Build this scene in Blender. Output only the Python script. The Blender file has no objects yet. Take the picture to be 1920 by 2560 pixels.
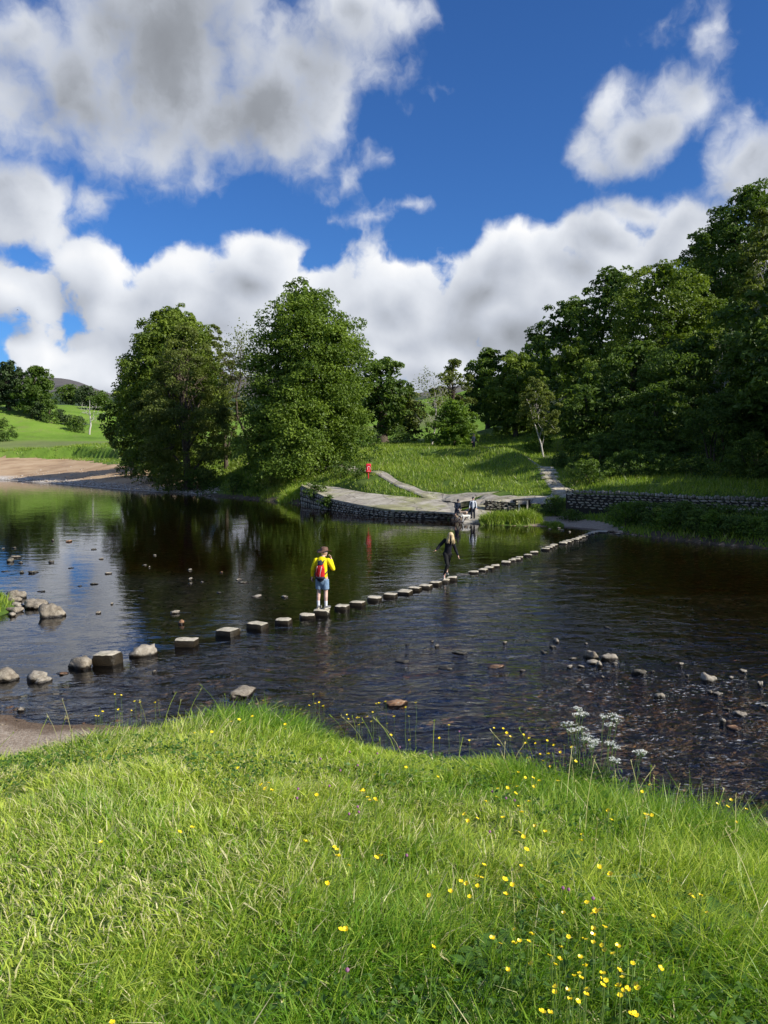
import bpy, bmesh, math, random
import numpy as np
from mathutils import Vector, Matrix, noise as mnoise

# ------------------------------------------------------------------ camera, world, sun, exposure
SC = bpy.context.scene
COL = SC.collection
FPX = 1924.0
CAMZ = 4.7
PITCH = math.atan(150 / FPX)
cd = bpy.data.cameras.new('camera'); cam = bpy.data.objects.new('camera', cd); COL.objects.link(cam)
cam.location = (0, 0, CAMZ); cam.rotation_euler = (math.pi / 2 - PITCH, 0, 0)
cd.sensor_fit = 'VERTICAL'; cd.sensor_height = 34.6; cd.lens = 34.6 * FPX / 2560
cd.clip_start = 0.05; cd.clip_end = 8000
SC.camera = cam
SUN_AZ, SUN_EL = 114.0, 33.0
SUN_STRENGTH = 5.0
SKY_STRENGTH = 0.10
SC.view_settings.view_transform = 'Standard'; SC.view_settings.look = 'None'
SC.view_settings.exposure = 0.38; SC.view_settings.gamma = 1.0; SC.view_settings.use_curve_mapping = False
SC.render.engine = 'CYCLES'
SC.cycles.max_bounces = 6; SC.cycles.diffuse_bounces = 3; SC.cycles.glossy_bounces = 3
SC.cycles.transmission_bounces = 4; SC.cycles.transparent_max_bounces = 12; SC.cycles.volume_bounces = 0
SC.cycles.caustics_reflective = False; SC.cycles.caustics_refractive = False
SC.cycles.use_denoising = True
SC.cycles.sample_clamp_indirect = 6.0

def ray(px, py):
    cx = (px - 960) / FPX; cy = (1280 - py) / FPX
    cp, sp = math.cos(PITCH), math.sin(PITCH)
    return np.array([cx, cp + cy * sp, cy * cp - sp])
def at_z(px, py, z=0.0):
    d = ray(px, py); t = (z - CAMZ) / d[2]
    return np.array([d[0] * t, d[1] * t, z])
def at_Y(px, py, Y):
    d = ray(px, py); t = Y / d[1]
    return np.array([d[0] * t, Y, CAMZ + d[2] * t])

_az, _el = math.radians(SUN_AZ), math.radians(SUN_EL)
TO_SUN = Vector((math.sin(_az) * math.cos(_el), math.cos(_az) * math.cos(_el), math.sin(_el)))
sl = bpy.data.lights.new('sun', 'SUN'); sl.energy = SUN_STRENGTH; sl.angle = math.radians(0.53); sl.color = (1.0, 0.95, 0.86)
so = bpy.data.objects.new('sun', sl); COL.objects.link(so)
so.rotation_euler = TO_SUN.to_track_quat('Z', 'Y').to_euler()

class NB:
    """tiny node builder"""
    def __init__(s, tree): s.t = tree
    def n(s, typ, props=None, **ins):
        nd = s.t.nodes.new(typ)
        for k, v in (props or {}).items(): setattr(nd, k, v)
        for k, v in ins.items():
            key = int(k[1:]) if k[0] == '_' and k[1:].isdigit() else k.replace('_', ' ')
            sock = nd.inputs[key]
            s.set(sock, v)
        return nd
    def set(s, sock, v):
        if isinstance(v, bpy.types.NodeSocket): s.t.links.new(v, sock)
        elif isinstance(v, bpy.types.Node): s.t.links.new(v.outputs[0], sock)
        else: sock.default_value = v
    def m(s, op, a, b=0.0, c=0.0, clamp=False):
        nd = s.t.nodes.new('ShaderNodeMath'); nd.operation = op; nd.use_clamp = clamp
        s.set(nd.inputs[0], a); s.set(nd.inputs[1], b)
        if op in ('MULTIPLY_ADD', 'SMOOTH_MAX', 'SMOOTH_MIN'): s.set(nd.inputs[2], c)
        return nd.outputs[0]
    def vm(s, op, a, b=(0, 0, 0), c=(0, 0, 0)):
        nd = s.t.nodes.new('ShaderNodeVectorMath'); nd.operation = op
        s.set(nd.inputs[0], a)
        if op not in ('LENGTH', 'NORMALIZE'): s.set(nd.inputs[1], b)
        if op == 'MULTIPLY_ADD': s.set(nd.inputs[2], c)
        return nd.outputs['Value'] if op in ('LENGTH', 'DOT_PRODUCT') else nd.outputs[0]
    def ramp(s, fac, stops, interp='LINEAR'):
        nd = s.t.nodes.new('ShaderNodeValToRGB'); cr = nd.color_ramp; cr.interpolation = interp
        while len(cr.elements) < len(stops): cr.elements.new(0.5)
        for e, (p, c) in zip(cr.elements, stops):
            e.position = p; e.color = (*c, 1) if len(c) == 3 else c
        s.set(nd.inputs[0], fac); return nd.outputs[0]
    def mix(s, fac, a, b, blend='MIX'):
        nd = s.t.nodes.new('ShaderNodeMix'); nd.data_type = 'RGBA'; nd.blend_type = blend
        s.set(nd.inputs[0], fac); s.set(nd.inputs[6], a if not isinstance(a, tuple) or len(a) == 4 else (*a, 1))
        s.set(nd.inputs[7], b if not isinstance(b, tuple) or len(b) == 4 else (*b, 1)); return nd.outputs[2]
    def ss(s, x, lo, hi, a=0.0, b=1.0):
        nd = s.t.nodes.new('ShaderNodeMapRange'); nd.interpolation_type = 'SMOOTHSTEP'
        s.set(nd.inputs[0], x); nd.inputs[1].default_value = lo; nd.inputs[2].default_value = hi
        nd.inputs[3].default_value = a; nd.inputs[4].default_value = b; return nd.outputs[0]
    def noise(s, vec, scale, detail=4, rough=0.5, dist=0.0, out=0, dim='3D'):
        nd = s.t.nodes.new('ShaderNodeTexNoise'); nd.noise_dimensions = dim; s.set(nd.inputs['Vector'], vec)
        nd.inputs['Scale'].default_value = scale; nd.inputs['Detail'].default_value = detail
        nd.inputs['Roughness'].default_value = rough; nd.inputs['Distortion'].default_value = dist
        return nd.outputs[out]

# ---- sky: Nishita plus cumulus clouds placed by direction (azimuth, elevation)
W = bpy.data.worlds.new('World'); SC.world = W; W.use_nodes = True
W.node_tree.nodes.clear()
# clouds (pixel x, pixel y, radius x, radius y, weight)
CLOUDS = [(420, 60, 420, 300, 1.0), (620, 260, 330, 190, 1.0), (200, 250, 330, 170, .95), (940, 20, 150, 120, .8), (60, 130, 120, 90, .8), (880, 330, 90, 90, .5),
          (760, 120, 280, 180, .9), (30, 470, 215, 150, .92), (200, 420, 130, 60, .4), (350, 470, 60, 30, .34),
          (985, 525, 80, 40, .5), (830, 545, 90, 26, .36), (560, 500, 60, 40, .40),
          (1740, 200, 95, 120, .75), (1640, 330, 150, 140, .85), (1540, 420, 110, 90, .68), (1840, 130, 70, 50, .3),
          (1920, 380, 130, 100, .95), (2060, 420, 220, 220, .95), (1860, 460, 100, 70, .7),
          (40, 740, 130, 70, .85), (-140, 720, 180, 110, .9), (280, 740, 130, 110, 1.0), (400, 800, 200, 120, 1.0), (640, 660, 140, 90, 1.05), (560, 760, 250, 110, 1.0),
          (820, 740, 160, 110, 1.0), (1000, 740, 160, 110, .95), (1260, 640, 130, 90, 1.05), (1180, 740, 220, 130, 1.0),
          (1460, 620, 150, 100, 1.05), (1600, 560, 130, 75, 1.0), (1700, 600, 200, 120, 1.0), (1400, 780, 400, 160, 1.0), (960, 880, 700, 130, 1.0),
          (250, 915, 320, 80, .75), (60, 890, 200, 60, .6), (200, 830, 120, 70, .55), (1010, 800, 200, 120, 1.0), (2000, 700, 350, 150, 1.0), (1500, 950, 900, 150, 1.0)]
CL_AMP, CL_TH = 1.15, 0.26
def cloud_group():
    g = bpy.data.node_groups.new('cloud_density', 'ShaderNodeTree')
    g.interface.new_socket('Dir', in_out='INPUT', socket_type='NodeSocketVector')
    g.interface.new_socket('Density', in_out='OUTPUT', socket_type='NodeSocketFloat')
    g.interface.new_socket('Low', in_out='OUTPUT', socket_type='NodeSocketFloat')
    g.interface.new_socket('Soft', in_out='OUTPUT', socket_type='NodeSocketFloat')
    b = NB(g); gi = g.nodes.new('NodeGroupInput'); go = g.nodes.new('NodeGroupOutput')
    ae = gi.outputs[0]     # (azimuth, elevation, 0) in radians
    wn = b.noise(ae, 5.0, 3, .55, 0, 1, '2D')
    nd = b.vm('ADD', ae, b.vm('MULTIPLY_ADD', wn, (.12, .09, 0), (-.06, -.045, 0)))
    wf = b.noise(ae, 24.0, 3, .6, 0, 1, '2D')
    nf = b.vm('ADD', ae, b.vm('MULTIPLY_ADD', wf, (.030, .030, 0), (-.015, -.015, 0)))
    cur = None
    for (cx, cy, rx, ry, w) in CLOUDS:
        d = ray(cx, cy); az = math.atan2(d[0], d[1]); el = math.atan2(d[2], math.hypot(d[0], d[1]))
        cf = 1 / (1 + ((cx - 960) / FPX) ** 2)
        sx = FPX / (rx * (cf ** .5)) * 0.95; sy = FPX / ry * 0.95
        v = b.vm('MULTIPLY_ADD', nd, (sx, sy, 0), (-az * sx, -el * sy, 0))
        val = b.m('MULTIPLY_ADD', b.vm('LENGTH', v), -0.75 * w, w)   # w at centre, .25w on the ellipse
        cur = val if cur is None else b.m('SMOOTH_MAX', cur, val, 0.16)
    cur = b.m('MAXIMUM', cur, -0.6)
    # the rest of the sky, outside the part in view: the same broken cumulus cover
    sep = b.n('ShaderNodeSeparateXYZ', _0=ae)
    gen = b.m('MULTIPLY_ADD', b.noise(ae, 2.6, 2, .5, 0, 0, '2D'), 2.6, -1.05)
    outm = b.ss(b.m('MAXIMUM', b.m('MULTIPLY', b.m('ABSOLUTE', sep.outputs[0]), 1.25), sep.outputs[1]), .62, .80)
    cur = b.m('ADD', b.m('MULTIPLY', cur, b.m('SUBTRACT', 1.0, outm)), b.m('MULTIPLY', gen, outm))
    n1 = b.noise(nf, 9.0, 8, .58, 0, 0, '2D')
    vo = g.nodes.new('ShaderNodeTexVoronoi'); vo.voronoi_dimensions = '2D'; vo.feature = 'SMOOTH_F1'; b.set(vo.inputs['Vector'], nf)
    vo.inputs['Scale'].default_value = 19.0; vo.inputs['Smoothness'].default_value = .30
    puff = b.m('MULTIPLY_ADD', vo.outputs['Distance'], -1.1, .45)
    den = b.m('ADD', cur, b.m('MULTIPLY_ADD', n1, CL_AMP, -.5 * CL_AMP - CL_TH))
    den = b.m('MULTIPLY_ADD', puff, .34, den)
    low = b.m('ADD', cur, b.m('MULTIPLY_ADD', b.noise(ae, 9.0, 2, .5, 0, 0, '2D'), CL_AMP * .75, -.375 * CL_AMP - CL_TH))
    low = b.m('MULTIPLY_ADD', puff, .22, low)
    b.set(go.inputs[0], den); b.set(go.inputs[1], low); b.set(go.inputs[2], cur)
    return g
def build_world():
    b = NB(W.node_tree)
    tc = b.n('ShaderNodeTexCoord')
    d = b.vm('NORMALIZE', tc.outputs['Generated'])
    sp = b.n('ShaderNodeSeparateXYZ', _0=d)
    x, y, z = sp.outputs
    az = b.m('ARCTAN2', x, y)
    el = b.m('ARCSINE', z)
    el2 = b.m('ABSOLUTE', el)
    ae = b.n('ShaderNodeCombineXYZ', _0=az, _1=el2, _2=0.0).outputs[0]
    G = cloud_group()
    g1 = b.n('ShaderNodeGroup', {'node_tree': G}, _0=ae)
    g2 = b.n('ShaderNodeGroup', {'node_tree': G}, _0=b.vm('ADD', ae, (0.024, 0.034, 0)))
    den, soft = g1.outputs[0], g1.outputs[2]
    dsun = b.m('ADD', b.m('MULTIPLY', b.m('SUBTRACT', g1.outputs[1], g2.outputs[1]), .85), b.m('MULTIPLY', b.m('SUBTRACT', den, g2.outputs[0]), .18))             # > 0: the cloud thins out towards the light
    up0 = b.ss(el2, 0.14, 0.34)
    cover = b.ss(b.m('MULTIPLY', den, b.m('MULTIPLY_ADD', up0, -.68, 1.0)), -0.01, 0.17)
    thick = b.ss(b.m('MULTIPLY_ADD', soft, .55, b.m('MULTIPLY', den, .45)), 0.30, 1.0)
    light = b.m('MULTIPLY_ADD', dsun, b.m('MULTIPLY_ADD', up0, -.25, .60), b.m('MULTIPLY_ADD', thick, b.m('MULTIPLY_ADD', up0, -.02, -.32), 0.71), clamp=True)
    up = b.ss(el2, 0.12, 0.38)                              # higher clouds show their grey undersides
    light = b.m('MULTIPLY_ADD', b.m('MULTIPLY', up, thick), -0.27, light, clamp=True)
    ccol = b.ramp(light, [(0.0, (.17, .18, .20)), (.28, (.25, .268, .30)), (.52, (.42, .45, .51)), (.78, (.63, .655, .70)), (1.0, (.80, .80, .80))])
    ccol = b.vm('SCALE', ccol); ccol.node.inputs['Scale'].default_value = 1.0 / SKY_STRENGTH
    skyn = W.node_tree.nodes.new('ShaderNodeTexSky'); skyn.sky_type = 'NISHITA'; skyn.sun_disc = False
    skyn.sun_elevation = _el; skyn.sun_rotation = _az; skyn.air_density = 1.0; skyn.dust_density = 0.3; skyn.ozone_density = 3.0
    zc = b.m('MAXIMUM', z, 0.03)
    b.set(skyn.inputs[0], b.n('ShaderNodeCombineXYZ', _0=x, _1=y, _2=zc).outputs[0]) if len(skyn.inputs) else None
    blue = b.mix(1.0, skyn.outputs[0], (0.30, 0.58, 0.98, 1), 'MULTIPLY')
    col = b.mix(cover, blue, ccol)
    bg = b.n('ShaderNodeBackground', Color=col, Strength=SKY_STRENGTH)
    out = b.n('ShaderNodeOutputWorld', Surface=bg.outputs[0])
build_world()
W.cycles.sampling_method = 'MANUAL'; W.cycles.sample_map_resolution = 512

# ------------------------------------------------------------------ helpers
def tag(o, label=None, cat=None, group=None, kind=None):
    if label: o['label'] = label
    if cat: o['category'] = cat
    if group: o['group'] = group
    if kind: o['kind'] = kind
    return o
def empty(name, loc=(0, 0, 0), rz=0.0):
    o = bpy.data.objects.new(name, None); COL.objects.link(o)
    o.location = loc; o.rotation_euler = (0, 0, rz); o.empty_display_size = .1
    return o
def link(name, me, parent=None, loc=(0, 0, 0), rot=(0, 0, 0), sc=(1, 1, 1)):
    o = bpy.data.objects.new(name, me); COL.objects.link(o)
    o.parent = parent; o.location = loc; o.rotation_euler = rot; o.scale = sc
    return o
def np_mesh(name, verts, quads=None, tris=None, mats=(), cols=None, colname='tint', floats=None, smooth=False, mati=None):
    """fast mesh from numpy arrays; cols = per-vertex colour (n,3); floats = {name: (n,)}"""
    verts = np.asarray(verts, dtype=np.float32)
    me = bpy.data.meshes.new(name)
    me.vertices.add(len(verts)); me.vertices.foreach_set('co', verts.ravel())
    parts = []; starts = []; off = 0
    for f, k in ((quads, 4), (tris, 3)):
        if f is not None and len(f):
            f = np.asarray(f, dtype=np.int32); parts.append(f.ravel())
            starts.append(off + np.arange(len(f), dtype=np.int32) * k); off += f.size
    li = np.concatenate(parts); st = np.concatenate(starts)
    me.loops.add(len(li)); me.loops.foreach_set('vertex_index', li)
    me.polygons.add(len(st)); me.polygons.foreach_set('loop_start', st)
    if mati is not None: me.polygons.foreach_set('material_index', np.asarray(mati, dtype=np.int32))
    if smooth: me.polygons.foreach_set('use_smooth', np.ones(len(st), dtype=bool))
    for m in mats: me.materials.append(m)
    me.update(calc_edges=True)
    if not smooth: me.shade_flat()
    if cols is not None:
        a = me.attributes.new(colname, 'FLOAT_COLOR', 'POINT')
        c4 = np.ones((len(verts), 4), dtype=np.float32); c4[:, :3] = cols
        a.data.foreach_set('color', c4.ravel())
    for k, v in (floats or {}).items():
        a = me.attributes.new(k, 'FLOAT', 'POINT'); a.data.foreach_set('value', np.asarray(v, dtype=np.float32))
    return me
class Buf:
    """collects vertices, quads, tris, colours"""
    def __init__(s): s.v = []; s.q = []; s.t = []; s.c = []; s.n = 0
    def add(s, v, q=None, t=None, c=None):
        v = np.asarray(v, dtype=np.float32)
        if q is not None and len(q): s.q.append(np.asarray(q, dtype=np.int64) + s.n)
        if t is not None and len(t): s.t.append(np.asarray(t, dtype=np.int64) + s.n)
        if c is None: c = np.zeros((len(v), 3), dtype=np.float32)
        c = np.asarray(c, dtype=np.float32)
        if c.ndim == 1: c = np.tile(c, (len(v), 1))
        s.v.append(v); s.c.append(c); s.n += len(v)
    def mesh(s, name, mats, smooth=False):
        return np_mesh(name, np.concatenate(s.v), np.concatenate(s.q) if s.q else None, np.concatenate(s.t) if s.t else None, mats, np.concatenate(s.c), smooth=smooth)

def _hash(ix, iy, seed):
    h = (ix.astype(np.int64) * 374761393 + iy.astype(np.int64) * 668265263 + seed * 1442695041) & 0xFFFFFFFF
    h = ((h ^ (h >> 13)) * 1274126177) & 0xFFFFFFFF
    return ((h ^ (h >> 16)) & 0xFFFF) / 65535.0
def vnoise(x, y, seed=0):
    x = np.asarray(x, float); y = np.asarray(y, float)
    ix = np.floor(x); iy = np.floor(y); fx = x - ix; fy = y - iy
    fx = fx * fx * (3 - 2 * fx); fy = fy * fy * (3 - 2 * fy)
    a = _hash(ix, iy, seed); b_ = _hash(ix + 1, iy, seed); c = _hash(ix, iy + 1, seed); d = _hash(ix + 1, iy + 1, seed)
    return (a * (1 - fx) + b_ * fx) * (1 - fy) + (c * (1 - fx) + d * fx) * fy
def fbm(x, y, seed=0, oct=4):
    s = 0; a = .5
    for i in range(oct): s = s + a * vnoise(x * 2 ** i, y * 2 ** i, seed + i * 17); a *= .5
    return s / (1 - .5 ** oct)
def sstep(x, lo, hi):
    t = np.clip((x - lo) / (hi - lo), 0, 1); return t * t * (3 - 2 * t)

# ------------------------------------------------------------------ materials
def new_mat(name):
    m = bpy.data.materials.new(name); m.use_nodes = True; m.node_tree.nodes.clear(); return m, NB(m.node_tree)
def finish(m, b, shader, disp=None, vol=None):
    o = b.n('ShaderNodeOutputMaterial'); b.set(o.inputs['Surface'], shader)
    if vol is not None: b.set(o.inputs['Volume'], vol)
    return m
def simple(name, c1, c2=None, rough=.8, scale=8.0, detail=4, bump=0.0, bscale=None, spec=.3, metallic=0.0, coord='Object', stops=None):
    m, b = new_mat(name)
    v = b.n('ShaderNodeTexCoord').outputs[coord]
    p = b.n('ShaderNodeBsdfPrincipled', Roughness=rough, Metallic=metallic)
    p.inputs['Specular IOR Level'].default_value = spec
    if stops: b.set(p.inputs['Base Color'], b.ramp(b.noise(v, scale, detail, .6), stops))
    elif c2: b.set(p.inputs['Base Color'], b.ramp(b.noise(v, scale, detail, .6), [(.3, c1), (.7, c2)]))
    else: p.inputs['Base Color'].default_value = (*c1, 1)
    if bump:
        bn = b.n('ShaderNodeBump', Strength=1.0, Distance=bump, Height=b.noise(v, bscale or scale * 3, 5, .6)); b.set(p.inputs['Normal'], bn.outputs[0])
    return finish(m, b, p.outputs[0])
def leaf_mat(name, dark, light, trans=.35, sat=1.0):
    """leaf colour goes from dark to light with the per-leaf tint; part of the light shines through"""
    m, b = new_mat(name)
    at = b.n('ShaderNodeAttribute', {'attribute_name': 'tint'})
    sp = b.n('ShaderNodeSeparateColor', _0=at.outputs['Color'])
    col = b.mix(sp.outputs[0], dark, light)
    p = b.n('ShaderNodeBsdfPrincipled', Roughness=.5, Base_Color=col); p.inputs['Specular IOR Level'].default_value = .28
    tr = b.n('ShaderNodeBsdfTranslucent', Color=b.mix(1.0, col, (1.25, 1.3, .5, 1), 'MULTIPLY'))
    mx = b.n('ShaderNodeMixShader', _0=trans, _1=p.outputs[0], _2=tr.outputs[0])
    return finish(m, b, mx.outputs[0])
def rock_mat(name, c_dark, c_light, lichen=(.45, .45, .34), wet=True, moss=0.0, scale=3.0, band=.03):
    """stone: mottled, lichen on top, a dark wet band just above the water (z = 0)"""
    m, b = new_mat(name)
    geo = b.n('ShaderNodeNewGeometry'); pos = geo.outputs['Position']
    n = b.noise(pos, scale * 2.2, 6, .65)
    col = b.ramp(n, [(.32, c_dark), (.66, c_light)])
    n2 = b.noise(pos, scale * 7, 3, .6)
    col = b.mix(b.ss(n2, .56, .66, 0, .65), col, lichen)
    sx = b.n('ShaderNodeSeparateXYZ', _0=pos); nx = b.n('ShaderNodeSeparateXYZ', _0=geo.outputs['Normal'])
    rough = .85
    if moss: col = b.mix(b.m('MULTIPLY', b.ss(b.noise(pos, scale * 1.7, 4, .6), .45, .6), moss), col, (.06, .085, .02))
    p = b.n('ShaderNodeBsdfPrincipled')
    if wet:
        wl = b.m('ADD', sx.outputs[2], b.m('MULTIPLY', b.m('SUBTRACT', b.noise(pos, 9, 3), .5), .10))
        side = b.ss(nx.outputs[2], .2, .75)                       # the flat tops dry out, the sides stay wet
        wet_top = b.m('MULTIPLY', b.m('SUBTRACT', 1.0, side), band)
        wf = b.m('SUBTRACT', 1.0, b.ss(b.m('SUBTRACT', wl, wet_top), .0, .055))
        col = b.mix(wf, col, b.mix(1.0, col, (.055, .045, .030, 1), 'MULTIPLY'))
        b.set(p.inputs['Roughness'], b.m('MULTIPLY_ADD', wf, -.5, .85))
    else: p.inputs['Roughness'].default_value = rough
    b.set(p.inputs['Base Color'], col); p.inputs['Specular IOR Level'].default_value = .35
    bn = b.n('ShaderNodeBump', Strength=.9, Distance=.02, Height=b.noise(pos, scale * 9, 5, .65)); b.set(p.inputs['Normal'], bn.outputs[0])
    return finish(m, b, p.outputs[0])

M_ROCK = rock_mat('river_stone', (.13, .105, .075), (.34, .29, .22), lichen=(.42, .39, .30))
M_ROCK_PALE = rock_mat('pale_river_stone', (.20, .17, .13), (.40, .35, .275), lichen=(.46, .43, .35))
M_ROCK_RUST = rock_mat('rusty_river_stone', (.20, .10, .05), (.42, .24, .13))
M_ROCK_DARK = rock_mat('dark_river_stone', (.05, .045, .035), (.14, .12, .09))
M_STEP = rock_mat('cut_gritstone', (.34, .30, .22), (.62, .55, .43), lichen=(.66, .60, .49), band=.24, moss=.2)
M_WALLSTONE = rock_mat('wall_gritstone', (.11, .095, .075), (.44, .40, .32), wet=False, lichen=(.56, .53, .45), moss=.3, scale=1.6)
M_WALLCORE = simple('wall_core', (.03, .027, .022), rough=.95)
M_BARK = simple('bark', (.045, .035, .025), (.13, .10, .07), rough=.9, scale=5, bump=.03)
M_BARK_PALE = simple('pale_bark', (.30, .27, .23), (.62, .58, .52), rough=.8, scale=6, bump=.01)
M_BARK_DEAD = simple('dead_wood', (.28, .26, .24), (.48, .45, .41), rough=.85, scale=4, bump=.02)

L_LIME = leaf_mat('lime_leaf', (.058, .110, .012), (.25, .345, .045), .36)
L_OAK = leaf_mat('oak_leaf', (.044, .088, .014), (.165, .245, .036), .34)
L_OAKY = leaf_mat('young_oak_leaf', (.065, .115, .015), (.25, .32, .040), .36)
L_ASH = leaf_mat('ash_leaf', (.075, .105, .018), (.24, .28, .065), .40)
L_BRIGHT = leaf_mat('hazel_leaf', (.06, .12, .012), (.20, .30, .04), .40)
L_BUSH = leaf_mat('bush_leaf', (.04, .08, .014), (.15, .23, .035), .34)
L_FAR = leaf_mat('far_leaf', (.035, .06, .022), (.09, .135, .045), .25)
L_GRASS = leaf_mat('grass_blade', (.055, .13, .012), (.30, .38, .065), .40)
# ------------------------------------------------------------------ the lie of the land (water level z = 0)
_fs = [(0, 1200), (160, 1212), (320, 1227), (480, 1236), (600, 1246), (660, 1251), (754, 1260), (820, 1273), (899, 1284), (971, 1293),
       (1062, 1297), (1130, 1300), (1150, 1307), (1213, 1312), (1350, 1317), (1430, 1319), (1490, 1325), (1560, 1335), (1640, 1345), (1800, 1362), (1920, 1372)]
_fsw = np.array([at_z(a, b_)[:2] for a, b_ in _fs])
_fsx = np.concatenate([[-150, -90], _fsw[:, 0], [24, 34, 60, 120]]); _fsy = np.concatenate([[150, 138], _fsw[:, 1], [33, 22, 0, -50]])
def Ys(x): return np.interp(x, _fsx, _fsy)
_nx = np.array([-80, -40, -22, -12, -8.5, -6.2, -3, 1, 3, 5, 10, 20, 60]); _ny = np.array([70, 34, 22, 17.0, 14.6, 13.2, 12.6, 11.2, 10.2, 8.8, 5, -3, -40])
def Yn(x): return np.interp(x, _nx, _ny)
_crest = []
for (a, b_) in [(0, 1838), (250, 1792), (450, 1768), (600, 1742), (800, 1785), (1000, 1820), (1200, 1845), (1400, 1900), (1650, 1978), (1920, 2070)]:
    d = ray(a, b_); t = -2.12 / d[2]; _crest.append((d[0] * t, d[1] * t))
_cx = np.concatenate([[-60, -25, -8], [c[0] for c in _crest], [5, 10, 20, 60]]); _cy = np.concatenate([[22, 11, 5.2], [c[1] for c in _crest], [2.3, -1.5, -9, -46]])
def Yc(x): return np.interp(x, _cx, _cy)
def H_near(x, y):
    a = y - Yc(x)                                     # > 0: past the crest, towards the river
    top = 2.45 + 0.16 * np.clip(-a, 0, 4.2) + 0.02 * np.clip(-a - 4.2, 0, 60)
    slope = 2.45 - 0.62 * np.maximum(a, 0)
    z = np.where(a < 0, top, slope) - 0.10 * np.exp(-(a / .8) ** 2)
    z = z + (fbm(x * .9, y * .9, 3) - .5) * .16 + (fbm(x * 3, y * 3, 8) - .5) * .05
    s = Yn(x) - y
    beach = 0.075 * s + (fbm(x * .7, y * .7, 5) - .5) * .06 * np.clip(s + .5, 0, 1)
    z = np.maximum(z, np.minimum(beach, .5))
    z = np.where(s < 0, np.maximum(-.4, .11 * s), z)
    # the little grassy point upstream on the left
    e = np.exp(-(((x + 12.5) / 1.35) ** 2 + ((y - 22.3) / 1.9) ** 2))
    return np.where(y > 17, np.maximum(z, -.35 + 1.15 * e), z)

_cp = [(0, 1133, 165), (150, 1145, 140), (320, 1168, 108), (480, 1192, 94), (0, 1118, 178), (150, 1118, 160), (280, 1120, 140), (340, 1126, 120),
       (0, 1108, 215), (150, 1107, 215), (260, 1110, 200), (0, 1085, 245), (270, 1100, 245), (150, 1090, 250), (0, 1018, 292), (70, 1022, 292), (130, 1045, 292), (220, 1062, 288), (285, 1092, 280), (100, 1060, 268),
       (-200, 1000, 292), (-200, 1100, 230), (-200, 1125, 180),
       (400, 1110, 150), (560, 1105, 150), (700, 1115, 140), (560, 1113, 112), (480, 1150, 101), (600, 1165, 91), (540, 1195, 86), (680, 1185, 84), (650, 1215, 78), (760, 1195, 80), (560, 1090, 220), (700, 1080, 280),
       (900, 1110, 125), (1000, 1100, 150), (900, 1090, 280), (860, 1160, 77), (930, 1180, 68.5), (940, 1192, 68), (1000, 1208, 65), (845, 1195, 74),
       (772, 1211, 74), (845, 1219, 70), (917, 1233, 65), (986, 1240, 62), (1062, 1246, 60.5), (1146, 1249, 59), (960, 1228, 65.5), (1060, 1238, 62),
       (950, 1122, 87), (1050, 1122, 84), (1150, 1125, 80), (1230, 1133, 77), (1280, 1152, 71), (1340, 1190, 64), (1385, 1230, 57.5), (1100, 1172, 70.5), (1000, 1165, 73), (1220, 1180, 66), (1200, 1232, 58.5), (1100, 1222, 62), (1300, 1232, 57),
       (1250, 1252, 55), (1360, 1252, 54.5), (1150, 1118, 92), (1050, 1115, 95), (1100, 1100, 130),
       (1500, 1235, 52.5), (1405, 1222, 57), (1345, 1190, 65.5), (1262, 1132, 80), (1290, 1128, 82), (1450, 1180, 62), (1400, 1140, 73), (1600, 1215, 53.5), (1900, 1228, 48.5), (1600, 1180, 61),
       (1600, 1130, 72), (1700, 1020, 88), (1900, 1110, 62), (1900, 970, 82), (1920, 850, 110), (1400, 1085, 95), (1300, 1105, 100), (1300, 1060, 150), (1600, 920, 125), (1500, 1000, 105),
       (2300, 1160, 52), (2300, 900, 75), (2300, 700, 110), (1900, 700, 180), (1400, 950, 200), (1500, 900, 290), (1100, 1060, 290), (2600, 600, 200)]
_cpw = np.array([at_Y(*c) for c in _cp])
def _kern(r): return np.sqrt(r * r + 9.0)
_A = _kern(np.linalg.norm(_cpw[:, None, :2] - _cpw[None, :, :2], axis=2)); _n = len(_cpw)
_M = np.zeros((_n + 3, _n + 3)); _M[:_n, :_n] = _A - np.eye(_n) * .35
_M[:_n, _n] = 1; _M[:_n, _n + 1:] = _cpw[:, :2]; _M[_n:, :_n] = _M[:_n, _n:].T
_wt = np.linalg.solve(_M, np.concatenate([_cpw[:, 2], [0, 0, 0]]))
def H_rbf(x, y):
    x = np.asarray(x, float); y = np.asarray(y, float); r = np.full(x.shape, _wt[_n]) + _wt[_n + 1] * x + _wt[_n + 2] * y
    for i in range(_n): r = r + _wt[i] * _kern(np.hypot(x - _cpw[i, 0], y - _cpw[i, 1]))
    return r
# the landing apron: front edge = shoreline between X -7.4 and 5.0
_apf = [(at_z(754, 1260), 1.68), (at_z(820, 1273), .90), (at_z(899, 1284), .66), (at_z(971, 1293), .54), (at_z(1062, 1297), .52), (at_z(1137, 1298.5), .50)]
_apx = np.array([p[0][0] for p in _apf]); _apz = np.array([p[1] for p in _apf]); AP0, AP1 = _apx[0], _apx[-1]
_bk = [((772, 1211), 74), ((845, 1219), 70), ((917, 1233), 65), ((986, 1240), 62), ((1062, 1246), 60.5), ((1146, 1249), 59)]
_bkw = np.array([at_Y(p[0], p[1], Y) for p, Y in _bk])
def apron_back(x): return np.interp(x, _bkw[:, 0], _bkw[:, 1])
_wlx = np.array([7.1, 11.6, 12.35, 17, 23, 32, 60]); _wly = np.array([54.2, 53.6, 51.6, 49.4, 46.0, 41.5, 28])
def Yw(x): return np.interp(x, _wlx, _wly)
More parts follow.
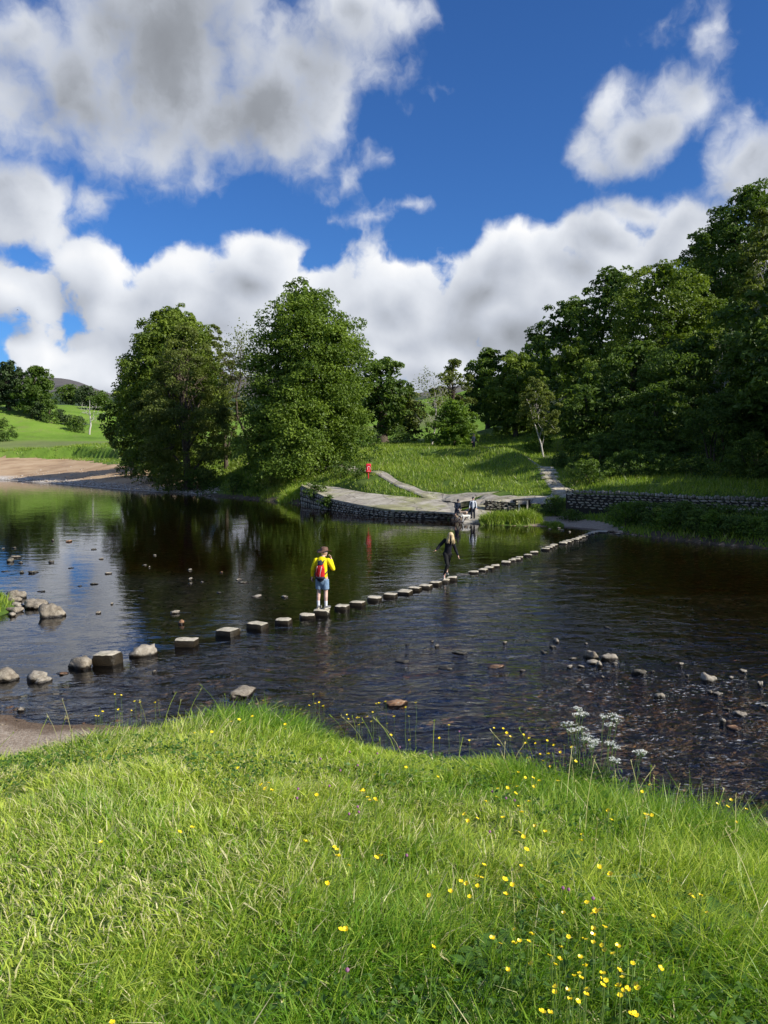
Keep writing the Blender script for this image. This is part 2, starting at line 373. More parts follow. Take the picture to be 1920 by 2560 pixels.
def river_depth(x, y):
    d1 = y - Yn(x); d2 = Ys(x) - y
    near = 1 - np.exp(-np.clip(d1, 0, None) / 2.2); far = 1 - np.exp(-np.clip(d2, 0, None) / 2.5)
    base = .20 + .75 * sstep(y - 1.0 * np.abs(x + 2) * .1, 27, 40) * 1.0
    pool = .62 * np.exp(-(((x - 13 - (30 - y) * -.15) / 7.0) ** 2 + ((y - 29) / 9.5) ** 2))
    mid = .25 * np.exp(-(((x - 1) / 4) ** 2 + ((y - 25) / 6) ** 2))
    leftsh = -.10 * np.exp(-(((x + 8) / 5) ** 2 + ((y - 26) / 6) ** 2))
    d = base + pool + mid + leftsh + (fbm(x * .35, y * .35, 21) - .5) * .22
    return np.maximum(.05, d) * near * far
RIDGE = [(*at_Y(a_, b_, Y_)[:2], h_) for a_, b_, Y_, h_ in [(1240, 1130, 74, .6), (1262, 1140, 71.5, .8), (1284, 1150, 69, .9), (1303, 1162, 66.6, .85), (1322, 1175, 64.2, .7), (1340, 1190, 62, .4), (1000, 1130, 80, .3), (1060, 1130, 80, .3), (1120, 1128, 78, .3), (1180, 1128, 77, .3)]]
def H(x, y):
    x = np.asarray(x, float); y = np.asarray(y, float)
    s = y - Ys(x)
    r = H_rbf(x, y) + (fbm(x * .25, y * .25, 31) - .5) * (.12 + .38 * sstep(np.abs(x - 2), 16, 26)) * sstep(s, 0, 12) + (fbm(x * .9, y * .9, 33) - .5) * .06 * sstep(s, 0, 3)
    # the shoulder of the mound that hides the hill path
    for (rx, ry, rh) in RIDGE: r = r + rh * np.exp(-(((x - rx) ** 2 + (y - ry) ** 2) / 3.2))
    # eroded turf step above the beach
    st = np.exp(-((s - 42 - 6 * np.sin(x * .12)) / 3.0) ** 2) * sstep(-x, 24, 34)
    r = r - .25 * st
    slope = np.interp(x, [-150, -22, -15, -9, 30], [.11, .11, .30, .45, .40])
    ramp = slope * s + 2.0 * np.maximum(0, s - 32) + (fbm(x * .8, y * .8, 41) - .5) * .10 * np.clip(s, 0, 1) * sstep(-y, -95, -70)
    land = np.minimum(r, ramp)
    inap = (x > AP0) & (x < AP1)
    apz = np.interp(x, _apx, _apz)
    bkz = np.maximum(np.interp(x, _bkw[:, 0], _bkw[:, 2]), apz + .1); ka = s / np.maximum(apron_back(x) - Ys(x), 1.5)
    slab = apz * (1 - np.minimum(ka, 1)) + bkz * np.minimum(ka, 1) - .16
    land = np.where(inap, np.where(s < .55, -.25, np.where(ka < 1, slab, slab + (np.maximum(r, slab) - slab) * sstep(s - (apron_back(x) - Ys(x)), 0, 1.2))), land)
    low = .02 + .085 * s + (fbm(x * .9, y * .9, 43) - .5) * .10 * np.clip(s * 2, 0, 1)
    low = np.where(x > 15, low + .25 * sstep(s, .0, 1.2), low)
    low = np.minimum(low, 1.0)
    yw = Yw(x) + .45
    land = np.where(x >= AP1, np.where(y < np.where(x < 7.1, 57.5, yw), low, r), land)
    far = np.where(s > 0, land, -river_depth(x, y))
    n = H_near(x, y)
    yn = Yn(x)
    return np.where(y < yn, n, np.where(y < yn + 6, np.maximum(far, np.where(y > 17, n, -9)), np.where(y < 27, np.maximum(far, n), far)))
def hz(x, y):
    if y < Yn(x) and y < 16: return float(H_near(np.array([float(x)]), np.array([float(y)]))[0])
    return float(H(np.array([x]), np.array([y]))[0])

# ------------------------------------------------------------------ ground materials
def ground_mats():
    out = {}
    m, b = new_mat('turf'); pos = b.n('ShaderNodeNewGeometry').outputs['Position']
    c = b.ramp(b.noise(pos, .6, 6, .65), [(.3, (.050, .095, .014)), (.5, (.085, .145, .022)), (.7, (.14, .18, .04))])
    c = b.mix(b.ss(b.noise(pos, 6, 4, .7), .5, .75, 0, .5), c, (.16, .15, .055))
    p = b.n('ShaderNodeBsdfPrincipled', Base_Color=c, Roughness=.9); p.inputs['Specular IOR Level'].default_value = .15
    bn = b.n('ShaderNodeBump', Strength=.8, Distance=.08, Height=b.noise(pos, 5, 6, .7)); b.set(p.inputs['Normal'], bn.outputs[0])
    out['turf'] = finish(m, b, p.outputs[0])
    m, b = new_mat('meadow'); pos = b.n('ShaderNodeNewGeometry').outputs['Position']
    c = b.ramp(b.noise(pos, .05, 6, .6), [(.3, (.09, .165, .022)), (.55, (.16, .27, .034)), (.75, (.21, .29, .055))])
    c = b.mix(b.ss(b.noise(b.vm('MULTIPLY', pos, (1, .3, 1)), .3, 5, .7), .5, .7, 0, .5), c, (.20, .19, .08))
    c = b.mix(b.m('MULTIPLY', b.ss(b.noise(pos, .9, 5, .8), .64, .70, 0, .55), b.ss(b.noise(pos, .06, 2), .45, .6)), c, (.42, .44, .34))
    sx = b.n('ShaderNodeSeparateXYZ', _0=pos)
    # the unmown flat below the hill is browner
    flat = b.m('MULTIPLY', b.ss(sx.outputs[1], 165, 182), b.m('SUBTRACT', 1.0, b.ss(sx.outputs[1], 222, 236)))
    c = b.mix(b.m('MULTIPLY', flat, .6), c, (.20, .20, .095))
    p = b.n('ShaderNodeBsdfPrincipled', Base_Color=c, Roughness=.95); p.inputs['Specular IOR Level'].default_value = .1
    bn = b.n('ShaderNodeBump', Strength=.7, Distance=.35, Height=b.noise(pos, .9, 6, .7)); b.set(p.inputs['Normal'], bn.outputs[0])
    out['meadow'] = finish(m, b, p.outputs[0])
    m, b = new_mat('woodland_floor'); pos = b.n('ShaderNodeNewGeometry').outputs['Position']
    c = b.ramp(b.noise(pos, .8, 6, .65), [(.3, (.035, .040, .014)), (.55, (.06, .085, .02)), (.75, (.10, .085, .05))])
    p = b.n('ShaderNodeBsdfPrincipled', Base_Color=c, Roughness=.95)
    out['wood'] = finish(m, b, p.outputs[0])
    m, b = new_mat('earth'); pos = b.n('ShaderNodeNewGeometry').outputs['Position']
    c = b.ramp(b.noise(pos, 1.2, 6, .65), [(.3, (.045, .032, .020)), (.7, (.11, .085, .05))])
    p = b.n('ShaderNodeBsdfPrincipled', Base_Color=c, Roughness=.95)
    out['earth'] = finish(m, b, p.outputs[0])
    m, b = new_mat('sand'); geo = b.n('ShaderNodeNewGeometry'); pos = geo.outputs['Position']
    sx = b.n('ShaderNodeSeparateXYZ', _0=pos)
    c = b.ramp(b.noise(b.vm('MULTIPLY', pos, (1, .8, 1)), .30, 6, .55), [(.3, (.30, .19, .105)), (.5, (.44, .30, .175)), (.7, (.52, .38, .235))])
    # a strip of pale shingle along the water
    edge = b.m('SUBTRACT', 1.0, b.ss(b.m('ADD', sx.outputs[2], b.m('MULTIPLY', b.noise(pos, .25, 4), .5)), .35, .95))
    sh = b.ramp(b.noise(pos, 3.5, 6, .8), [(.35, (.28, .24, .20)), (.5, (.52, .48, .42)), (.62, (.72, .68, .62))])
    c = b.mix(edge, c, sh)
    wet = b.m('SUBTRACT', 1.0, b.ss(sx.outputs[2], .0, .10)); c = b.mix(wet, c, b.mix(1.0, c, (.30, .24, .18, 1), 'MULTIPLY'))
    p = b.n('ShaderNodeBsdfPrincipled', Base_Color=c, Roughness=.9); p.inputs['Specular IOR Level'].default_value = .25
    bn = b.n('ShaderNodeBump', Strength=.8, Distance=.05, Height=b.noise(pos, 6, 6, .7)); b.set(p.inputs['Normal'], bn.outputs[0])
    out['sand'] = finish(m, b, p.outputs[0])
    m, b = new_mat('gravel'); geo = b.n('ShaderNodeNewGeometry'); pos = geo.outputs['Position']; sx = b.n('ShaderNodeSeparateXYZ', _0=pos)
    v = b.n('ShaderNodeTexVoronoi', Vector=pos, Scale=30.0); 
    c = b.ramp(v.outputs['Color'], [(.2, (.17, .13, .09)), (.5, (.30, .24, .18)), (.8, (.46, .40, .32))])
    c = b.mix(.45, c, b.ramp(b.noise(pos, 3, 5, .6), [(.3, (.26, .185, .12)), (.7, (.38, .29, .20))]))
    wet = b.m('SUBTRACT', 1.0, b.ss(b.m('ADD', sx.outputs[2], b.m('MULTIPLY', b.noise(pos, 2, 3), .04)), .035, .07)); c = b.mix(wet, c, b.mix(1.0, c, (.40, .33, .26, 1), 'MULTIPLY'))
    p = b.n('ShaderNodeBsdfPrincipled', Base_Color=c, Roughness=.85)
    bn = b.n('ShaderNodeBump', Strength=1, Distance=.012, Height=v.outputs['Distance']); bn.invert = True; b.set(p.inputs['Normal'], bn.outputs[0])
    out['gravel'] = finish(m, b, p.outputs[0])
    # riverbed: cobbles and silt under peaty water
    m, b = new_mat('riverbed'); geo = b.n('ShaderNodeNewGeometry'); pos = geo.outputs['Position']
    wv = b.vm('ADD', pos, b.vm('MULTIPLY_ADD', b.noise(pos, 5, 2, .5, 0, 1), (.12, .12, 0), (-.06, -.06, 0)))
    v1 = b.n('ShaderNodeTexVoronoi', Vector=wv, Scale=7.0); v2 = b.n('ShaderNodeTexVoronoi', Vector=wv, Scale=3.1)
    st = [(.0, (.09, .052, .026)), (.35, (.19, .115, .055)), (.6, (.29, .18, .092)), (.85, (.42, .29, .17)), (1, (.60, .48, .35))]
    c1 = b.ramp(b.n('ShaderNodeSeparateColor', _0=v1.outputs['Color']).outputs[0], st); c2 = b.ramp(b.n('ShaderNodeSeparateColor', _0=v2.outputs['Color']).outputs[1], st)
    c = b.mix(b.ss(b.noise(pos, .8, 3), .52, .56), c1, c2)
    gap = b.ss(v1.outputs['Distance'], .35, .6); c = b.mix(b.m('MULTIPLY', gap, .6), c, (.06, .04, .025))
    c = b.mix(b.ss(b.noise(pos, .5, 5, .7), .48, .62, 0, .6), c, (.12, .085, .03))
    p = b.n('ShaderNodeBsdfPrincipled', Base_Color=c, Roughness=.7)
    out['bed'] = finish(m, b, p.outputs[0])
    return out
GM = ground_mats()

def split_grid(X, Y, zones, names):
    """a height field cut into one object per zone"""
    Z = H(X, Y); nr, nc = X.shape
    V = np.stack([X, Y, Z], -1).reshape(-1, 3)
    idx = np.arange(nr * nc).reshape(nr, nc)
    Q = np.stack([idx[:-1, :-1], idx[:-1, 1:], idx[1:, 1:], idx[1:, :-1]], -1).reshape(-1, 4)
    c = V[Q].mean(1); zn = zones(c[:, 0], c[:, 1], c[:, 2])
    for k, (nm, mt) in names.items():
        sel = Q[zn == k]
        if not len(sel): continue
        used, inv = np.unique(sel, return_inverse=True)
        o = link(nm, np_mesh(nm, V[used], quads=inv.reshape(-1, 4), mats=[GM[mt]], smooth=True)); o['kind'] = 'structure'
def zone_far(x, y, z):
    s = y - Ys(x); px = 960 + x / y * FPX
    zn = np.full(x.shape, 1)                                    # bank turf
    w = fbm(x * .3, y * .3, 51) * 1.0
    beach = (s > -.6) & (px < 500 + 30 * (w - .5)) & (z < np.interp(px, [0, 320, 480, 560, 640], [4.0, 2.5, 1.5, .8, .0]) + (w - .5) * 1.2) & (s < 46)
    spit = (x > 9.3) & (x < 13.9) & (z > -.3) & (s > -.3) & (s < 4.6 + 2 * (w - .5) - np.abs(x - 12) * .55)
    landing = (x > 4.6) & (x < 7.0) & (s < 4.5)
    zn[(y > 150) | ((px < 420) & (s > 50))] = 2
    zn[(x > 12.6) & (y > Yw(x) + 2.5) & (y > 60 - (x - 12) * .6) & (px > 1330 + (80 - np.minimum(y, 80)) * 4)] = 4
    zn[(z < -.02) & (s < .2)] = 0
    bz = np.interp(px, [0, 320, 480, 560, 640], [4.0, 2.5, 1.5, .8, .0]) + (w - .5) * 1.2
    zn[(px > 500) & (px < 760) & (s > 0) & (s < .9)] = 6
    zn[(x > 13) & (s > 0) & (s < 1.1)] = 6
    zn[beach] = 3; zn[spit | landing] = 5
    return zn
rows = np.concatenate([np.geomspace(8.5, 36, 70, endpoint=False), np.arange(36, 46, .5), np.arange(46, 80, .27), np.geomspace(80, 345, 165)])
u = np.linspace(-1.0, 1.0, 340); u = np.sign(u) * (np.abs(u) ** 1.15) * .92
YY, UU = np.meshgrid(rows, u, indexing='ij'); XX = UU * (YY + 3)
split_grid(XX, YY, lambda x, y, z: np.where((y < Yn(x) + .3), 9, zone_far(x, y, z)),
           {0: ('riverbed', 'bed'), 1: ('far_bank_ground', 'turf'), 2: ('hillside_meadow', 'meadow'), 3: ('sand_beach', 'sand'), 4: ('woodland_ground', 'wood'), 5: ('sandy_spit', 'gravel'), 6: ('eroded_earth', 'earth')})
g1 = np.concatenate([-np.geomspace(90, 6.2, 40, endpoint=False), np.arange(-6.2, 7, .11), np.geomspace(7, 90, 40)])
g2 = np.concatenate([-np.geomspace(70, .5, 30, endpoint=False), np.arange(-.5, 16.5, .11), np.geomspace(16.5, 80, 40)])
NY, NX = np.meshgrid(g2, g1, indexing='ij')
def zone_near(x, y, z):
    zn = np.full(x.shape, 1); a = y - Yc(x); w = (fbm(x * 1.3, y * 1.3, 61) - .5)
    zn[(z < .32 + .25 * w) & (a > 1.0)] = 3; zn[y > Yn(x) + .6] = 9
    return zn
split_grid(NX, NY, zone_near, {1: ('near_bank_ground', 'turf'), 3: ('gravel_shore', 'gravel')})
# small grassy point on the left bank upstream
pv = np.stack(np.meshgrid(np.linspace(-15, -9.2, 50), np.linspace(19.5, 25.5, 50), indexing='ij'), -1).reshape(-1, 2)
pz = H(pv[:, 0], pv[:, 1]); idx = np.arange(2500).reshape(50, 50)
pq = np.stack([idx[:-1, :-1], idx[1:, :-1], idx[1:, 1:], idx[:-1, 1:]], -1).reshape(-1, 4)
o = link('grassy_point_ground', np_mesh('grassy_point_ground', np.column_stack([pv, pz + .004]), quads=pq[pz[pq].mean(1) > -.1], mats=[GM['turf']], smooth=True)); o['kind'] = 'structure'

# far moor beyond the meadow, and the general ground under everything out to the horizon
def moor():
    px = np.linspace(-900, 2900, 180); vs = []
    prof = np.interp(px, [-900, -200, 0, 110, 160, 280, 560, 700, 1000, 1500, 2900], [880, 930, 955, 960, 966, 985, 975, 960, 990, 1000, 1000])
    D = np.array([330, 500, 800, 1200, 1600, 1900, 2400]); f = np.array([0, .06, .28, .62, .93, 1.0, .9])
    z0 = 12.0; V = []
    for i, p in enumerate(px):
        zt = at_Y(p, prof[i] + 5 * math.sin(i * .7), 1900)[2]
        for d, k in zip(D, f):
            V.append(((p - 960) / FPX * d, d, (z0 - 12) * (1 - k) + zt * k + (0 if k in (0, 1) else 8 * math.sin(i * .23 + d))))
    V = np.array(V); n = len(D); idx = np.arange(len(V)).reshape(-1, n)
    q = np.stack([idx[:-1, :-1], idx[1:, :-1], idx[1:, 1:], idx[:-1, 1:]], -1).reshape(-1, 4)
    m, b = new_mat('moorland'); pos = b.n('ShaderNodeNewGeometry').outputs['Position']; sx = b.n('ShaderNodeSeparateXYZ', _0=pos)
    c = b.ramp(b.noise(b.vm('MULTIPLY', pos, (1, 1, 4)), .012, 7, .65), [(.3, (.085, .085, .085)), (.5, (.13, .12, .12)), (.7, (.16, .16, .12))])
    g = b.ramp(b.noise(pos, .02, 7, .7), [(.35, (.030, .045, .030)), (.6, (.06, .09, .05))])
    c = b.mix(b.ss(b.m('ADD', sx.outputs[2], b.m('MULTIPLY', b.noise(pos, .006, 4), 60)), 110, 135), g, c)
    p = b.n('ShaderNodeBsdfPrincipled', Base_Color=c, Roughness=1.0); p.inputs['Specular IOR Level'].default_value = 0
    o = link('moorland_hill', np_mesh('moorland_hill', V, quads=q, mats=[finish(m, b, p.outputs[0])], smooth=True)); o['kind'] = 'structure'
moor()
S = 5000
o = link('surrounding_ground', np_mesh('surrounding_ground', [(-S, -S, -3.2), (S, -S, -3.2), (S, S, -3.2), (-S, S, -3.2)], quads=[(0, 1, 2, 3)], mats=[GM['meadow']])); o['kind'] = 'structure'

# ------------------------------------------------------------------ the river: a body of peaty water, ripples by place
def water():
    xs = np.concatenate([-np.geomspace(240, 16, 40, endpoint=False), np.arange(-16, 22, .45), np.geomspace(22, 120, 40)])
    ys = np.concatenate([np.linspace(-100, 4, 20, endpoint=False), np.arange(4, 60, .45), np.geomspace(60, 170, 60)])
    Yg, Xg = np.meshgrid(ys, xs, indexing='ij'); nr, nc = Yg.shape
    x = Xg.ravel(); y = Yg.ravel()
    # line of the stepping stones: downstream of it (right and near) the water breaks into riffles
    lx = np.array([-14, -7, -4.8, -1.6, 2.1, 4.8, 12.6, 16]); ly = np.array([9, 14.5, 18.0, 21.4, 26.0, 31.0, 46, 50])
    d = np.interp(x, lx, ly) - y
    down = sstep(d, -.8, 1.2)
    riff = down * (.50 + .5 * sstep(-y, -24, -13)) * sstep(-y, -52, -22)
    pool = np.exp(-(((x - 13 - (30 - y) * -.15) / 6.0) ** 2 + ((y - 30) / 9.5) ** 2))
    riff = riff * (1 - .72 * pool)
    shallow = sstep(-y, -33, -20) * .45 * sstep(-x, -3, 5)
    mid = .35 * np.exp(-(((x - 1.5) / 4.5) ** 2 + ((y - 31) / 7) ** 2))
    amp = np.clip(.028 + riff * .95 + shallow * .16 + mid * .35, 0, 1)
    amp *= .75 + .5 * fbm(x * .25, y * .25, 77)
    fast = np.clip(np.exp(-(((x - 4.8 - (y - 14.5) * .25) / 2.0) ** 2 + ((y - 14.2) / 2.6) ** 2)) + .8 * np.exp(-(((x - 7.5) / 1.6) ** 2 + ((y - 13.4) / 2.4) ** 2)) + .55 * np.exp(-(((x - .8) / 1.6) ** 2 + ((y - 17.2) / .9) ** 2)) + .5 * np.exp(-(((x - 4.5) / 1.6) ** 2 + ((y - 11.2) / 1.6) ** 2)), 0, 1)
    V = np.stack([x, y, np.zeros_like(x)], -1)
    idx = np.arange(nr * nc).reshape(nr, nc)
    Q = np.stack([idx[:-1, :-1], idx[:-1, 1:], idx[1:, 1:], idx[1:, :-1]], -1).reshape(-1, 4)
    # skirt and bottom so that the water is a closed body
    ring = np.concatenate([idx[0, :], idx[1:, -1], idx[-1, -2::-1], idx[-2:0:-1, 0]])
    low = V[ring].copy(); low[:, 2] = -3.0; base = len(V); nR = len(ring); a = np.arange(nR); a2 = (a + 1) % nR
    side = np.stack([ring[a2], ring[a], base + a, base + a2], -1)
    cen = base + nR; Vall = np.concatenate([V, low, [[(-240 + 120) / 2, 35, -3.0]]])
    T = np.stack([base + a2, base + a, np.full(nR, cen)], -1)
    m, b = new_mat('river_water')
    geo = b.n('ShaderNodeNewGeometry'); pos = geo.outputs['Position']
    A = b.n('ShaderNodeAttribute', {'attribute_name': 'ripple'}).outputs['Fac']
    Fst = b.n('ShaderNodeAttribute', {'attribute_name': 'broken'}).outputs['Fac']
    # the current runs from the far left towards the near right; ripples lie across it
    rot = b.n('ShaderNodeMapping', _0=pos); rot.inputs['Rotation'].default_value = (0, 0, math.radians(-20)); rot.inputs['Scale'].default_value = (.55, 1.0, 1.0)
    rv = rot.outputs[0]
    wv = b.vm('ADD', rv, b.vm('MULTIPLY_ADD', b.noise(rv, 1.2, 3, .5, 0, 1), (.7, .7, 0), (-.35, -.35, 0)))
    h1 = b.noise(wv, 1.7, 3, .5); h2 = b.noise(wv, 6.5, 3, .55); h0 = b.noise(rv, .45, 3, .5); h3 = b.noise(wv, 17.0, 3, .6)
    hs = b.m('MULTIPLY', A, b.m('ADD', b.m('MULTIPLY', h1, .14), b.m('MULTIPLY_ADD', h2, .030, b.m('MULTIPLY', h3, .006))))
    calm = b.m('MULTIPLY_ADD', h0, .010, b.m('MULTIPLY', h1, .0022))
    hh = b.m('ADD', hs, b.m('ADD', calm, b.m('MULTIPLY', Fst, b.m('MULTIPLY', h2, .08))))
    bn = b.n('ShaderNodeBump', Strength=1.0, Distance=1.0, Height=hh)
    fr = b.n('ShaderNodeFresnel', IOR=1.34, Normal=bn.outputs[0])
    gl = b.n('ShaderNodeBsdfGlossy', Roughness=.035, Normal=bn.outputs[0]); gl.inputs['Color'].default_value = (.96, .97, 1, 1)
    tr = b.n('ShaderNodeBsdfTransparent'); tr.inputs['Color'].default_value = (.96, .95, .93, 1)
    mx = b.n('ShaderNodeMixShader', _0=fr.outputs[0], _1=tr.outputs[0], _2=gl.outputs[0])
    # broken white water where it tumbles over the shallow stones
    fn = b.m('MULTIPLY', b.ss(b.noise(wv, 15.0, 4, .7), .57, .64), b.ss(b.noise(b.vm('MULTIPLY', pos, (1, 1.6, 1)), 1.1, 3, .6), .46, .58))
    foam = b.m('MULTIPLY', fn, b.m('MULTIPLY', Fst, .62), clamp=True)
    fo = b.n('ShaderNodeBsdfDiffuse'); fo.inputs['Color'].default_value = (.72, .74, .76, 1)
    mx2 = b.n('ShaderNodeMixShader', _0=foam, _1=mx.outputs[0], _2=fo.outputs[0])
    va = b.n('ShaderNodeVolumeAbsorption', Density=.85); va.inputs['Color'].default_value = (.86, .58, .12, 1)
    finish(m, b, mx2.outputs[0], vol=va.outputs[0])
    fl = {'ripple': np.concatenate([amp, np.zeros(nR + 1)]), 'broken': np.concatenate([fast, np.zeros(nR + 1)])}
    me = np_mesh('river_water', Vall, quads=np.concatenate([Q, side]), tris=T, mats=[m], floats=fl)
    o = link('river_water', me); o['kind'] = 'structure'
water()
# ------------------------------------------------------------------ vegetation builders
def tube(buf, pts, radii, sides=6, col=(0, 0, 0)):
    pts = np.asarray(pts, float); n = len(pts); radii = np.asarray(radii, float)
    tg = np.gradient(pts, axis=0); tg /= np.linalg.norm(tg, axis=1, keepdims=True) + 1e-9
    ref = np.array([0, 0, 1.0]) if abs(tg[0][2]) < .8 else np.array([1.0, 0, 0])
    a = np.cross(tg, ref); a /= np.linalg.norm(a, axis=1, keepdims=True) + 1e-9; b_ = np.cross(tg, a)
    an = np.linspace(0, 2 * math.pi, sides, endpoint=False)
    v = pts[:, None, :] + radii[:, None, None] * (np.cos(an)[None, :, None] * a[:, None, :] + np.sin(an)[None, :, None] * b_[:, None, :])
    idx = np.arange(n * sides).reshape(n, sides); nx = np.roll(idx, -1, axis=1)
    q = np.stack([idx[:-1], nx[:-1], nx[1:], idx[1:]], -1).reshape(-1, 4)
    buf.add(v.reshape(-1, 3), q=q, c=col)
def curve_pts(p0, p1, sag=0.0, wob=0.0, n=6, rng=None):
    t = np.linspace(0, 1, n)[:, None]; p0 = np.asarray(p0, float); p1 = np.asarray(p1, float)
    p = p0 + (p1 - p0) * t; p[:, 2] += (4 * t * (1 - t))[:, 0] * sag
    if wob and rng is not None: p[1:-1] += rng.normal(0, wob, (n - 2, 3))
    return p
def leaves(buf, cen, nrm, size, rng, tint, aspect=.62, jitter=.7):
    """one small folded rhombus per leaf spray"""
    n = len(cen)
    nn = nrm + rng.normal(0, jitter, (n, 3)); nn /= np.linalg.norm(nn, axis=1, keepdims=True) + 1e-9
    r = rng.normal(0, 1, (n, 3)); a = np.cross(nn, r); a /= np.linalg.norm(a, axis=1, keepdims=True) + 1e-9; b_ = np.cross(nn, a)
    s = (size * rng.uniform(.6, 1.35, n))[:, None]
    fold = nn * s * .16
    v = np.stack([cen - a * s * .55, cen - b_ * s * .5 * aspect + fold, cen + a * s * .55, cen + b_ * s * .5 * aspect + fold], 1)
    c = np.repeat(np.clip(tint, 0, 1), 4)
    idx = np.arange(4 * n).reshape(n, 4)
    buf.add(v.reshape(-1, 3), q=idx, c=np.stack([c, c, c], -1))
PROFILES = {
    'round': ([0, .12, .35, .65, .88, 1], [.45, .80, 1.0, .95, .60, .12]),
    'lime': ([0, .05, .22, .45, .66, .84, .94, 1], [.78, .94, 1.0, .96, .88, .72, .58, .38]),
    'tall': ([0, .15, .4, .7, .9, 1], [.45, .85, 1.0, .78, .45, .08]),
    'bush': ([0, .2, .55, .85, 1], [.85, 1.0, .92, .55, .15]),
    'umbrella': ([0, .2, .55, .8, 1], [.3, .7, 1.0, .85, .25]),
}
def crown_arrays(rng, w, z0, z1, n, size, prof='round', nlobe=34, open_=0.0, droop=0.0):
    """leaf centres, normals and tints: lobes on the crown's outline, smaller clumps on each lobe, leaves on each clump"""
    R = w / 2; hh = z1 - z0; ts, rs = PROFILES[prof]
    lobes = []
    for i in range(nlobe):
        t = ((i + rng.uniform(0, 1)) / nlobe) ** .92
        pr = np.interp(t, ts, rs); phi = i * 2.39996 + rng.uniform(-.5, .5)
        lr = R * rng.uniform(.26, .44) * (0.45 + .55 * pr)
        rad = max(0, R * pr * rng.uniform(.80, 1.12) - lr * .8)
        lobes.append((rad * math.cos(phi), rad * math.sin(phi), z0 + hh * t * .95 + rng.uniform(-.02, .02) * hh, lr))
    lobes += [(R * .20 * math.cos(k * 1.26 + 1), R * .20 * math.sin(k * 1.26 + 1), z0 + hh * (.90 if k < 5 else .94), R * .20) for k in range(6)] if prof != 'tall' else [(0, 0, z0 + hh * .93, R * .22)]; L = np.array(lobes)
    wts = L[:, 3] ** 2; wts /= wts.sum()
    nsub = max(90, int(n / 62)); li = rng.choice(len(L), nsub, p=wts)
    d = rng.normal(0, 1, (nsub, 3)); out = L[li, :3].copy(); out[:, 2] = 0; out /= np.linalg.norm(out, axis=1, keepdims=True) + .4
    d = d / np.linalg.norm(d, axis=1, keepdims=True) + out * .45 + np.array([0, 0, .25]); d /= np.linalg.norm(d, axis=1, keepdims=True)
    sc = L[li, :3] + d * L[li, 3:4] * rng.uniform(.70, 1.08, (nsub, 1)); sc[:, 2] -= droop * rng.uniform(0, 1, nsub)
    sr = np.maximum(L[li, 3] * rng.uniform(.26, .50, nsub), size * 1.6)
    keep = rng.uniform(0, 1, nsub) > open_; sc, sr, d, li = sc[keep], sr[keep], d[keep], li[keep]
    ks = rng.choice(len(sc), n, p=(sr ** 1.5) / (sr ** 1.5).sum())
    e = rng.normal(0, 1, (n, 3)); e /= np.linalg.norm(e, axis=1, keepdims=True)
    e = e + d[ks] * .6 + np.array([0, 0, .35]); e /= np.linalg.norm(e, axis=1, keepdims=True)
    c = sc[ks] + e * sr[ks][:, None] * rng.uniform(.5, 1.15, (n, 1)) * np.array([1.2, 1.2, .75])
    c[:, 2] = np.maximum(c[:, 2], z0 - .05 * hh + rng.uniform(-.3, .3, n))
    lobe_t = rng.uniform(-.18, .18, len(L)); sub_t = rng.uniform(-.25, .25, len(sc))
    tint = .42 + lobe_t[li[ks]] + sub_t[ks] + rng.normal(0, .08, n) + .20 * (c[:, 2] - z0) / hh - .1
    nr = e * .8 + np.array([0, 0, .45])
    return c, nr, tint, L
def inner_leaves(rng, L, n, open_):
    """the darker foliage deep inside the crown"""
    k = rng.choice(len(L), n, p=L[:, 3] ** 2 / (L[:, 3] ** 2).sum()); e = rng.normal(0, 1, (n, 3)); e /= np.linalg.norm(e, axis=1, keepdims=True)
    cc = L[k, :3] * rng.uniform(.35, 1.0, (n, 1)) * np.array([1, 1, 0]) + L[k, :3] * np.array([0, 0, 1.0]); return cc + e * L[k, 3:4] * rng.uniform(.2, .75, (n, 1)), e

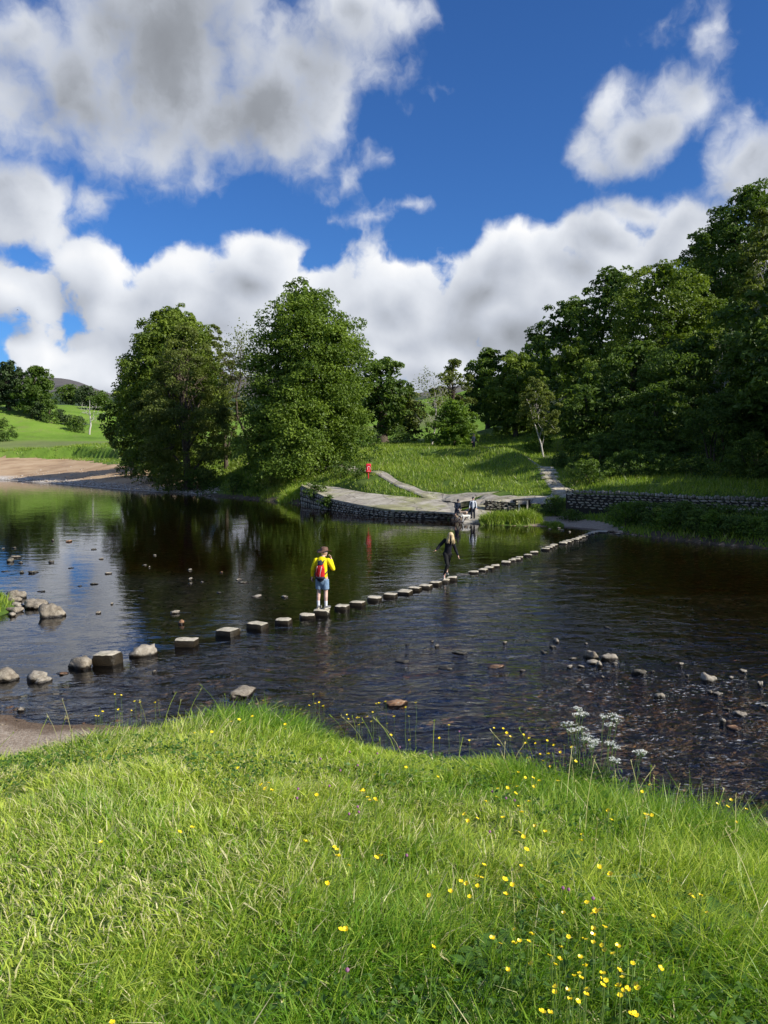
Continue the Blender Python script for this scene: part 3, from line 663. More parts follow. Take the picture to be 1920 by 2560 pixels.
def tree(name, px, Y, top, width, label, cat='tree', leaf=None, bark=None, prof='round', base_t=.15, dens=1.0, seed=0, lean=0.0, open_=0.0, n=None,
         size=None, nlobe=34, group=None, trunk_r=None, limbs=9, droop=0.0, zoff=0.0, limb_out=.75, depth=1.0, xy=None, topz=None):
    """px = pixel column of the trunk, Y = metres away, top = pixel row of its highest leaf, width in pixels (all of the photograph)"""
    rng = np.random.default_rng(1000 + seed)
    if xy is None: p = at_Y(px, top, Y); x, zt = p[0], p[2]
    else: x, Y = xy; zt = topz
    zb = hz(x, Y) + zoff; h = zt - zb; w = width * Y / FPX if xy is None else width
    o = empty(name, (x, Y, zb)); tag(o, label, cat, group)
    if size is None: size = min(.70, max(.19, .0035 * Y))
    if n is None: n = int(dens * min(44000, max(1500, 12.0 * (w * h * (1 - base_t)) / (size * size))))
    c, nr, ti, L = crown_arrays(rng, w, base_t * h, h - .3, n, size, prof, nlobe, open_, droop)
    c[:, 0] += lean * (c[:, 2] / h) ** 1.3; c[:, 1] *= depth
    bf = Buf(); leaves(bf, c, nr, size, rng, ti)
    if open_ < .25:
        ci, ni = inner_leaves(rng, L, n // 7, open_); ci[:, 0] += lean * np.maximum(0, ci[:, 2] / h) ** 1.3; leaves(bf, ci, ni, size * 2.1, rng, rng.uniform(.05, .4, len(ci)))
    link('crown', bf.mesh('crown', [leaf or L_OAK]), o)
    tb = Buf(); tr = trunk_r or max(.10, h * .022)
    hgt = h * .78; t = np.linspace(0, 1, 9)
    tp = np.stack([lean * t ** 1.3 + np.cumsum(rng.normal(0, .012 * h, 9)) * t, np.cumsum(rng.normal(0, .010 * h, 9)) * t, -.3 + t * hgt], -1)
    tube(tb, tp, tr * (1.35 - 1.2 * t) * np.where(t < .08, 1.3, 1) + .02, 8)
    for k in range(limbs):
        f = rng.uniform(max(.12, base_t * .6), .8); i = f * 8; p0 = tp[int(i)] * (1 - i % 1) + tp[min(8, int(i) + 1)] * (i % 1)
        hi = L[(L[:, 2] > p0[2])] if (L[:, 2] > p0[2]).any() else L
        e = hi[rng.integers(len(hi)), :3].copy(); e[0] += lean * f; e = p0 + (e - p0) * limb_out
        pts = curve_pts(p0, e, .05 * h, .02 * h, 6, rng); tube(tb, pts, np.linspace(tr * .5 * (1 - f * .5), .03, 6), 5)
        for j in range(3):
            q0 = pts[rng.integers(2, 5)]; e2 = q0 + rng.normal(0, .05 * h, 3) + np.array([0, 0, .02 * h]); tube(tb, curve_pts(q0, e2, .02 * h, .01 * h, 4, rng), np.linspace(tr * .16, .012, 4), 4)
    link('trunk', tb.mesh('trunk', [bark or M_BARK], smooth=True), o)
    return o

def blades(buf, base, hgt, wid, rng, lean_dir=None, lean=.5, seg=3, tint=None, curl=.5):
    """grass blades: tapered ribbons that bend over; base (n,3), hgt (n,), wid (n,)"""
    n = len(base); az = rng.uniform(0, 2 * math.pi, n) if lean_dir is None else lean_dir
    ld = np.stack([np.cos(az), np.sin(az), np.zeros(n)], -1)
    la = lean * rng.uniform(.3, 1.6, n)
    fa = rng.uniform(0, 2 * math.pi, n); side = np.stack([np.cos(fa), np.sin(fa), np.zeros(n)], -1) 
    rows_ = []
    for k in range(seg + 1):
        t = k / seg; out = la * (t ** (1.3 + curl)); up = np.sqrt(np.maximum(.05, 1 - np.minimum(out, .97) ** 2)) 
        zz = t * np.where(out > .97, .6, 1) * (1 - .35 * np.minimum(la, 1.4) * t * t)
        p = base + ld * (hgt * out)[:, None]; p[:, 2] += hgt * zz
        wk = wid * (1 - t ** 2.2) * .5 if k < seg else None
        rows_.append(p if wk is None else np.stack([p - side * wk[:, None], p + side * wk[:, None]], 1))
    v = np.concatenate([r.reshape(n, -1, 3) for r in rows_[:-1]] + [rows_[-1].reshape(n, 1, 3)], 1); m = v.shape[1]
    off = np.arange(n)[:, None] * m; q = []
    for k in range(seg - 1): q.append(off + np.array([2 * k, 2 * k + 1, 2 * k + 3, 2 * k + 2]))
    tt = off + np.array([2 * seg - 2, 2 * seg - 1, 2 * seg])
    if tint is None: tint = rng.uniform(0, 1, (n, 3))
    if tint.ndim == 1: tint = np.stack([tint] * 3, -1)
    buf.add(v.reshape(-1, 3), q=np.concatenate(q) if q else None, t=tt, c=np.repeat(tint, m, axis=0))

def bush(name, px, py, Y, wpx, hpx, label, leaf=None, seed=0, dens=1.0, cat='bush', group=None, size=None, prof='bush', zoff=0.0, depth=1.0):
    rng = np.random.default_rng(5000 + seed)
    x = at_Y(px, py, Y)[0]; zb = hz(x, Y) + zoff; w = wpx * Y / FPX; h = hpx * Y / FPX
    o = empty(name, (x, Y, zb)); tag(o, label, cat, group)
    size = size or max(.10, .0026 * Y); n = int(dens * min(14000, max(500, 7.0 * w * h / size ** 2)))
    c, nr, ti, L = crown_arrays(rng, w, 0, h, n, size, prof, 14); c[:, 1] *= depth
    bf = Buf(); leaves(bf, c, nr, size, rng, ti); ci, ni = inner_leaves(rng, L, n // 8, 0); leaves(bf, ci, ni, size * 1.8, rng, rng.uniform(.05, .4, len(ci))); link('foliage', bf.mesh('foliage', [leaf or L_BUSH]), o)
    tb = Buf()
    for k in range(5):
        e = L[rng.integers(len(L)), :3]; tube(tb, curve_pts((rng.normal(0, .06 * w), rng.normal(0, .06 * w), -.15), e, 0, .03 * h, 4, rng), np.linspace(.05 * h * .4, .01, 4), 4)
    link('stems', tb.mesh('stems', [M_BARK], smooth=True), o)
    return o

# ------------------------------------------------------------------ the trees
T = tree
# hillside, far left
T('oak_tree', 18, 285, 905, 100, 'tall round oak at the top of the green hillside, leftmost on its crest', leaf=L_FAR, seed=1, size=.75, base_t=.08)
T('oak_tree', 76, 282, 918, 104, 'broad dark oak on the hillside crest with a leaning right edge', leaf=L_OAK, seed=2, size=.7, base_t=.06, lean=3)
T('oak_tree', -40, 285, 915, 80, 'oak cut by the left picture edge on the hillside crest', leaf=L_FAR, seed=3, size=.75)
T('oak_tree', 176, 360, 966, 66, 'dark rounded tree beyond the hill dip, left one of three', leaf=L_OAK, seed=4, size=.8, base_t=.02)
T('oak_tree', 214, 350, 968, 58, 'dark rounded tree beyond the hill dip, middle one of three', leaf=L_FAR, seed=5, size=.8, base_t=.02)
T('oak_tree', 252, 330, 982, 60, 'dark rounded tree beyond the hill dip, right one of three', leaf=L_OAK, seed=6, size=.8, base_t=.02)
for i, (px, py, Y, w, h, lb) in enumerate([(98, 1046, 278, 34, 44, 'dark bush on the hillside below the broad oak'), (124, 1052, 276, 38, 56, 'tall bush on the hillside slope between oak and dip'),
        (150, 1050, 285, 26, 26, 'small brownish bush in the fold of the hillside'), (188, 1062, 268, 44, 36, 'low rounded bush left of the bleached dead tree'),
        (200, 1048, 276, 24, 30, 'light green bush just behind the dead tree'), (4, 1080, 225, 62, 50, 'bush cut by the left edge at the foot of the hill'), (170, 1058, 280, 26, 22, 'tiny scrub bush midway down the hillside')]):
    bush('hillside_bush', px, py, Y, w, h, lb, leaf=L_OAK if i % 2 else L_FAR, seed=i, size=.62)
# bleached dead tree
def dead_tree(px, Y, basepy, toppy, label, mat, seed, spread=.35, nb=9, r=.35, name='dead_tree', leafmat=None, nleaf=0, lsize=.3):
    rng = np.random.default_rng(seed); x = at_Y(px, basepy, Y)[0]; zb = hz(x, Y); h = at_Y(px, toppy, Y)[2] - zb
    o = empty(name, (x, Y, zb)); tag(o, label, 'tree'); tb = Buf(); t = np.linspace(0, 1, 8)
    tp = np.stack([np.cumsum(rng.normal(0, .02 * h, 8)), np.cumsum(rng.normal(0, .02 * h, 8)), -.3 + t * h], -1)
    tube(tb, tp, r * (1.1 - .95 * t), 7); tips = []
    bb = Buf()
    for k in range(nb):
        i = rng.integers(2, 7); p0 = tp[i]; a = rng.uniform(0, 2 * math.pi) if k % 2 else (math.pi if k % 4 else 0) + rng.normal(0, .3)
        L_ = spread * h * rng.uniform(.5, 1.1) * (1.1 - t[i] * .5)
        e = p0 + np.array([math.cos(a) * L_, math.sin(a) * L_, L_ * rng.uniform(.1, .8)])
        pts = curve_pts(p0, e, rng.uniform(-.02, .05) * h, .025 * h, 6, rng); tube(bb, pts, np.linspace(r * .42 * (1.2 - t[i]), .03 * r + .015, 6), 5)
        for j in range(5):
            q0 = pts[rng.integers(2, 6)]; e2 = q0 + rng.normal(0, .08 * h, 3) + np.array([0, 0, .05 * h]); tube(bb, curve_pts(q0, e2, 0, .01 * h, 4, rng), np.linspace(r * .14, .010, 4), 4); tips.append(e2)
    link('trunk', tb.mesh('trunk', [mat], smooth=True), o); link('bare_branches', bb.mesh('bare_branches', [mat], smooth=True), o)
    if nleaf:
        tips = np.array(tips); k = rng.integers(0, len(tips), nleaf); c = tips[k] + rng.normal(0, .05 * h, (nleaf, 3)); bf = Buf()
        leaves(bf, c, rng.normal(0, 1, (nleaf, 3)) + [0, 0, .6], lsize, rng, rng.uniform(.2, .9, nleaf)); link('crown', bf.mesh('crown', [leafmat]), o)
    return o
dead_tree(222, 268, 1056, 998, 'bleached bare dead tree standing alone on the hillside', M_BARK_PALE, 11, spread=.5, nb=11, r=.34)
# group of two big trees and companions in the middle
T('sycamore_tree', 350, 118, 920, 170, 'very dark tree behind the left riverside trees, hugging their left side', leaf=L_OAK, seed=10, base_t=.03, prof='bush')
T('sycamore_tree', 428, 99, 760, 262, 'large dark round-topped tree behind the sand beach', leaf=L_OAKY, seed=11, base_t=.06, prof='round', dens=1.6, nlobe=50)
T('ash_tree', 462, 89, 800, 225, 'thin-leaved ash with brown limbs showing, overhanging the beach end', leaf=L_ASH, seed=12, base_t=.02, prof='tall', dens=.85, open_=.30, limbs=26, trunk_r=.34, limb_out=.95, size=.24, nlobe=40)
T('ash_tree', 560, 101, 803, 118, 'slender open ash leaning between the two big trees', leaf=L_ASH, seed=13, base_t=.18, prof='tall', dens=.8, open_=.4, limbs=16, lean=-1.5, trunk_r=.20, size=.26)
dead_tree(622, 90, 1130, 850, 'twiggy pale-leaved tree poking out left of the big lime', M_BARK, 14, spread=.17, nb=18, r=.20, name='ash_tree', leafmat=L_ASH, nleaf=2600, lsize=.24)
T('lime_tree', 768, 80, 708, 305, 'tallest riverside tree, dense lime with leaves down to the ground', leaf=L_LIME, seed=15, base_t=.0, prof='lime', n=56000, size=.27, nlobe=44, droop=.8, limbs=14)
T('lime_tree', 700, 84, 990, 190, 'low skirt of lime foliage left under the tallest tree', leaf=L_LIME, seed=16, base_t=.0, prof='bush', dens=.8)
T('oak_tree', 955, 112, 893, 160, 'dark oak with a forked trunk behind the red lifebuoy post', leaf=L_OAK, seed=17, base_t=.16, dens=1.0, trunk_r=.7)
T('oak_tree', 850, 135, 940, 110, 'dark tree filling the gap right of the tall lime', leaf=L_OAK, seed=18, base_t=.05)
T('willow_tree', 1022, 118, 968, 80, 'pale soft-leaved tree behind the bare grey tree', leaf=L_ASH, seed=19, base_t=.05, prof='tall', dens=.8)
dead_tree(1079, 93, 1130, 940, 'thin grey half-bare tree on the mound beside the bright hazel', M_BARK_PALE, 20, spread=.30, nb=15, r=.10, name='bare_tree', leafmat=L_ASH, nleaf=1100, lsize=.22)
T('larch_tree', 1132, 112, 893, 106, 'feathery tall tree rising above the bright green hazel', leaf=L_ASH, seed=21, base_t=.20, prof='tall', dens=.8, open_=.45, limbs=16, limb_out=.95, nlobe=26)
T('hazel_tree', 1135, 88, 1000, 122, 'bright yellow-green bushy tree on top of the mound', leaf=L_BRIGHT, seed=22, base_t=.03, prof='bush', dens=1.0)
T('oak_tree', 1222, 122, 872, 132, 'dark round-headed oak behind the mound path', leaf=L_OAK, seed=23, base_t=.1)
T('oak_tree', 1292, 104, 885, 172, 'fresh green oak left of the white birch', leaf=L_OAKY, seed=24, base_t=.10, dens=1.1)
T('birch_tree', 1362, 73, 940, 105, 'slim silver birch with a leaning white trunk above the steps', leaf=L_ASH, seed=25, base_t=.30, prof='tall', dens=1.0, open_=.3, bark=M_BARK_PALE, lean=-1.0, trunk_r=.05, size=.17, limbs=7)
# the wood on the right-hand slope
wood = [(1345, 135, 838, 150, L_OAK, 'oak low in the wood where it meets the open mound'),
        (1425, 118, 742, 190, L_OAK, 'wood oak on the skyline step above the birch'),
        (1535, 108, 664, 210, L_OAK, 'wood oak whose top is the first high skyline bump'),
        (1665, 92, 650, 270, L_OAKY, 'broad sunlit yellow-green oak in the middle of the wood'),
        (1790, 118, 560, 200, L_OAK, 'tall dark oak behind the sunlit oak'),
        (1880, 108, 450, 240, L_OAK, 'highest tree of the wood, against the sky'),
        (2060, 100, 470, 260, L_OAK, 'high oak cut by the right picture edge'),
        (1890, 78, 700, 240, L_OAK, 'dark oak low under the highest tree'),
        (1740, 74, 830, 250, L_OAK, 'dark oak overhanging the bank shrubs'),
        (1590, 80, 850, 220, L_OAK, 'dark oak right of the birch, mid slope'),
        (1475, 76, 930, 190, L_OAK, 'shady tree crown just right of the birch'),
        (1440, 92, 850, 150, L_OAKY, 'mid-green oak peeping over the shady crown'),
        (1640, 66, 960, 200, L_OAK, 'dark low tree behind the round shrub'),
        (1920, 60, 880, 220, L_OAK, 'dark tree at the right edge above the upper wall'),
        (2140, 66, 700, 330, L_OAK, 'large oak beyond the right picture edge'),
        (2350, 60, 640, 420, L_OAK, 'large oak far beyond the right picture edge')]
for i, (px, Y, top, w, lf, lb) in enumerate(wood):
    T('oak_tree', px, Y, top, w, lb, leaf=lf, seed=40 + i, base_t=.06 if Y < 85 else .12, dens=.75 if px < 2000 else .35, nlobe=38, limbs=6)
T('birch_tree', 1908, 71, 500, 130, 'tall feathery birch with pale stem at the right edge', leaf=L_ASH, seed=70, base_t=.26, prof='tall', dens=.5, open_=.2, bark=M_BARK_PALE, trunk_r=.17, size=.2)
dead_tree(1800, 70, 1140, 905, 'dead bleached branches hanging among the dark wood', M_BARK_DEAD, 71, spread=.34, nb=12, r=.12, name='dead_tree')
# trees that stand outside the frame on the right and shade the near end of the wall
for i, (x, y, w, zt) in enumerate([(31, 46, 12, 15), (33, 34, 11, 15), (41, 29, 12, 17), (31, 58, 12, 20), (26.5, 42, 9, 11), (39, 52, 13, 18), (47, 57, 13, 20)]):
    T('oak_tree', 0, 0, 0, w, ['oak outside the picture behind the right wall', 'nearest small oak outside the picture right of the river', 'broad oak outside the picture, farthest down the right bank', 'tall oak outside the picture up the wooded slope', 'low oak just outside the right picture edge at the bank', 'dense oak outside the picture behind the two wall oaks', 'rearmost oak outside the picture on the wooded slope'][i], seed=80 + i, xy=(x, y), topz=zt, n=9000, size=.42, base_t=.03, group='oaks beyond the right edge', prof='bush')

# bushes and shrubs of the far bank
BS = [(1470, 1205, 57.5, 120, 50, 'bramble bank directly right of the lower steps', L_OAK, 1), (1560, 1210, 58.5, 130, 56, 'bramble bank above the middle of the upper wall', L_BUSH, 1), (1650, 1212, 57.5, 120, 44, 'low bramble in front of the round shrub', L_OAK, 1), (1730, 1215, 56, 110, 40, 'low bramble under the round shrub', L_BUSH, 1), (1820, 1222, 54, 120, 44, 'bramble above the right part of the upper wall', L_OAK, 1), (1910, 1226, 52, 110, 50, 'bramble above the wall at the right edge', L_BUSH, 1), (1500, 1180, 64, 130, 80, 'dark holly-like shrub right of the birch foot', L_OAK, 1), (1610, 1180, 64, 130, 76, 'dark shrub in the shade left of the round shrub', L_OAK, 1), (
      1405, 1180, 67.5, 60, 34, 'ferny patch between steps and birch', L_BUSH, 1), (1790, 1180, 59, 190, 170, 'large rounded shrub with sunlit leaves above the upper wall', L_BUSH, 1.0),
      (1880, 1200, 53, 110, 110, 'dark shrub at the right edge above the wall', L_OAK, 1),
      (1640, 1190, 62, 110, 60, 'low bramble patch behind the upper wall', L_BUSH, 1),
      (1530, 1180, 66, 120, 70, 'ferny scrub under the shady tree', L_BUSH, 1),
      (1350, 1150, 77, 70, 60, 'light green bush left of the birch trunk', L_BRIGHT, 1),
      (1436, 1165, 70, 60, 50, 'dark bush right of the birch trunk', L_BUSH, 1),
      (930, 1130, 100, 46, 40, 'small pale bush behind the lifebuoy post', L_BUSH, 1), (1000, 1120, 104, 60, 40, 'bush at the back of the mound', L_BUSH, 1),
      (575, 1130, 120, 60, 34, 'round bush in the meadow gap between the big trees', L_BUSH, 1), (500, 1175, 92, 120, 40, 'scrub at the foot of the ash tree', L_OAK, 1),
      (385, 1160, 100, 90, 50, 'leafy outgrowth low at the left of the ash', L_ASH, .7),
      (330, 1150, 110, 70, 60, 'dark growth at the foot of the left tree', L_OAK, 1), (425, 1190, 89.5, 110, 62, 'dark leafy undergrowth over the exposed roots at the beach end', L_ASH, 1), (500, 1195, 87, 110, 46, 'green overgrown bank between the two big trees at the water', L_BUSH, 1),
      (860, 1195, 73.5, 70, 34, 'tangled dry shrub where the path meets the lime tree', L_BUSH, .8),
      (905, 1185, 70, 46, 18, 'low straggly bush beside the path bend', L_BUSH, .8),
      (640, 1225, 77.5, 26, 44, 'upright yellow-green sapling at the water edge', L_BRIGHT, .7), (680, 1228, 76.5, 56, 30, 'grassy shrub by the water left of the reed tuft', L_ASH, .7),
      (590, 1220, 80, 70, 44, 'dark overhanging bush by the water under the trees', L_OAK, 1),
      (785, 1240, 66.4, 60, 34, 'ivy-like shrub over the corner of the landing', L_BUSH, 1.1), (820, 1250, 62.9, 44, 22, 'trailing plant over the landing wall', L_BUSH, 1),
      (1388, 1262, 52.4, 64, 42, 'bright bush between the culvert and the upper wall', L_BUSH, 1), (1340, 1268, 51.8, 50, 26, 'low green bush just right of the culvert', L_BUSH, 1),
      (1430, 1285, 50, 60, 20, 'grassy hump in front of the upper wall', L_BUSH, 1)]
for i, (px, py, Y, w, h, lb, lf, dn) in enumerate(BS):
    bush('bush', px, py, Y, w, h, lb, leaf=lf, seed=100 + i, dens=dn, zoff=.35 if 'trailing' in lb else .7 if 'ivy' in lb else 0, depth=.6 if 'landing' in lb else 1)
rng0 = np.random.default_rng(5)
for i in range(11):
    px = 1565 + i * 36; x0 = at_z(px, 1360, 0)[0]
    yy = 41.8 - i * .55 + rng0.uniform(-.3, .8); 
    lb = 'waterside bush under the right wall, number %s from the sandy spit' % ['first', 'second', 'third', 'fourth', 'fifth', 'sixth', 'seventh', 'eighth', 'ninth', 'tenth', 'eleventh'][i]
    bush('waterside_bush', px, 1340, float(Ys(at_Y(px, 1350, yy)[0])) + .9, 70 + rng0.uniform(0, 34), 40 + rng0.uniform(0, 26), lb.replace('number ', ''), leaf=L_BUSH if i % 3 else L_BRIGHT, seed=200 + i, group='bushes along the right bank')
for i in range(9):
    px = 1560 + i * 44
    bush('nettle_patch', px, 1300, float(Yw(at_Y(px, 1300, 46)[0])) - 2.0 - rng0.uniform(0, 1), 90, 13 + rng0.uniform(0, 7), 'nettle patch under the right wall, ' + ['first', 'second', 'third', 'fourth', 'fifth', 'sixth', 'seventh', 'eighth', 'ninth'][i] + ' from the sandy spit', leaf=L_BUSH, seed=230 + i, cat='nettles', group='nettle patches under the wall')

# grass of the far bank (nobody could count it)
def far_grass():
    rng = np.random.default_rng(9); bf = Buf(); n = 230000
    u_ = rng.uniform(-.36, .58, n); Y = 36 + (rng.uniform(0, 1, n) ** .9) * 74; X = u_ * Y
    s = Y - Ys(X); px = 960 + u_ * FPX
    path = path_dist(X, Y)
    keep = (s > .75 * (X < 5) + .15) & (path > np.where((Y > 59) & (X > 9), -.16, .04)) & (px > 560)
    keep &= ~((X > AP0 - .3) & (X < AP1 + .6) & (Y < apron_back(X) + .15))
    keep &= ~((X > 9.3) & (X < 13.9) & (s < 4.3 - np.abs(X - 12) * .5)); keep &= ~((X > 4.6) & (X < 7.2) & (s < 5.5))
    keep &= ~((X > 7) & (np.abs(Y - Yw(X)) < .7))
    keep &= (fbm(X * .8, Y * .8, 3) > .30)
    X, Y = X[keep], Y[keep]; n = len(X)
    h = (.22 + .34 * fbm(X * .35, Y * .35, 5)) * rng.uniform(.6, 1.3, n)
    tint = .50 + .55 * (fbm(X * .3, Y * .3, 6) - .4) + rng.normal(0, .16, n)
    Z = H(X, Y)
    t3 = np.stack([tint, rng.uniform(0, 1, n) ** 3, rng.uniform(0, 1, n)], -1)
    blades(bf, np.column_stack([X, Y, Z - .03]), h, np.full(n, .075) * rng.uniform(.6, 1.3, n), rng, lean=.5, seg=1, tint=np.clip(t3, 0, 1))
    n = 90000; u_ = rng.uniform(-.56, -.10, n); Y = 70 + (rng.uniform(0, 1, n) ** 1.2) * 105; X = u_ * Y; s = Y - Ys(X); px = 960 + u_ * FPX; Z = H(X, Y)
    bz = np.interp(px, [0, 320, 480, 560, 640], [4.0, 2.5, 1.5, .8, .0]); keep = (s > .5) & ((Z > bz - .1) | (px > 640) | (s > 45)) & (fbm(X * .5, Y * .5, 4) > .42); X, Y, Z = X[keep], Y[keep], Z[keep]; n = len(X)
    h = (.30 + .5 * fbm(X * .2, Y * .2, 5)) * rng.uniform(.5, 1.2, n); t3 = np.clip(np.stack([.35 + .5 * (fbm(X * .15, Y * .15, 6) - .4) + rng.normal(0, .14, n), rng.uniform(0, 1, n) ** 3, h], -1), 0, 1)
    blades(bf, np.column_stack([X, Y, Z - .03]), h, np.full(n, .16) * rng.uniform(.6, 1.3, n), rng, lean=.5, seg=1, tint=t3)
    X = rng.uniform(-15, -9, 9000); Y = rng.uniform(19.5, 25.5, 9000); Z = H(X, Y); k = Z > .06; X, Y, Z = X[k], Y[k], Z[k]; n = len(X)
    blades(bf, np.column_stack([X, Y, Z]), rng.uniform(.08, .30, n), np.full(n, .022), rng, lean=.6, seg=2, tint=np.stack([rng.uniform(.1, .9, n), rng.uniform(0, .6, n), X * 0], -1))
    o = link('bank_grass', bf.mesh('bank_grass', [L_FIELD])); tag(o, 'rough grass covering the mound and the far bank', 'grass', kind='stuff')
def grass_material(name, green, lime, straw):
    m, b = new_mat(name); at = b.n('ShaderNodeAttribute', {'attribute_name': 'tint'}); sp = b.n('ShaderNodeSeparateColor', _0=at.outputs['Color'])
    col = b.mix(sp.outputs[0], green, lime); col = b.mix(b.ss(sp.outputs[1], .72, .95), col, straw)
    p = b.n('ShaderNodeBsdfPrincipled', Roughness=.42, Base_Color=col); p.inputs['Specular IOR Level'].default_value = .35
    tr = b.n('ShaderNodeBsdfTranslucent', Color=b.mix(1.0, col, (1.2, 1.3, .5, 1), 'MULTIPLY'))
    mx = b.n('ShaderNodeMixShader', _0=.36, _1=p.outputs[0], _2=tr.outputs[0]); return finish(m, b, mx.outputs[0])
L_FIELD = grass_material('field_grass', (.11, .20, .020), (.33, .42, .050), (.42, .39, .18))
L_BLADE = grass_material('near_grass', (.15, .30, .022), (.55, .62, .095), (.70, .63, .35))
# ------------------------------------------------------------------ paths, landing, walls
PATHS = {  # pixel, metres away, half-width in metres
    'footpath': [((720, 1140), 88, .9), ((800, 1150), 82, .9), ((862, 1158), 77, .65), ((910, 1170), 72.5, .5), ((955, 1186), 68.5, .42), ((1000, 1203), 65.2, .42), ((1050, 1220), 62.2, .5), ((1105, 1234), 60.2, .75), ((1150, 1243), 58.9, 1.4), ((1205, 1250), 57.0, 2.2)],
    'steps_path': [((1410, 1247), 54.6, .8), ((1398, 1225), 57.5, .62), ((1372, 1207), 61.5, .5), ((1340, 1187), 66, .38), ((1300, 1160), 71.5, .2), ((1272, 1138), 77, .2), ((1258, 1129), 82, .4), ((1225, 1122), 88, .6), ((1180, 1116), 96, .6)],
    'wall_top_path': [((1190, 1252), 56.5, 1.8), ((1240, 1253), 55.6, 1.35), ((1290, 1253), 55.2, 1.15), ((1340, 1253), 54.9, 1.05), ((1385, 1252), 54.6, 1.0), ((1425, 1252), 54.4, 1.0)]}
_pp = {k: np.array([[*at_Y(p[0], p[1], Y)[:2], w] for p, Y, w in v]) for k, v in PATHS.items()}
def path_dist(X, Y):
    d = np.full(X.shape, 99.0)
    for P in _pp.values():
        for a, c in zip(P[:-1], P[1:]):
            ab = c[:2] - a[:2]; t = np.clip(((X - a[0]) * ab[0] + (Y - a[1]) * ab[1]) / (ab @ ab), 0, 1)
            d = np.minimum(d, np.hypot(X - a[0] - t * ab[0], Y - a[1] - t * ab[1]) - (a[2] + t * (c[2] - a[2])))
    return d
def path_material():
    m, b = new_mat('worn_path'); pos = b.n('ShaderNodeNewGeometry').outputs['Position']
    c = b.ramp(b.noise(pos, 1.1, 7, .65), [(.3, (.28, .25, .195)), (.5, (.42, .38, .305)), (.7, (.52, .475, .39))])
    c = b.mix(b.ss(b.noise(b.vm('MULTIPLY', pos, (1, .5, 1)), .9, 5, .7), .56, .66, 0, .6), c, (.15, .17, .06))
    c = b.mix(b.ss(b.noise(pos, .35, 4, .6, 1.5), .50, .52, 0, .35), c, (.16, .13, .10))
    c = b.mix(b.ss(b.noise(pos, .28, 5, .65),   .48, .60, 0, .85), c, b.mix(1.0, c, (.72, .78, .42, 1), 'MULTIPLY'))
    cr = b.n('ShaderNodeTexVoronoi', {'feature': 'DISTANCE_TO_EDGE'}, Vector=b.vm('ADD', pos, b.vm('MULTIPLY_ADD', b.noise(pos, .8, 3, .5, 0, 1), (.9, .9, 0), (-.45, -.45, 0))), Scale=.42)
    c = b.mix(b.ss(cr.outputs['Distance'], .0, .03, .7, 0), c, (.07, .06, .045))
    p = b.n('ShaderNodeBsdfPrincipled', Base_Color=c, Roughness=.9)
    bn = b.n('ShaderNodeBump', Strength=.8, Distance=.04, Height=b.noise(pos, 4, 6, .7)); b.set(p.inputs['Normal'], bn.outputs[0])
    return finish(m, b, p.outputs[0])
M_PATH = path_material()
M_WETROCK = rock_mat('wet_bedrock', (.16, .10, .07), (.33, .24, .17))
def ribbon(name, P, lift, label=None):
    # dense resample
    t = np.arange(len(P)); tt = np.linspace(0, len(P) - 1, len(P) * 14)
    C = np.column_stack([np.interp(tt, t, P[:, k]) for k in range(3)])
    for _ in range(3): C[1:-1] = (C[:-2] + 2 * C[1:-1] + C[2:]) / 4
    d = np.gradient(C[:, :2], axis=0); d /= np.linalg.norm(d, axis=1, keepdims=True); nrm = np.column_stack([-d[:, 1], d[:, 0]])
    k = np.linspace(-1, 1, 9); w = C[:, 2] * (1 + .12 * np.sin(tt * 5))
    xy = C[:, None, :2] + nrm[:, None, :] * (k[None, :, None] * w[:, None, None])
    x, y = xy[..., 0].ravel(), xy[..., 1].ravel()
    z = H(x, y); zc = np.repeat(H(C[:, 0], C[:, 1]), 9); edge = np.abs(np.tile(k, len(C)))
    z = np.maximum(z, zc * .7 + z * .3) + lift - .10 * (edge > .99)
    idx = np.arange(len(C) * 9).reshape(-1, 9)
    q = np.stack([idx[:-1, :-1], idx[:-1, 1:], idx[1:, 1:], idx[1:, :-1]], -1).reshape(-1, 4)
    o = link(name, np_mesh(name, np.column_stack([x, y, z]), quads=q, mats=[M_PATH], smooth=True)); o['kind'] = 'structure'
    return C
ribbon('footpath', _pp['footpath'], .05)
Cs = ribbon('steps_path', _pp['steps_path'], .045)
ribbon('wall_top_path', _pp['wall_top_path'], .055)
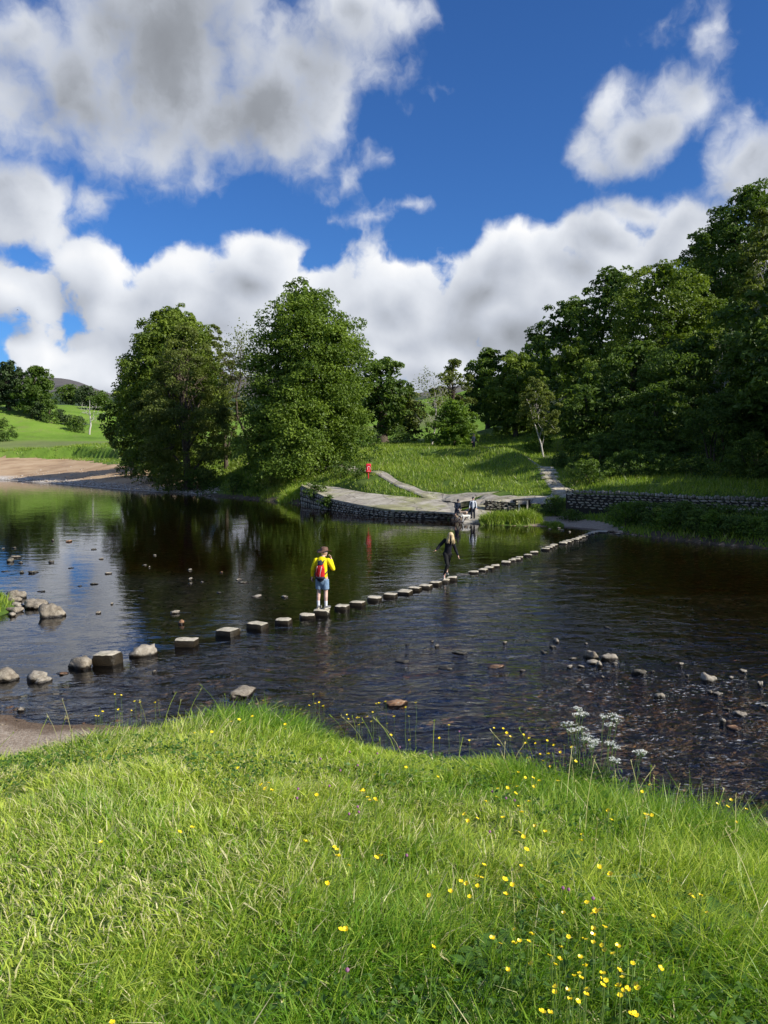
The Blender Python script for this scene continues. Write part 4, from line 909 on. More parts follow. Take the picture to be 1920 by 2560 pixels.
def landing():
    # stone and concrete apron
    n = 40; xs = np.linspace(AP0, AP1 + .4, n)
    f = Ys(np.minimum(xs, AP1)); bck = np.maximum(apron_back(xs), f + 1.5); zf = np.interp(xs, _apx, _apz)
    k = np.linspace(0, 1, 10); X = np.repeat(xs, 10); K = np.tile(k, n); Fy = np.repeat(f, 10); By = np.repeat(bck, 10)
    Y = Fy + (By - Fy) * K; zb = np.interp(X, _bkw[:, 0], _bkw[:, 2]); Zf = np.repeat(zf, 10)
    Z = Zf * (1 - K) + np.maximum(np.maximum(zb, Zf + .1), H(X, Y) * (K > .85) + .02) * K + (fbm(X * .6, Y * .6, 71) - .5) * .05 * np.minimum(1, K * 6) + .03
    idx = np.arange(n * 10).reshape(n, 10)
    q = np.stack([idx[:-1, :-1], idx[1:, :-1], idx[1:, 1:], idx[:-1, 1:]], -1).reshape(-1, 4)
    V = np.column_stack([X, Y, Z])
    lip = V[idx[:, 0]] + [0, -.06, 0]; low = lip + [0, 0, -.12]; b0 = len(V); V2 = np.concatenate([V, lip, low]); a = np.arange(n - 1)
    s1 = np.stack([b0 + a, b0 + a + 1, idx[1:, 0], idx[:-1, 0]], -1); s2 = np.stack([b0 + n + a, b0 + n + a + 1, b0 + a + 1, b0 + a], -1)
    o = link('stone_landing', np_mesh('stone_landing', V2, quads=np.concatenate([q, s1, s2]), mats=[M_PATH], smooth=False)); o['kind'] = 'structure'
    # concrete slipway running down into the water beside it
    P = [at_Y(1222, 1262, 55.6), at_Y(1205, 1280, 53.5), at_Y(1192, 1300, 51.7), at_Y(1185, 1311, 50.4)]
    W_ = [.9, .75, .7, .7]; V = []; 
    for p, w in zip(P, W_):
        z = max(hz(p[0], p[1]) + .07, -.1) if p[1] < 55 else hz(p[0], p[1]) + .1
        V += [(p[0] - w, p[1], z), (p[0] + w, p[1], z)]
    V += [(v[0], v[1], v[2] - .3) for v in V]; q = []
    for i in range(3): a = 2 * i; q += [(a, a + 2, a + 3, a + 1), (a, a + 8, a + 10, a + 2), (a + 1, a + 3, a + 11, a + 9)]
    q.append((6, 14, 15, 7))
    o = link('slipway', np_mesh('slipway', V, quads=q, mats=[M_PATH])); o['kind'] = 'structure'
landing()

def rock_mesh(name, seed, dims, subdiv=2, power=3.0, rough=.12, mat=None, smooth=True, flat_top=False, shear=0.0):
    bm = bmesh.new(); bmesh.ops.create_icosphere(bm, subdivisions=subdiv, radius=1)
    rs = random.Random(seed); off = Vector((rs.uniform(0, 99), rs.uniform(0, 99), rs.uniform(0, 99)))
    for v in bm.verts:
        c = v.co; p = (abs(c.x) ** power + abs(c.y) ** power + abs(c.z) ** power) ** (-1 / power); c = c * p
        nz = mnoise.fractal(c * 1.1 + off, .6, 2.2, 3) * rough * 1.4 + mnoise.noise(c * 4 + off) * rough * .35
        c = c * (1 + nz)
        if flat_top: c.z = min(c.z, .82 + mnoise.noise(c * 2 + off) * .05)
        v.co = Vector(((c.x + shear * c.z) * dims[0] / 2, c.y * dims[1] / 2, c.z * dims[2] / 2))
    me = bpy.data.meshes.new(name); bm.to_mesh(me); bm.free()
    if smooth: me.shade_smooth()
    if mat: me.materials.append(mat)
    return me
def slab_mesh(name, seed, dims, mat, cuts=5, rough=.03, edge=.06):
    """a roughly squared stone: subdivided block with worn, uneven edges"""
    bm = bmesh.new(); bmesh.ops.create_cube(bm, size=2); bmesh.ops.subdivide_edges(bm, edges=bm.edges[:], cuts=cuts, use_grid_fill=True)
    rs = random.Random(seed); off = Vector((rs.uniform(0, 99), rs.uniform(0, 99), rs.uniform(0, 99))); tap = rs.uniform(-.08, .08); sk = rs.uniform(-.12, .12)
    cr = [rs.uniform(.86, 1.02) for _ in range(4)]
    for v in bm.verts:
        c = v.co.copy(); q = c.copy()
        n_out = sorted((abs(c.x), abs(c.y), abs(c.z)))
        if n_out[1] > .99: q *= 1 - edge * (1.0 if n_out[0] < .99 else 1.7) * (1 + mnoise.noise(c * 3 + off))
        k = cr[(1 if c.x > 0 else 0) + (2 if c.y > 0 else 0)]; q.x *= 1 + (k - 1) * abs(c.x) * abs(c.y); q.y *= 1 + (k - 1) * abs(c.x) * abs(c.y)
        nz = mnoise.fractal(c * 1.3 + off, .6, 2.2, 3); q.x *= 1 + nz * rough * 1.6; q.y *= 1 + mnoise.noise(c * 2.1 + off * 2) * rough * 1.8; q.z += nz * rough * 1.2
        q.x += sk * q.y + tap * q.z * q.x; v.co = Vector((q.x * dims[0] / 2, q.y * dims[1] / 2, q.z * dims[2] / 2))
    me = bpy.data.meshes.new(name); bm.to_mesh(me); bm.free(); me.materials.append(mat); me.shade_smooth()
    try: me.set_sharp_from_angle(angle=math.radians(32))
    except Exception: pass
    return me
WALL_ME = [rock_mesh('stone', 300 + i, (1, 1, 1), 1, 5.0, .16, M_WALLSTONE, smooth=False) for i in range(8)]
ROUND_ME = [rock_mesh('stone', 340 + i, (1, 1, 1), 2, 2.9, .16, M_WALLSTONE, smooth=True) for i in range(8)]
def dry_wall(name, label, pts, courses, stone_w, seed, cope=True, thick=.42, cap_h=0.0, limit=300, square=True):
    """pts: list of (x, y, z_bottom, z_top); dry stone wall of separate stones round a dark core"""
    rng = np.random.default_rng(seed); P = np.array(pts, float)
    seg = np.hypot(*(P[1:, :2] - P[:-1, :2]).T); S = np.concatenate([[0], np.cumsum(seg)]); Ltot = S[-1]
    root = empty(name, (P[0, 0], P[0, 1], P[0, 2])); tag(root, label, 'wall'); o3 = P[0, :3].copy()
    f = lambda s: np.array([np.interp(s, S, P[:, k]) for k in range(4)])
    spots = []
    for c in range(courses):
        s = rng.uniform(0, .2); k0 = c / courses
        while s < Ltot:
            w = stone_w * rng.uniform(.65, 1.6); g = f(min(s + w / 2, Ltot)); hh = (g[3] - g[2]) / courses
            spots.append((s + w / 2, w, g[2] + hh * (c + .5) + rng.normal(0, .008), hh * rng.uniform(.95, 1.12), g)); s += w * 1.0
    if cope:
        s = 0.0
        while s < Ltot:
            w = rng.uniform(.12, .24); g = f(min(s, Ltot)); hc = rng.uniform(.20, .36); spots.append((s, w, g[3] + hc * .45, hc, g)); s += w * 1.05
    # core
    ss_ = np.linspace(0, Ltot, 30); G = np.array([f(s) for s in ss_]); d = np.gradient(G[:, :2], axis=0); d /= np.linalg.norm(d, axis=1, keepdims=True); nr = np.column_stack([-d[:, 1], d[:, 0]])
    V = []
    for g, m_ in zip(G, nr):
        for kk, z in ((-.5, g[2] - .4), (-.5, g[3] - .05), (.5, g[3] - .05), (.5, g[2] - .4)): V.append((g[0] + m_[0] * kk * thick * .8 - o3[0], g[1] + m_[1] * kk * thick * .8 - o3[1], z - o3[2]))
    a = np.arange(29)[:, None] * 4; q = np.concatenate([a + np.array([j, (j + 1) % 4, (j + 1) % 4 + 4, j + 4]) for j in range(4)])
    link('wall_core', np_mesh('wall_core', V, quads=np.concatenate([q, [[0, 3, 2, 1]], [[116, 117, 118, 119]]]), mats=[M_WALLCORE]), root)
    order = rng.permutation(len(spots)) if len(spots) > limit else np.arange(len(spots))
    bf = None; merged_v, merged_t, off = [], [], 0
    for j, i in enumerate(order):
        s, w, z, hh, g = spots[i]; s = min(s, Ltot); g = f(s); g2 = f(min(s + .1, Ltot)); g1 = f(max(s - .1, 0)); ang = math.atan2(g2[1] - g1[1], g2[0] - g1[0])
        me = (WALL_ME if square else ROUND_ME)[rng.integers(8)]; loc = Vector((g[0] - o3[0], g[1] - o3[1], z - o3[2]))
        nrm = Vector((math.sin(ang), -math.cos(ang), 0)); loc += nrm * (rng.uniform(-.03, .04))
        sc = (w * .52, thick * .5, hh * .5)
        if j < limit: link('stone', me, root, loc, (rng.normal(0, .04), rng.normal(0, .06), ang + rng.normal(0, .05)), (w * (.97 if square else 1.02), thick, hh * (.93 if square else 1.0)))
        else:
            M = Matrix.LocRotScale(loc, Matrix.Rotation(ang, 3, 'Z').to_quaternion(), Vector((w * 1.04, thick, hh * 1.02)))
            vs = np.array([M @ v.co for v in me.vertices]); ts = np.array([p.vertices[:] for p in me.polygons]); merged_v.append(vs); merged_t.append(ts + off); off += len(vs)
    if merged_v:
        o = link('stones', np_mesh('stones', np.concatenate(merged_v), tris=np.concatenate(merged_t), mats=[M_WALLSTONE]), root); o['kind'] = 'stuff'
    return root
# landing wall: stones are laid from the river bed up to the slab
pts = [(p[0], p[1] + .16, -.12, z - .10) for p, z in _apf]
dry_wall('landing_wall', 'long low dry stone wall holding up the landing at the water', pts, 4, .40, 1, cope=False, thick=.38, square=False)
e = _apf[-1][0]
dry_wall('landing_wall', 'short end of the landing wall behind the couple with the dogs', [(e[0], e[1] + .15, .0, .40), (e[0] + 1.2, e[1] + .75, .15, .42), (e[0] + 2.2, e[1] + 1.0, .3, .5)], 3, .32, 2, cope=False, thick=.34, square=False)
# low wall under the path, cut by the culvert
def wp(px, pt, pb, Y): a = at_Y(px, pt, Y); b_ = at_Y(px, pb, Y); return (a[0], Y, b_[2], a[2])
dry_wall('path_wall', 'low dry stone wall left of the dark culvert', [wp(1213, 1249, 1272, 54.1), wp(1288, 1255, 1277, 53.8)], 5, .34, 3, cope=False)
dry_wall('path_wall', 'low dry stone wall right of the dark culvert', [wp(1326, 1257, 1280, 53.6), wp(1376, 1257, 1278, 53.4)], 4, .34, 4, cope=False)
# upper and lower walls on the right
dry_wall('upper_wall', 'tall dry stone wall with upright coping right of the steps', [wp(1416, 1232, 1268, 51.8), wp(1500, 1236, 1274, 51.0), wp(1640, 1241, 1276, 49.5), wp(1700, 1247, 1268, 48.8)], 6, .34, 5)
dry_wall('upper_wall', 'continuing dry stone wall with coping towards the right edge', [wp(1700, 1247, 1268, 48.8), wp(1800, 1250, 1270, 47.6), wp(1930, 1255, 1273, 45.8), wp(2050, 1262, 1282, 44.2)], 3, .36, 6)
dry_wall('lower_wall', 'ruined low stone wall in front of the upper wall', [wp(1560, 1262, 1288, 48.2), wp(1700, 1272, 1294, 46.6), wp(1840, 1276, 1296, 45.0), wp(1960, 1282, 1304, 43.6)], 3, .40, 7, cope=False)
def ledge():
    V = []; q = []
    P = [at_Y(1690, 1270, 47.6), at_Y(1800, 1272, 46.4), at_Y(1930, 1275, 44.8), at_Y(2060, 1280, 43.2)]
    for p in P:
        z = p[2]
        V += [(p[0], p[1] - .7, z), (p[0], p[1] + .9, z + .04), (p[0], p[1] - .7, z - .5)]
    for i in range(3): a = 3 * i; q += [(a, a + 3, a + 4, a + 1), (a, a + 2, a + 5, a + 3)]
    o = link('ledge_path', np_mesh('ledge_path', V, quads=q, mats=[M_PATH])); o['kind'] = 'structure'
ledge()
# culvert: dark chamber behind two pale posts
def box(bf, x0, x1, y0, y1, z0, z1, c=(0, 0, 0)):
    v = [(x, y, z) for z in (z0, z1) for y in (y0, y1) for x in (x0, x1)]
    bf.add(v, q=[(0, 2, 3, 1), (4, 5, 7, 6), (0, 1, 5, 4), (1, 3, 7, 5), (3, 2, 6, 7), (2, 0, 4, 6)], c=c)
def culvert():
    a = wp(1290, 1251, 1276, 53.6); c = wp(1324, 1253, 1278, 53.4); x0, x1 = a[0], c[0]; zt, zb = a[3], a[2] - .25
    root = empty('culvert', ((x0 + x1) / 2, 53.4, zb)); tag(root, 'dark square culvert opening with two pale timber posts', 'culvert')
    mk = simple('near_black_timber', (.02, .018, .015), (.035, .03, .025)); mp = simple('weathered_post', (.42, .38, .30), (.55, .50, .41), scale=9, bump=.005)  # near-black colour for the chamber walls and lintel, pale one for the posts
    X0, X1 = x0 - root.location.x, x1 - root.location.x; h = zt - zb
    bf = Buf(); box(bf, X0 - .05, X1 + .05, 1.1, 1.2, 0, h); box(bf, X0 - .08, X0 + .02, .25, 1.15, 0, h); box(bf, X1 - .02, X1 + .08, .25, 1.15, 0, h); link('chamber', bf.mesh('chamber', [mk]), root)
    bf = Buf(); box(bf, X0 - .1, X1 + .1, -.02, .5, h, h + .07); link('lintel', bf.mesh('lintel', [mk]), root)
    for X in (X0 + .12, X1 - .22):
        bf = Buf(); box(bf, X, X + .10, -.14, -.04, -.15, h + .0); link('post', bf.mesh('post', [mp]), root)
culvert()
# steps set into the path
for i, (px, py, Y) in enumerate([(1376, 1214, 60.6), (1372, 1209, 61.6), (1367, 1205, 62.5), (1362, 1201, 63.4), (1410, 1240, 55.3), (1407, 1235, 56.0), (1402, 1230, 56.8)]):
    p = at_Y(px, py, Y); z = hz(p[0], Y) + .10
    me = rock_mesh('stone_step', 600 + i, (1.5, .42, .26), 2, 8, .03, M_STEP, smooth=False)
    o = link('stone_step', me, None, (p[0], Y, z), (0, 0, .15)); tag(o, ['lowest', 'second', 'third', 'topmost'][i % 4] + (' stone step of the upper flight beside the mound' if i < 4 else ' stone step of the flight beside the upper wall'), 'step', 'stone steps in the hill path')


far_grass()
# ------------------------------------------------------------------ stepping stones, boulders and river stones
STEPS = [  # pixel of the top's centre, width in pixels, height of the top above the water, kind
    (269, 1630, 62, 0.257, 'tall squared stepping stone between the two rounded boulders', 'b'),
    (466, 1596, 54, 0.170, 'squared stepping stone right of the lichened flat boulder', 'b'),
    (570, 1571, 53, 0.162, 'stepping stone with a chipped front, second square one from the flat boulder', 'b'),
    (645, 1556, 49, 0.145, 'stepping stone third before the man in yellow, on his near side', 'b'),
    (709, 1546, 46, 0.119, 'thin stepping stone second before the man in yellow', 'b'),
    (768, 1534, 42, 0.111, 'stepping stone just before the one the man stands on', 'b'),
    (805, 1523, 42, 0.145, 'stepping stone under the feet of the man in yellow', 'b'),
    (856, 1512, 38, 0.110, 'first stepping stone past the man in yellow', 'b'), (893, 1503, 39, 0.110, 'second stepping stone past the man in yellow', 'b'),
    (936, 1491, 37, 0.110, 'third stepping stone past the man in yellow', 'b'), (976, 1483, 35, 0.110, 'fourth stepping stone past the man in yellow', 'b'),
    (1012, 1475, 34, 0.110, 'fifth stepping stone past the man in yellow', 'b'), (1036, 1467, 32, 0.116, 'fourth stepping stone before the walking woman', 'b'),
    (1064, 1461, 31, 0.110, 'third stepping stone before the walking woman', 'b'), (1089, 1453, 31, 0.116, 'second stepping stone before the walking woman', 'b'),
    (1110, 1447, 29, 0.116, 'stepping stone under the front foot of the woman in black', 'b'), (1131, 1441, 27, 0.129, 'stepping stone under the rear foot of the woman in black', 'b'),
    (1156, 1436, 34, .02, 'washed-over stepping stone just behind the woman in black', 'b'),
    (1184, 1427, 26, 0.084, 'lone stepping stone past the washed-over one', 'b'), (1208, 1421, 24, 0.090, 'second stepping stone past the washed-over one', 'b'),
    (1223, 1416, 24, 0.096, 'third stepping stone past the washed-over one', 'b'), (1239, 1411, 24, 0.096, 'fourth stepping stone past the washed-over one', 'b'),
    (1265, 1402, 26, 0.096, 'nearest slab of the close-set trio past mid-river', 'b'), (1281, 1398, 20, 0.078, 'small slab in the close-set trio past mid-river', 'b'),
    (1290, 1395, 23, 0.096, 'far slab of the close-set trio past mid-river', 'b'), (1299, 1391, 20, 0.102, 'slab touching the far end of the close-set trio', 'b'),
    (1320, 1385, 22, 0.084, 'isolated thin slab, nearer of a lone pair', 'b'), (1336, 1378, 22, 0.084, 'isolated thin slab, farther of a lone pair', 'b'),
    (1364, 1370, 22, 0.096, 'nearest of the four overlapping slabs past the lone pair', 'b'), (1373, 1366, 20, 0.096, 'second of the four overlapping slabs', 'b'),
    (1380, 1363, 18, 0.096, 'third of the four overlapping slabs', 'b'), (1386, 1360, 18, 0.096, 'farthest of the four overlapping slabs', 'b'),
    (1408, 1355, 23, 0.102, 'first slab of the last run to the far bank', 'b'), (1417, 1352, 24, 0.102, 'second slab of the last run to the far bank', 'b'),
    (1424, 1349, 20, 0.102, 'third slab of the last run to the far bank', 'b'), (1439, 1346, 20, 0.096, 'fourth slab of the last run to the far bank', 'b'),
    (1447, 1343, 18, 0.096, 'fifth slab of the last run to the far bank', 'b'), (1455, 1340, 18, 0.096, 'sixth slab of the last run to the far bank', 'b'),
    (1463, 1337, 17, 0.096, 'seventh slab of the last run to the far bank', 'b'), (1470, 1334, 17, 0.090, 'eighth slab of the last run to the far bank', 'b'),
    (1478, 1331, 18, 0.090, 'slab one before the landing of the far bank', 'b'), (1486, 1328, 22, 0.090, 'last slab touching the far bank', 'b'),
    (1504, 1327, 30, 0.078, 'flat stone where the stepping stones reach the sand', 'b')]
STEP_POS = []
for i, (px, py, w, zt, lb, kd) in enumerate(STEPS):
    p = at_z(px, py, zt); wm = w * p[1] / FPX; rs = random.Random(i * 7 + 1)
    dp = wm * (rs.uniform(.72, .85) if i < 6 else rs.uniform(.85, 1.1)); hgt = zt + min(.5, max(.16, -hz(p[0], p[1]) + .05))
    me = slab_mesh('stepping_stone', 40 + i, (wm * .98, dp, hgt), M_STEP, 5, .045 if i < 6 else .03)
    zmax = max(v.co.z for v in me.vertices)
    yaw = math.radians(-14 + rs.uniform(-11, 11))
    o = link('stepping_stone', me, None, (p[0], p[1], zt - zmax), (rs.uniform(-.03, .03), rs.uniform(-.035, .035), yaw)); tag(o, lb, 'stepping stone', 'stepping stones across the river')
    STEP_POS.append(p)
# boulders and loose stones: pixel of the middle, width px, height px, material, label
B, P_, R_, D_ = M_ROCK, M_ROCK_PALE, M_ROCK_RUST, M_ROCK_DARK
LOOSE = [(12, 1686, 56, 34, B, 'rounded brown boulder cut by the left edge at the shore'), (92, 1686, 66, 34, P_, 'pale lichened rock beside the gravel shore'), (108, 1694, 42, 20, P_, 'small pale rock leaning on the lichened one'),
    (203, 1654, 56, 38, B, 'rounded grey boulder left of the tall squared stepping stone'), (362, 1622, 66, 40, P_, 'flat lichened boulder used as a step, right of the tall stone'),
    (592, 1573, 26, 12, D_, 'small dark rock touching the chipped stepping stone'),
    (45, 1484, 48, 26, B, 'rounded boulder at the back of the left cluster'), (90, 1503, 76, 38, B, 'largest humped boulder of the left cluster'), (126, 1526, 60, 44, B, 'blocky boulder at the right end of the left cluster'),
    (34, 1498, 34, 18, B, 'small boulder in the left cluster'), (42, 1511, 32, 16, P_, 'pale stone low in the left cluster'), (36, 1522, 36, 18, B, 'flat stone at the grassy point'), (30, 1534, 24, 14, P_, 'pale cobble at the foot of the grassy point'), (22, 1506, 26, 14, D_, 'dark stone between grass and cluster'),
    (608, 1722, 92, 26, B, 'large lichened rock rising behind the grassy edge'), (34, 1769, 26, 12, P_, 'white stone lying on the gravel shore'), (988, 1752, 54, 17, R_, 'flat orange-brown rock in the shallows beyond the flowers'),
    (173, 1351, 20, 8, R_, 'reddish stone alone in the upstream water'), (35, 1368, 14, 6, D_, 'upper of the left upstream pebbles'), (8, 1370, 12, 5, D_, 'upstream pebble at the left edge'),
    (40, 1390, 24, 8, B, 'flat stone in the left upstream shallows'), (26, 1398, 28, 14, D_, 'dark jagged stone in the left upstream shallows'), (52, 1405, 12, 6, B, 'small stone right of the dark jagged one'), (128, 1403, 14, 8, D_, 'dark stone left of the open upstream water'),
    (83, 1428, 24, 9, D_, 'dark low stone above the boulder cluster'), (55, 1429, 12, 7, D_, 'small dark stone beside the low one'), (12, 1426, 22, 5, D_, 'low stone at the left edge above the cluster'),
    (132, 1350, 6, 6, D_, 'tiny dark stone left of the reddish one'), (178, 1418, 18, 4, D_, 'thin stone in mid stream, upstream left'), (271, 1431, 18, 7, P_, 'pale stone right of the low ripple line'), (234, 1371, 20, 6, D_, 'low stone where the tree reflection starts'), (253, 1395, 12, 6, B, 'small stone in the edge of the tree reflection'),
    (374, 1416, 8, 5, P_, 'small pale stone, first in the tree reflection'), (362, 1411, 12, 4, P_, 'flat sliver in the tree reflection'), (387, 1387, 8, 4, P_, 'lone pebble high in the tree reflection'),
    (475, 1422, 18, 7, P_, 'upper stone of the trio in the tree reflection'), (476, 1445, 18, 8, P_, 'middle stone of the trio in the tree reflection'), (477, 1456, 14, 6, B, 'lower stone of the trio in the tree reflection'), (506, 1453, 12, 4, P_, 'thin stone right of the trio'),
    (598, 1446, 24, 7, P_, 'pale flat stone in mid stream'), (608, 1453, 30, 6, B, 'brown flat stone under the pale one in mid stream'), (554, 1429, 12, 5, R_, 'little reddish stone in mid stream'), (641, 1488, 30, 9, P_, 'flat pale stone left of the man, farther out'), (711, 1489, 22, 8, P_, 'flat pale stone left of the man, nearer him'), (548, 1479, 16, 5, D_, 'dark low stone in mid stream'),
    (438, 1528, 26, 12, P_, 'whitish stone left of the orange one'), (453, 1554, 18, 14, R_, 'orange upright stone behind the squared steps'), (246, 1529, 18, 8, B, 'brown stone in the shallows right of the cluster'), (280, 1507, 10, 7, P_, 'pale pebble in the shallows'), (235, 1457, 22, 7, D_, 'dark stone at the ripple line right'), (200, 1463, 12, 4, D_, 'dark sliver at the ripple line'), (104, 1476, 20, 5, D_, 'low dark stone behind the cluster'),
    (386, 1676, 14, 8, B, 'yellowish pebble between the steps and the grass'), (434, 1727, 12, 7, P_, 'pale pebble close to the grassy edge'), (156, 1679, 34, 8, R_, 'flat brown stone in the shallows left of the boulder'),
    (1391, 1599, 26, 14, P_, 'pale angled stone at the top of the right group'), (1382, 1614, 22, 9, D_, 'dark stone under the pale angled one'), (1359, 1627, 22, 8, D_, 'dark low stone left in the right group'), (1465, 1606, 16, 6, P_, 'small pale stone above the right group'),
    (1478, 1636, 36, 24, B, 'rounded brown stone on top of the right group'), (1525, 1640, 42, 22, P_, 'tilted pale slab in the right group'), (1479, 1651, 38, 14, P_, 'flat pale slab in the right group'), (1497, 1658, 18, 15, P_, 'round pale cobble in the right group'), (1431, 1642, 26, 8, P_, 'washed pale stone left of the right group'), (1424, 1664, 20, 9, P_, 'pale cobble low left of the right group'), (1452, 1663, 18, 8, P_, 'cobble between the pale stones of the right group'), (1537, 1656, 22, 9, B, 'washed stone right of the slabs'),
    (1599, 1677, 38, 18, D_, 'dark tilted slab alone in the riffle'), (1703, 1659, 14, 10, P_, 'small pale pointed stone in the riffle'), (1770, 1691, 42, 24, P_, 'largest pale stone of the right riffle'), (1857, 1674, 22, 9, P_, 'low pale stone right of the largest one'), (1828, 1691, 16, 7, P_, 'small stone between the riffle stones'), (1901, 1707, 24, 15, P_, 'pale stone at the right picture edge'), (1775, 1727, 18, 9, B, 'brown cobble beside the low pale stone'), (1795, 1730, 28, 9, P_, 'low pale stone under the largest one'),
    (1650, 1736, 30, 18, P_, 'white-topped stone in the near riffle'), (1848, 1781, 32, 14, P_, 'smooth pale stone in the near riffle'), (1816, 1769, 20, 8, B, 'mossy stone left of the smooth pale one'), (1806, 1801, 17, 17, P_, 'white upright stone in the near riffle'), (1908, 1760, 28, 8, P_, 'washed stone at the right edge of the riffle'),
    (1151, 1628, 34, 8, D_, 'flat dark stone in the middle of the riffle'), (1116, 1665, 40, 9, D_, 'long dark stone in the near middle riffle'), (1079, 1600, 18, 6, B, 'brown stone in the middle riffle'), (1092, 1613, 12, 8, P_, 'pale pebble in the middle riffle'), (1262, 1604, 14, 8, B, 'lone brown stone right of the middle riffle'), (1003, 1649, 36, 9, D_, 'dark ledge left in the middle riffle'), (1018, 1609, 14, 6, D_, 'small dark stone left in the middle riffle'), (1306, 1673, 20, 7, B, 'stone at the foam of the near middle'), (1238, 1661, 48, 10, R_, 'reddish stone under the white water'),
    (1518, 1566, 22, 5, D_, 'low stone at the edge of the deep brown pool'), (1507, 1689, 14, 6, P_, 'washed stone right of the near foam'), (1718, 1686, 12, 6, B, 'small brown stone in the right riffle'), (1631, 1676, 14, 6, B, 'small stone right of the dark slab'), (1834, 1815, 34, 10, R_, 'brown stone under the surface by the right edge'),
    (505, 1226, 26, 8, R_, 'flat brown stone at the beach end'), (540, 1234, 14, 6, P_, 'white stone at the beach end'), (524, 1239, 8, 5, P_, 'white pebble in the water off the beach end'), (366, 1235, 16, 4, P_, 'flat pale stone off the beach'),
    (1406, 1324, 12, 5, P_, 'pale stone at the sandy spit'), (1424, 1328, 10, 4, P_, 'small stone off the sandy spit'), (1530, 1327, 14, 8, B, 'stone at the right end of the spit'), (1545, 1333, 16, 6, P_, 'stone beyond the spit in the water'), (1556, 1326, 10, 5, P_, 'pebble at the foot of the right bank'), (1398, 1319, 12, 5, B, 'brown stone on the sandy spit edge'), (1375, 1321, 10, 4, P_, 'pebble beside the green clump on the spit')]
for i, (px, py, w, h, m_, lb) in enumerate(LOOSE):
    p = at_z(px, py + h * .30, 0.02); Y = p[1]
    if py > 1700 and px < 100: p = at_z(px, py + h * .3, .12)
    wm = w * Y / FPX * (1 if w > 30 else .88); hm = max(.03, h * Y / FPX - .17 * w * Y / FPX)
    g = max(hz(p[0], Y), 0.0) if hz(p[0], Y) > 0 else 0.0
    big = w > 45
    rs = random.Random(i)
    me = rock_mesh('rock', 900 + i, (wm, wm * rs.uniform(.55, .8), hm * 2.0), 3, rs.choice([2.4, 3.4, 5.0]), .26, m_, smooth=True)
    nm = 'boulder' if big else 'river_stone'
    o = link(nm, me, None, (p[0], Y, g + hm * (-.10)), (rs.uniform(-.12, .12), rs.uniform(-.12, .12), rs.uniform(0, 6))); 
    tag(o, lb, 'boulder' if big else 'stone', 'boulders at the near shore' if big else 'loose stones in the river')
# cobbles of the bed, beyond counting
def cobbles():
    rng = np.random.default_rng(77); base = [rock_mesh('c', 1500 + i, (1, 1, 1), 1, 2.5, .12, None) for i in range(5)]
    VS = [np.array([v.co[:] for v in m.vertices]) for m in base]; FS = [np.array([p.vertices[:] for p in m.polygons]) for m in base]
    for m in base: bpy.data.meshes.remove(m)
    cols = np.array([(.10, .07, .045), (.20, .14, .09), (.30, .22, .15), (.36, .30, .22), (.24, .12, .06), (.50, .45, .36), (.07, .055, .04)])
    N = 20000; Y = np.where(rng.random(N) < .8, rng.uniform(9.5, 34, N), rng.uniform(9, 20, N)); X = rng.uniform(-.6, .6, N) * Y; Hh = H(X, Y)
    k = (Y > Yn(X) - .8) & (Hh > -.75) & (Hh < .25) & (rng.random(N) < .35 + .65 * (fbm(X * .5, Y * .5, 91) > .5)); X, Y, Hh = X[k][:3600], Y[k][:3600], Hh[k][:3600]
    bf = Buf()
    for x_, y_, h in zip(X, Y, Hh):
        k = rng.integers(5); s = min(.13, rng.gamma(3, .026) + .03) * (1 if h < -.02 else .45); a = rng.uniform(0, 6.28); c, s_ = math.cos(a), math.sin(a)
        v = VS[k] * [s * 1.15, s * .85, s * .5]; v = np.column_stack([v[:, 0] * c - v[:, 1] * s_, v[:, 0] * s_ + v[:, 1] * c, v[:, 2]]) + [x_, y_, h + s * .08]
        bf.add(v, t=FS[k], c=cols[rng.integers(7)] * rng.uniform(.5, .95))
    m, b = new_mat('cobble'); at = b.n('ShaderNodeAttribute', {'attribute_name': 'tint'}); geo = b.n('ShaderNodeNewGeometry')
    c = b.mix(b.ss(b.noise(geo.outputs['Position'], 25, 4, .6), .35, .7, 0, .5), at.outputs['Color'], (.12, .10, .06))
    sz = b.n('ShaderNodeSeparateXYZ', _0=geo.outputs['Position']); wet = b.m('SUBTRACT', 1.0, b.ss(sz.outputs[2], .02, .06))
    c = b.mix(wet, c, b.mix(1.0, c, (.65, .55, .42, 1), 'MULTIPLY'))
    p = b.n('ShaderNodeBsdfPrincipled', Base_Color=c, Roughness=.6)
    o = link('riverbed_cobbles', bf.mesh('riverbed_cobbles', [finish(m, b, p.outputs[0])], smooth=True)); tag(o, 'brown cobbles lying on the bed of the shallows', 'cobbles', kind='stuff')
cobbles()

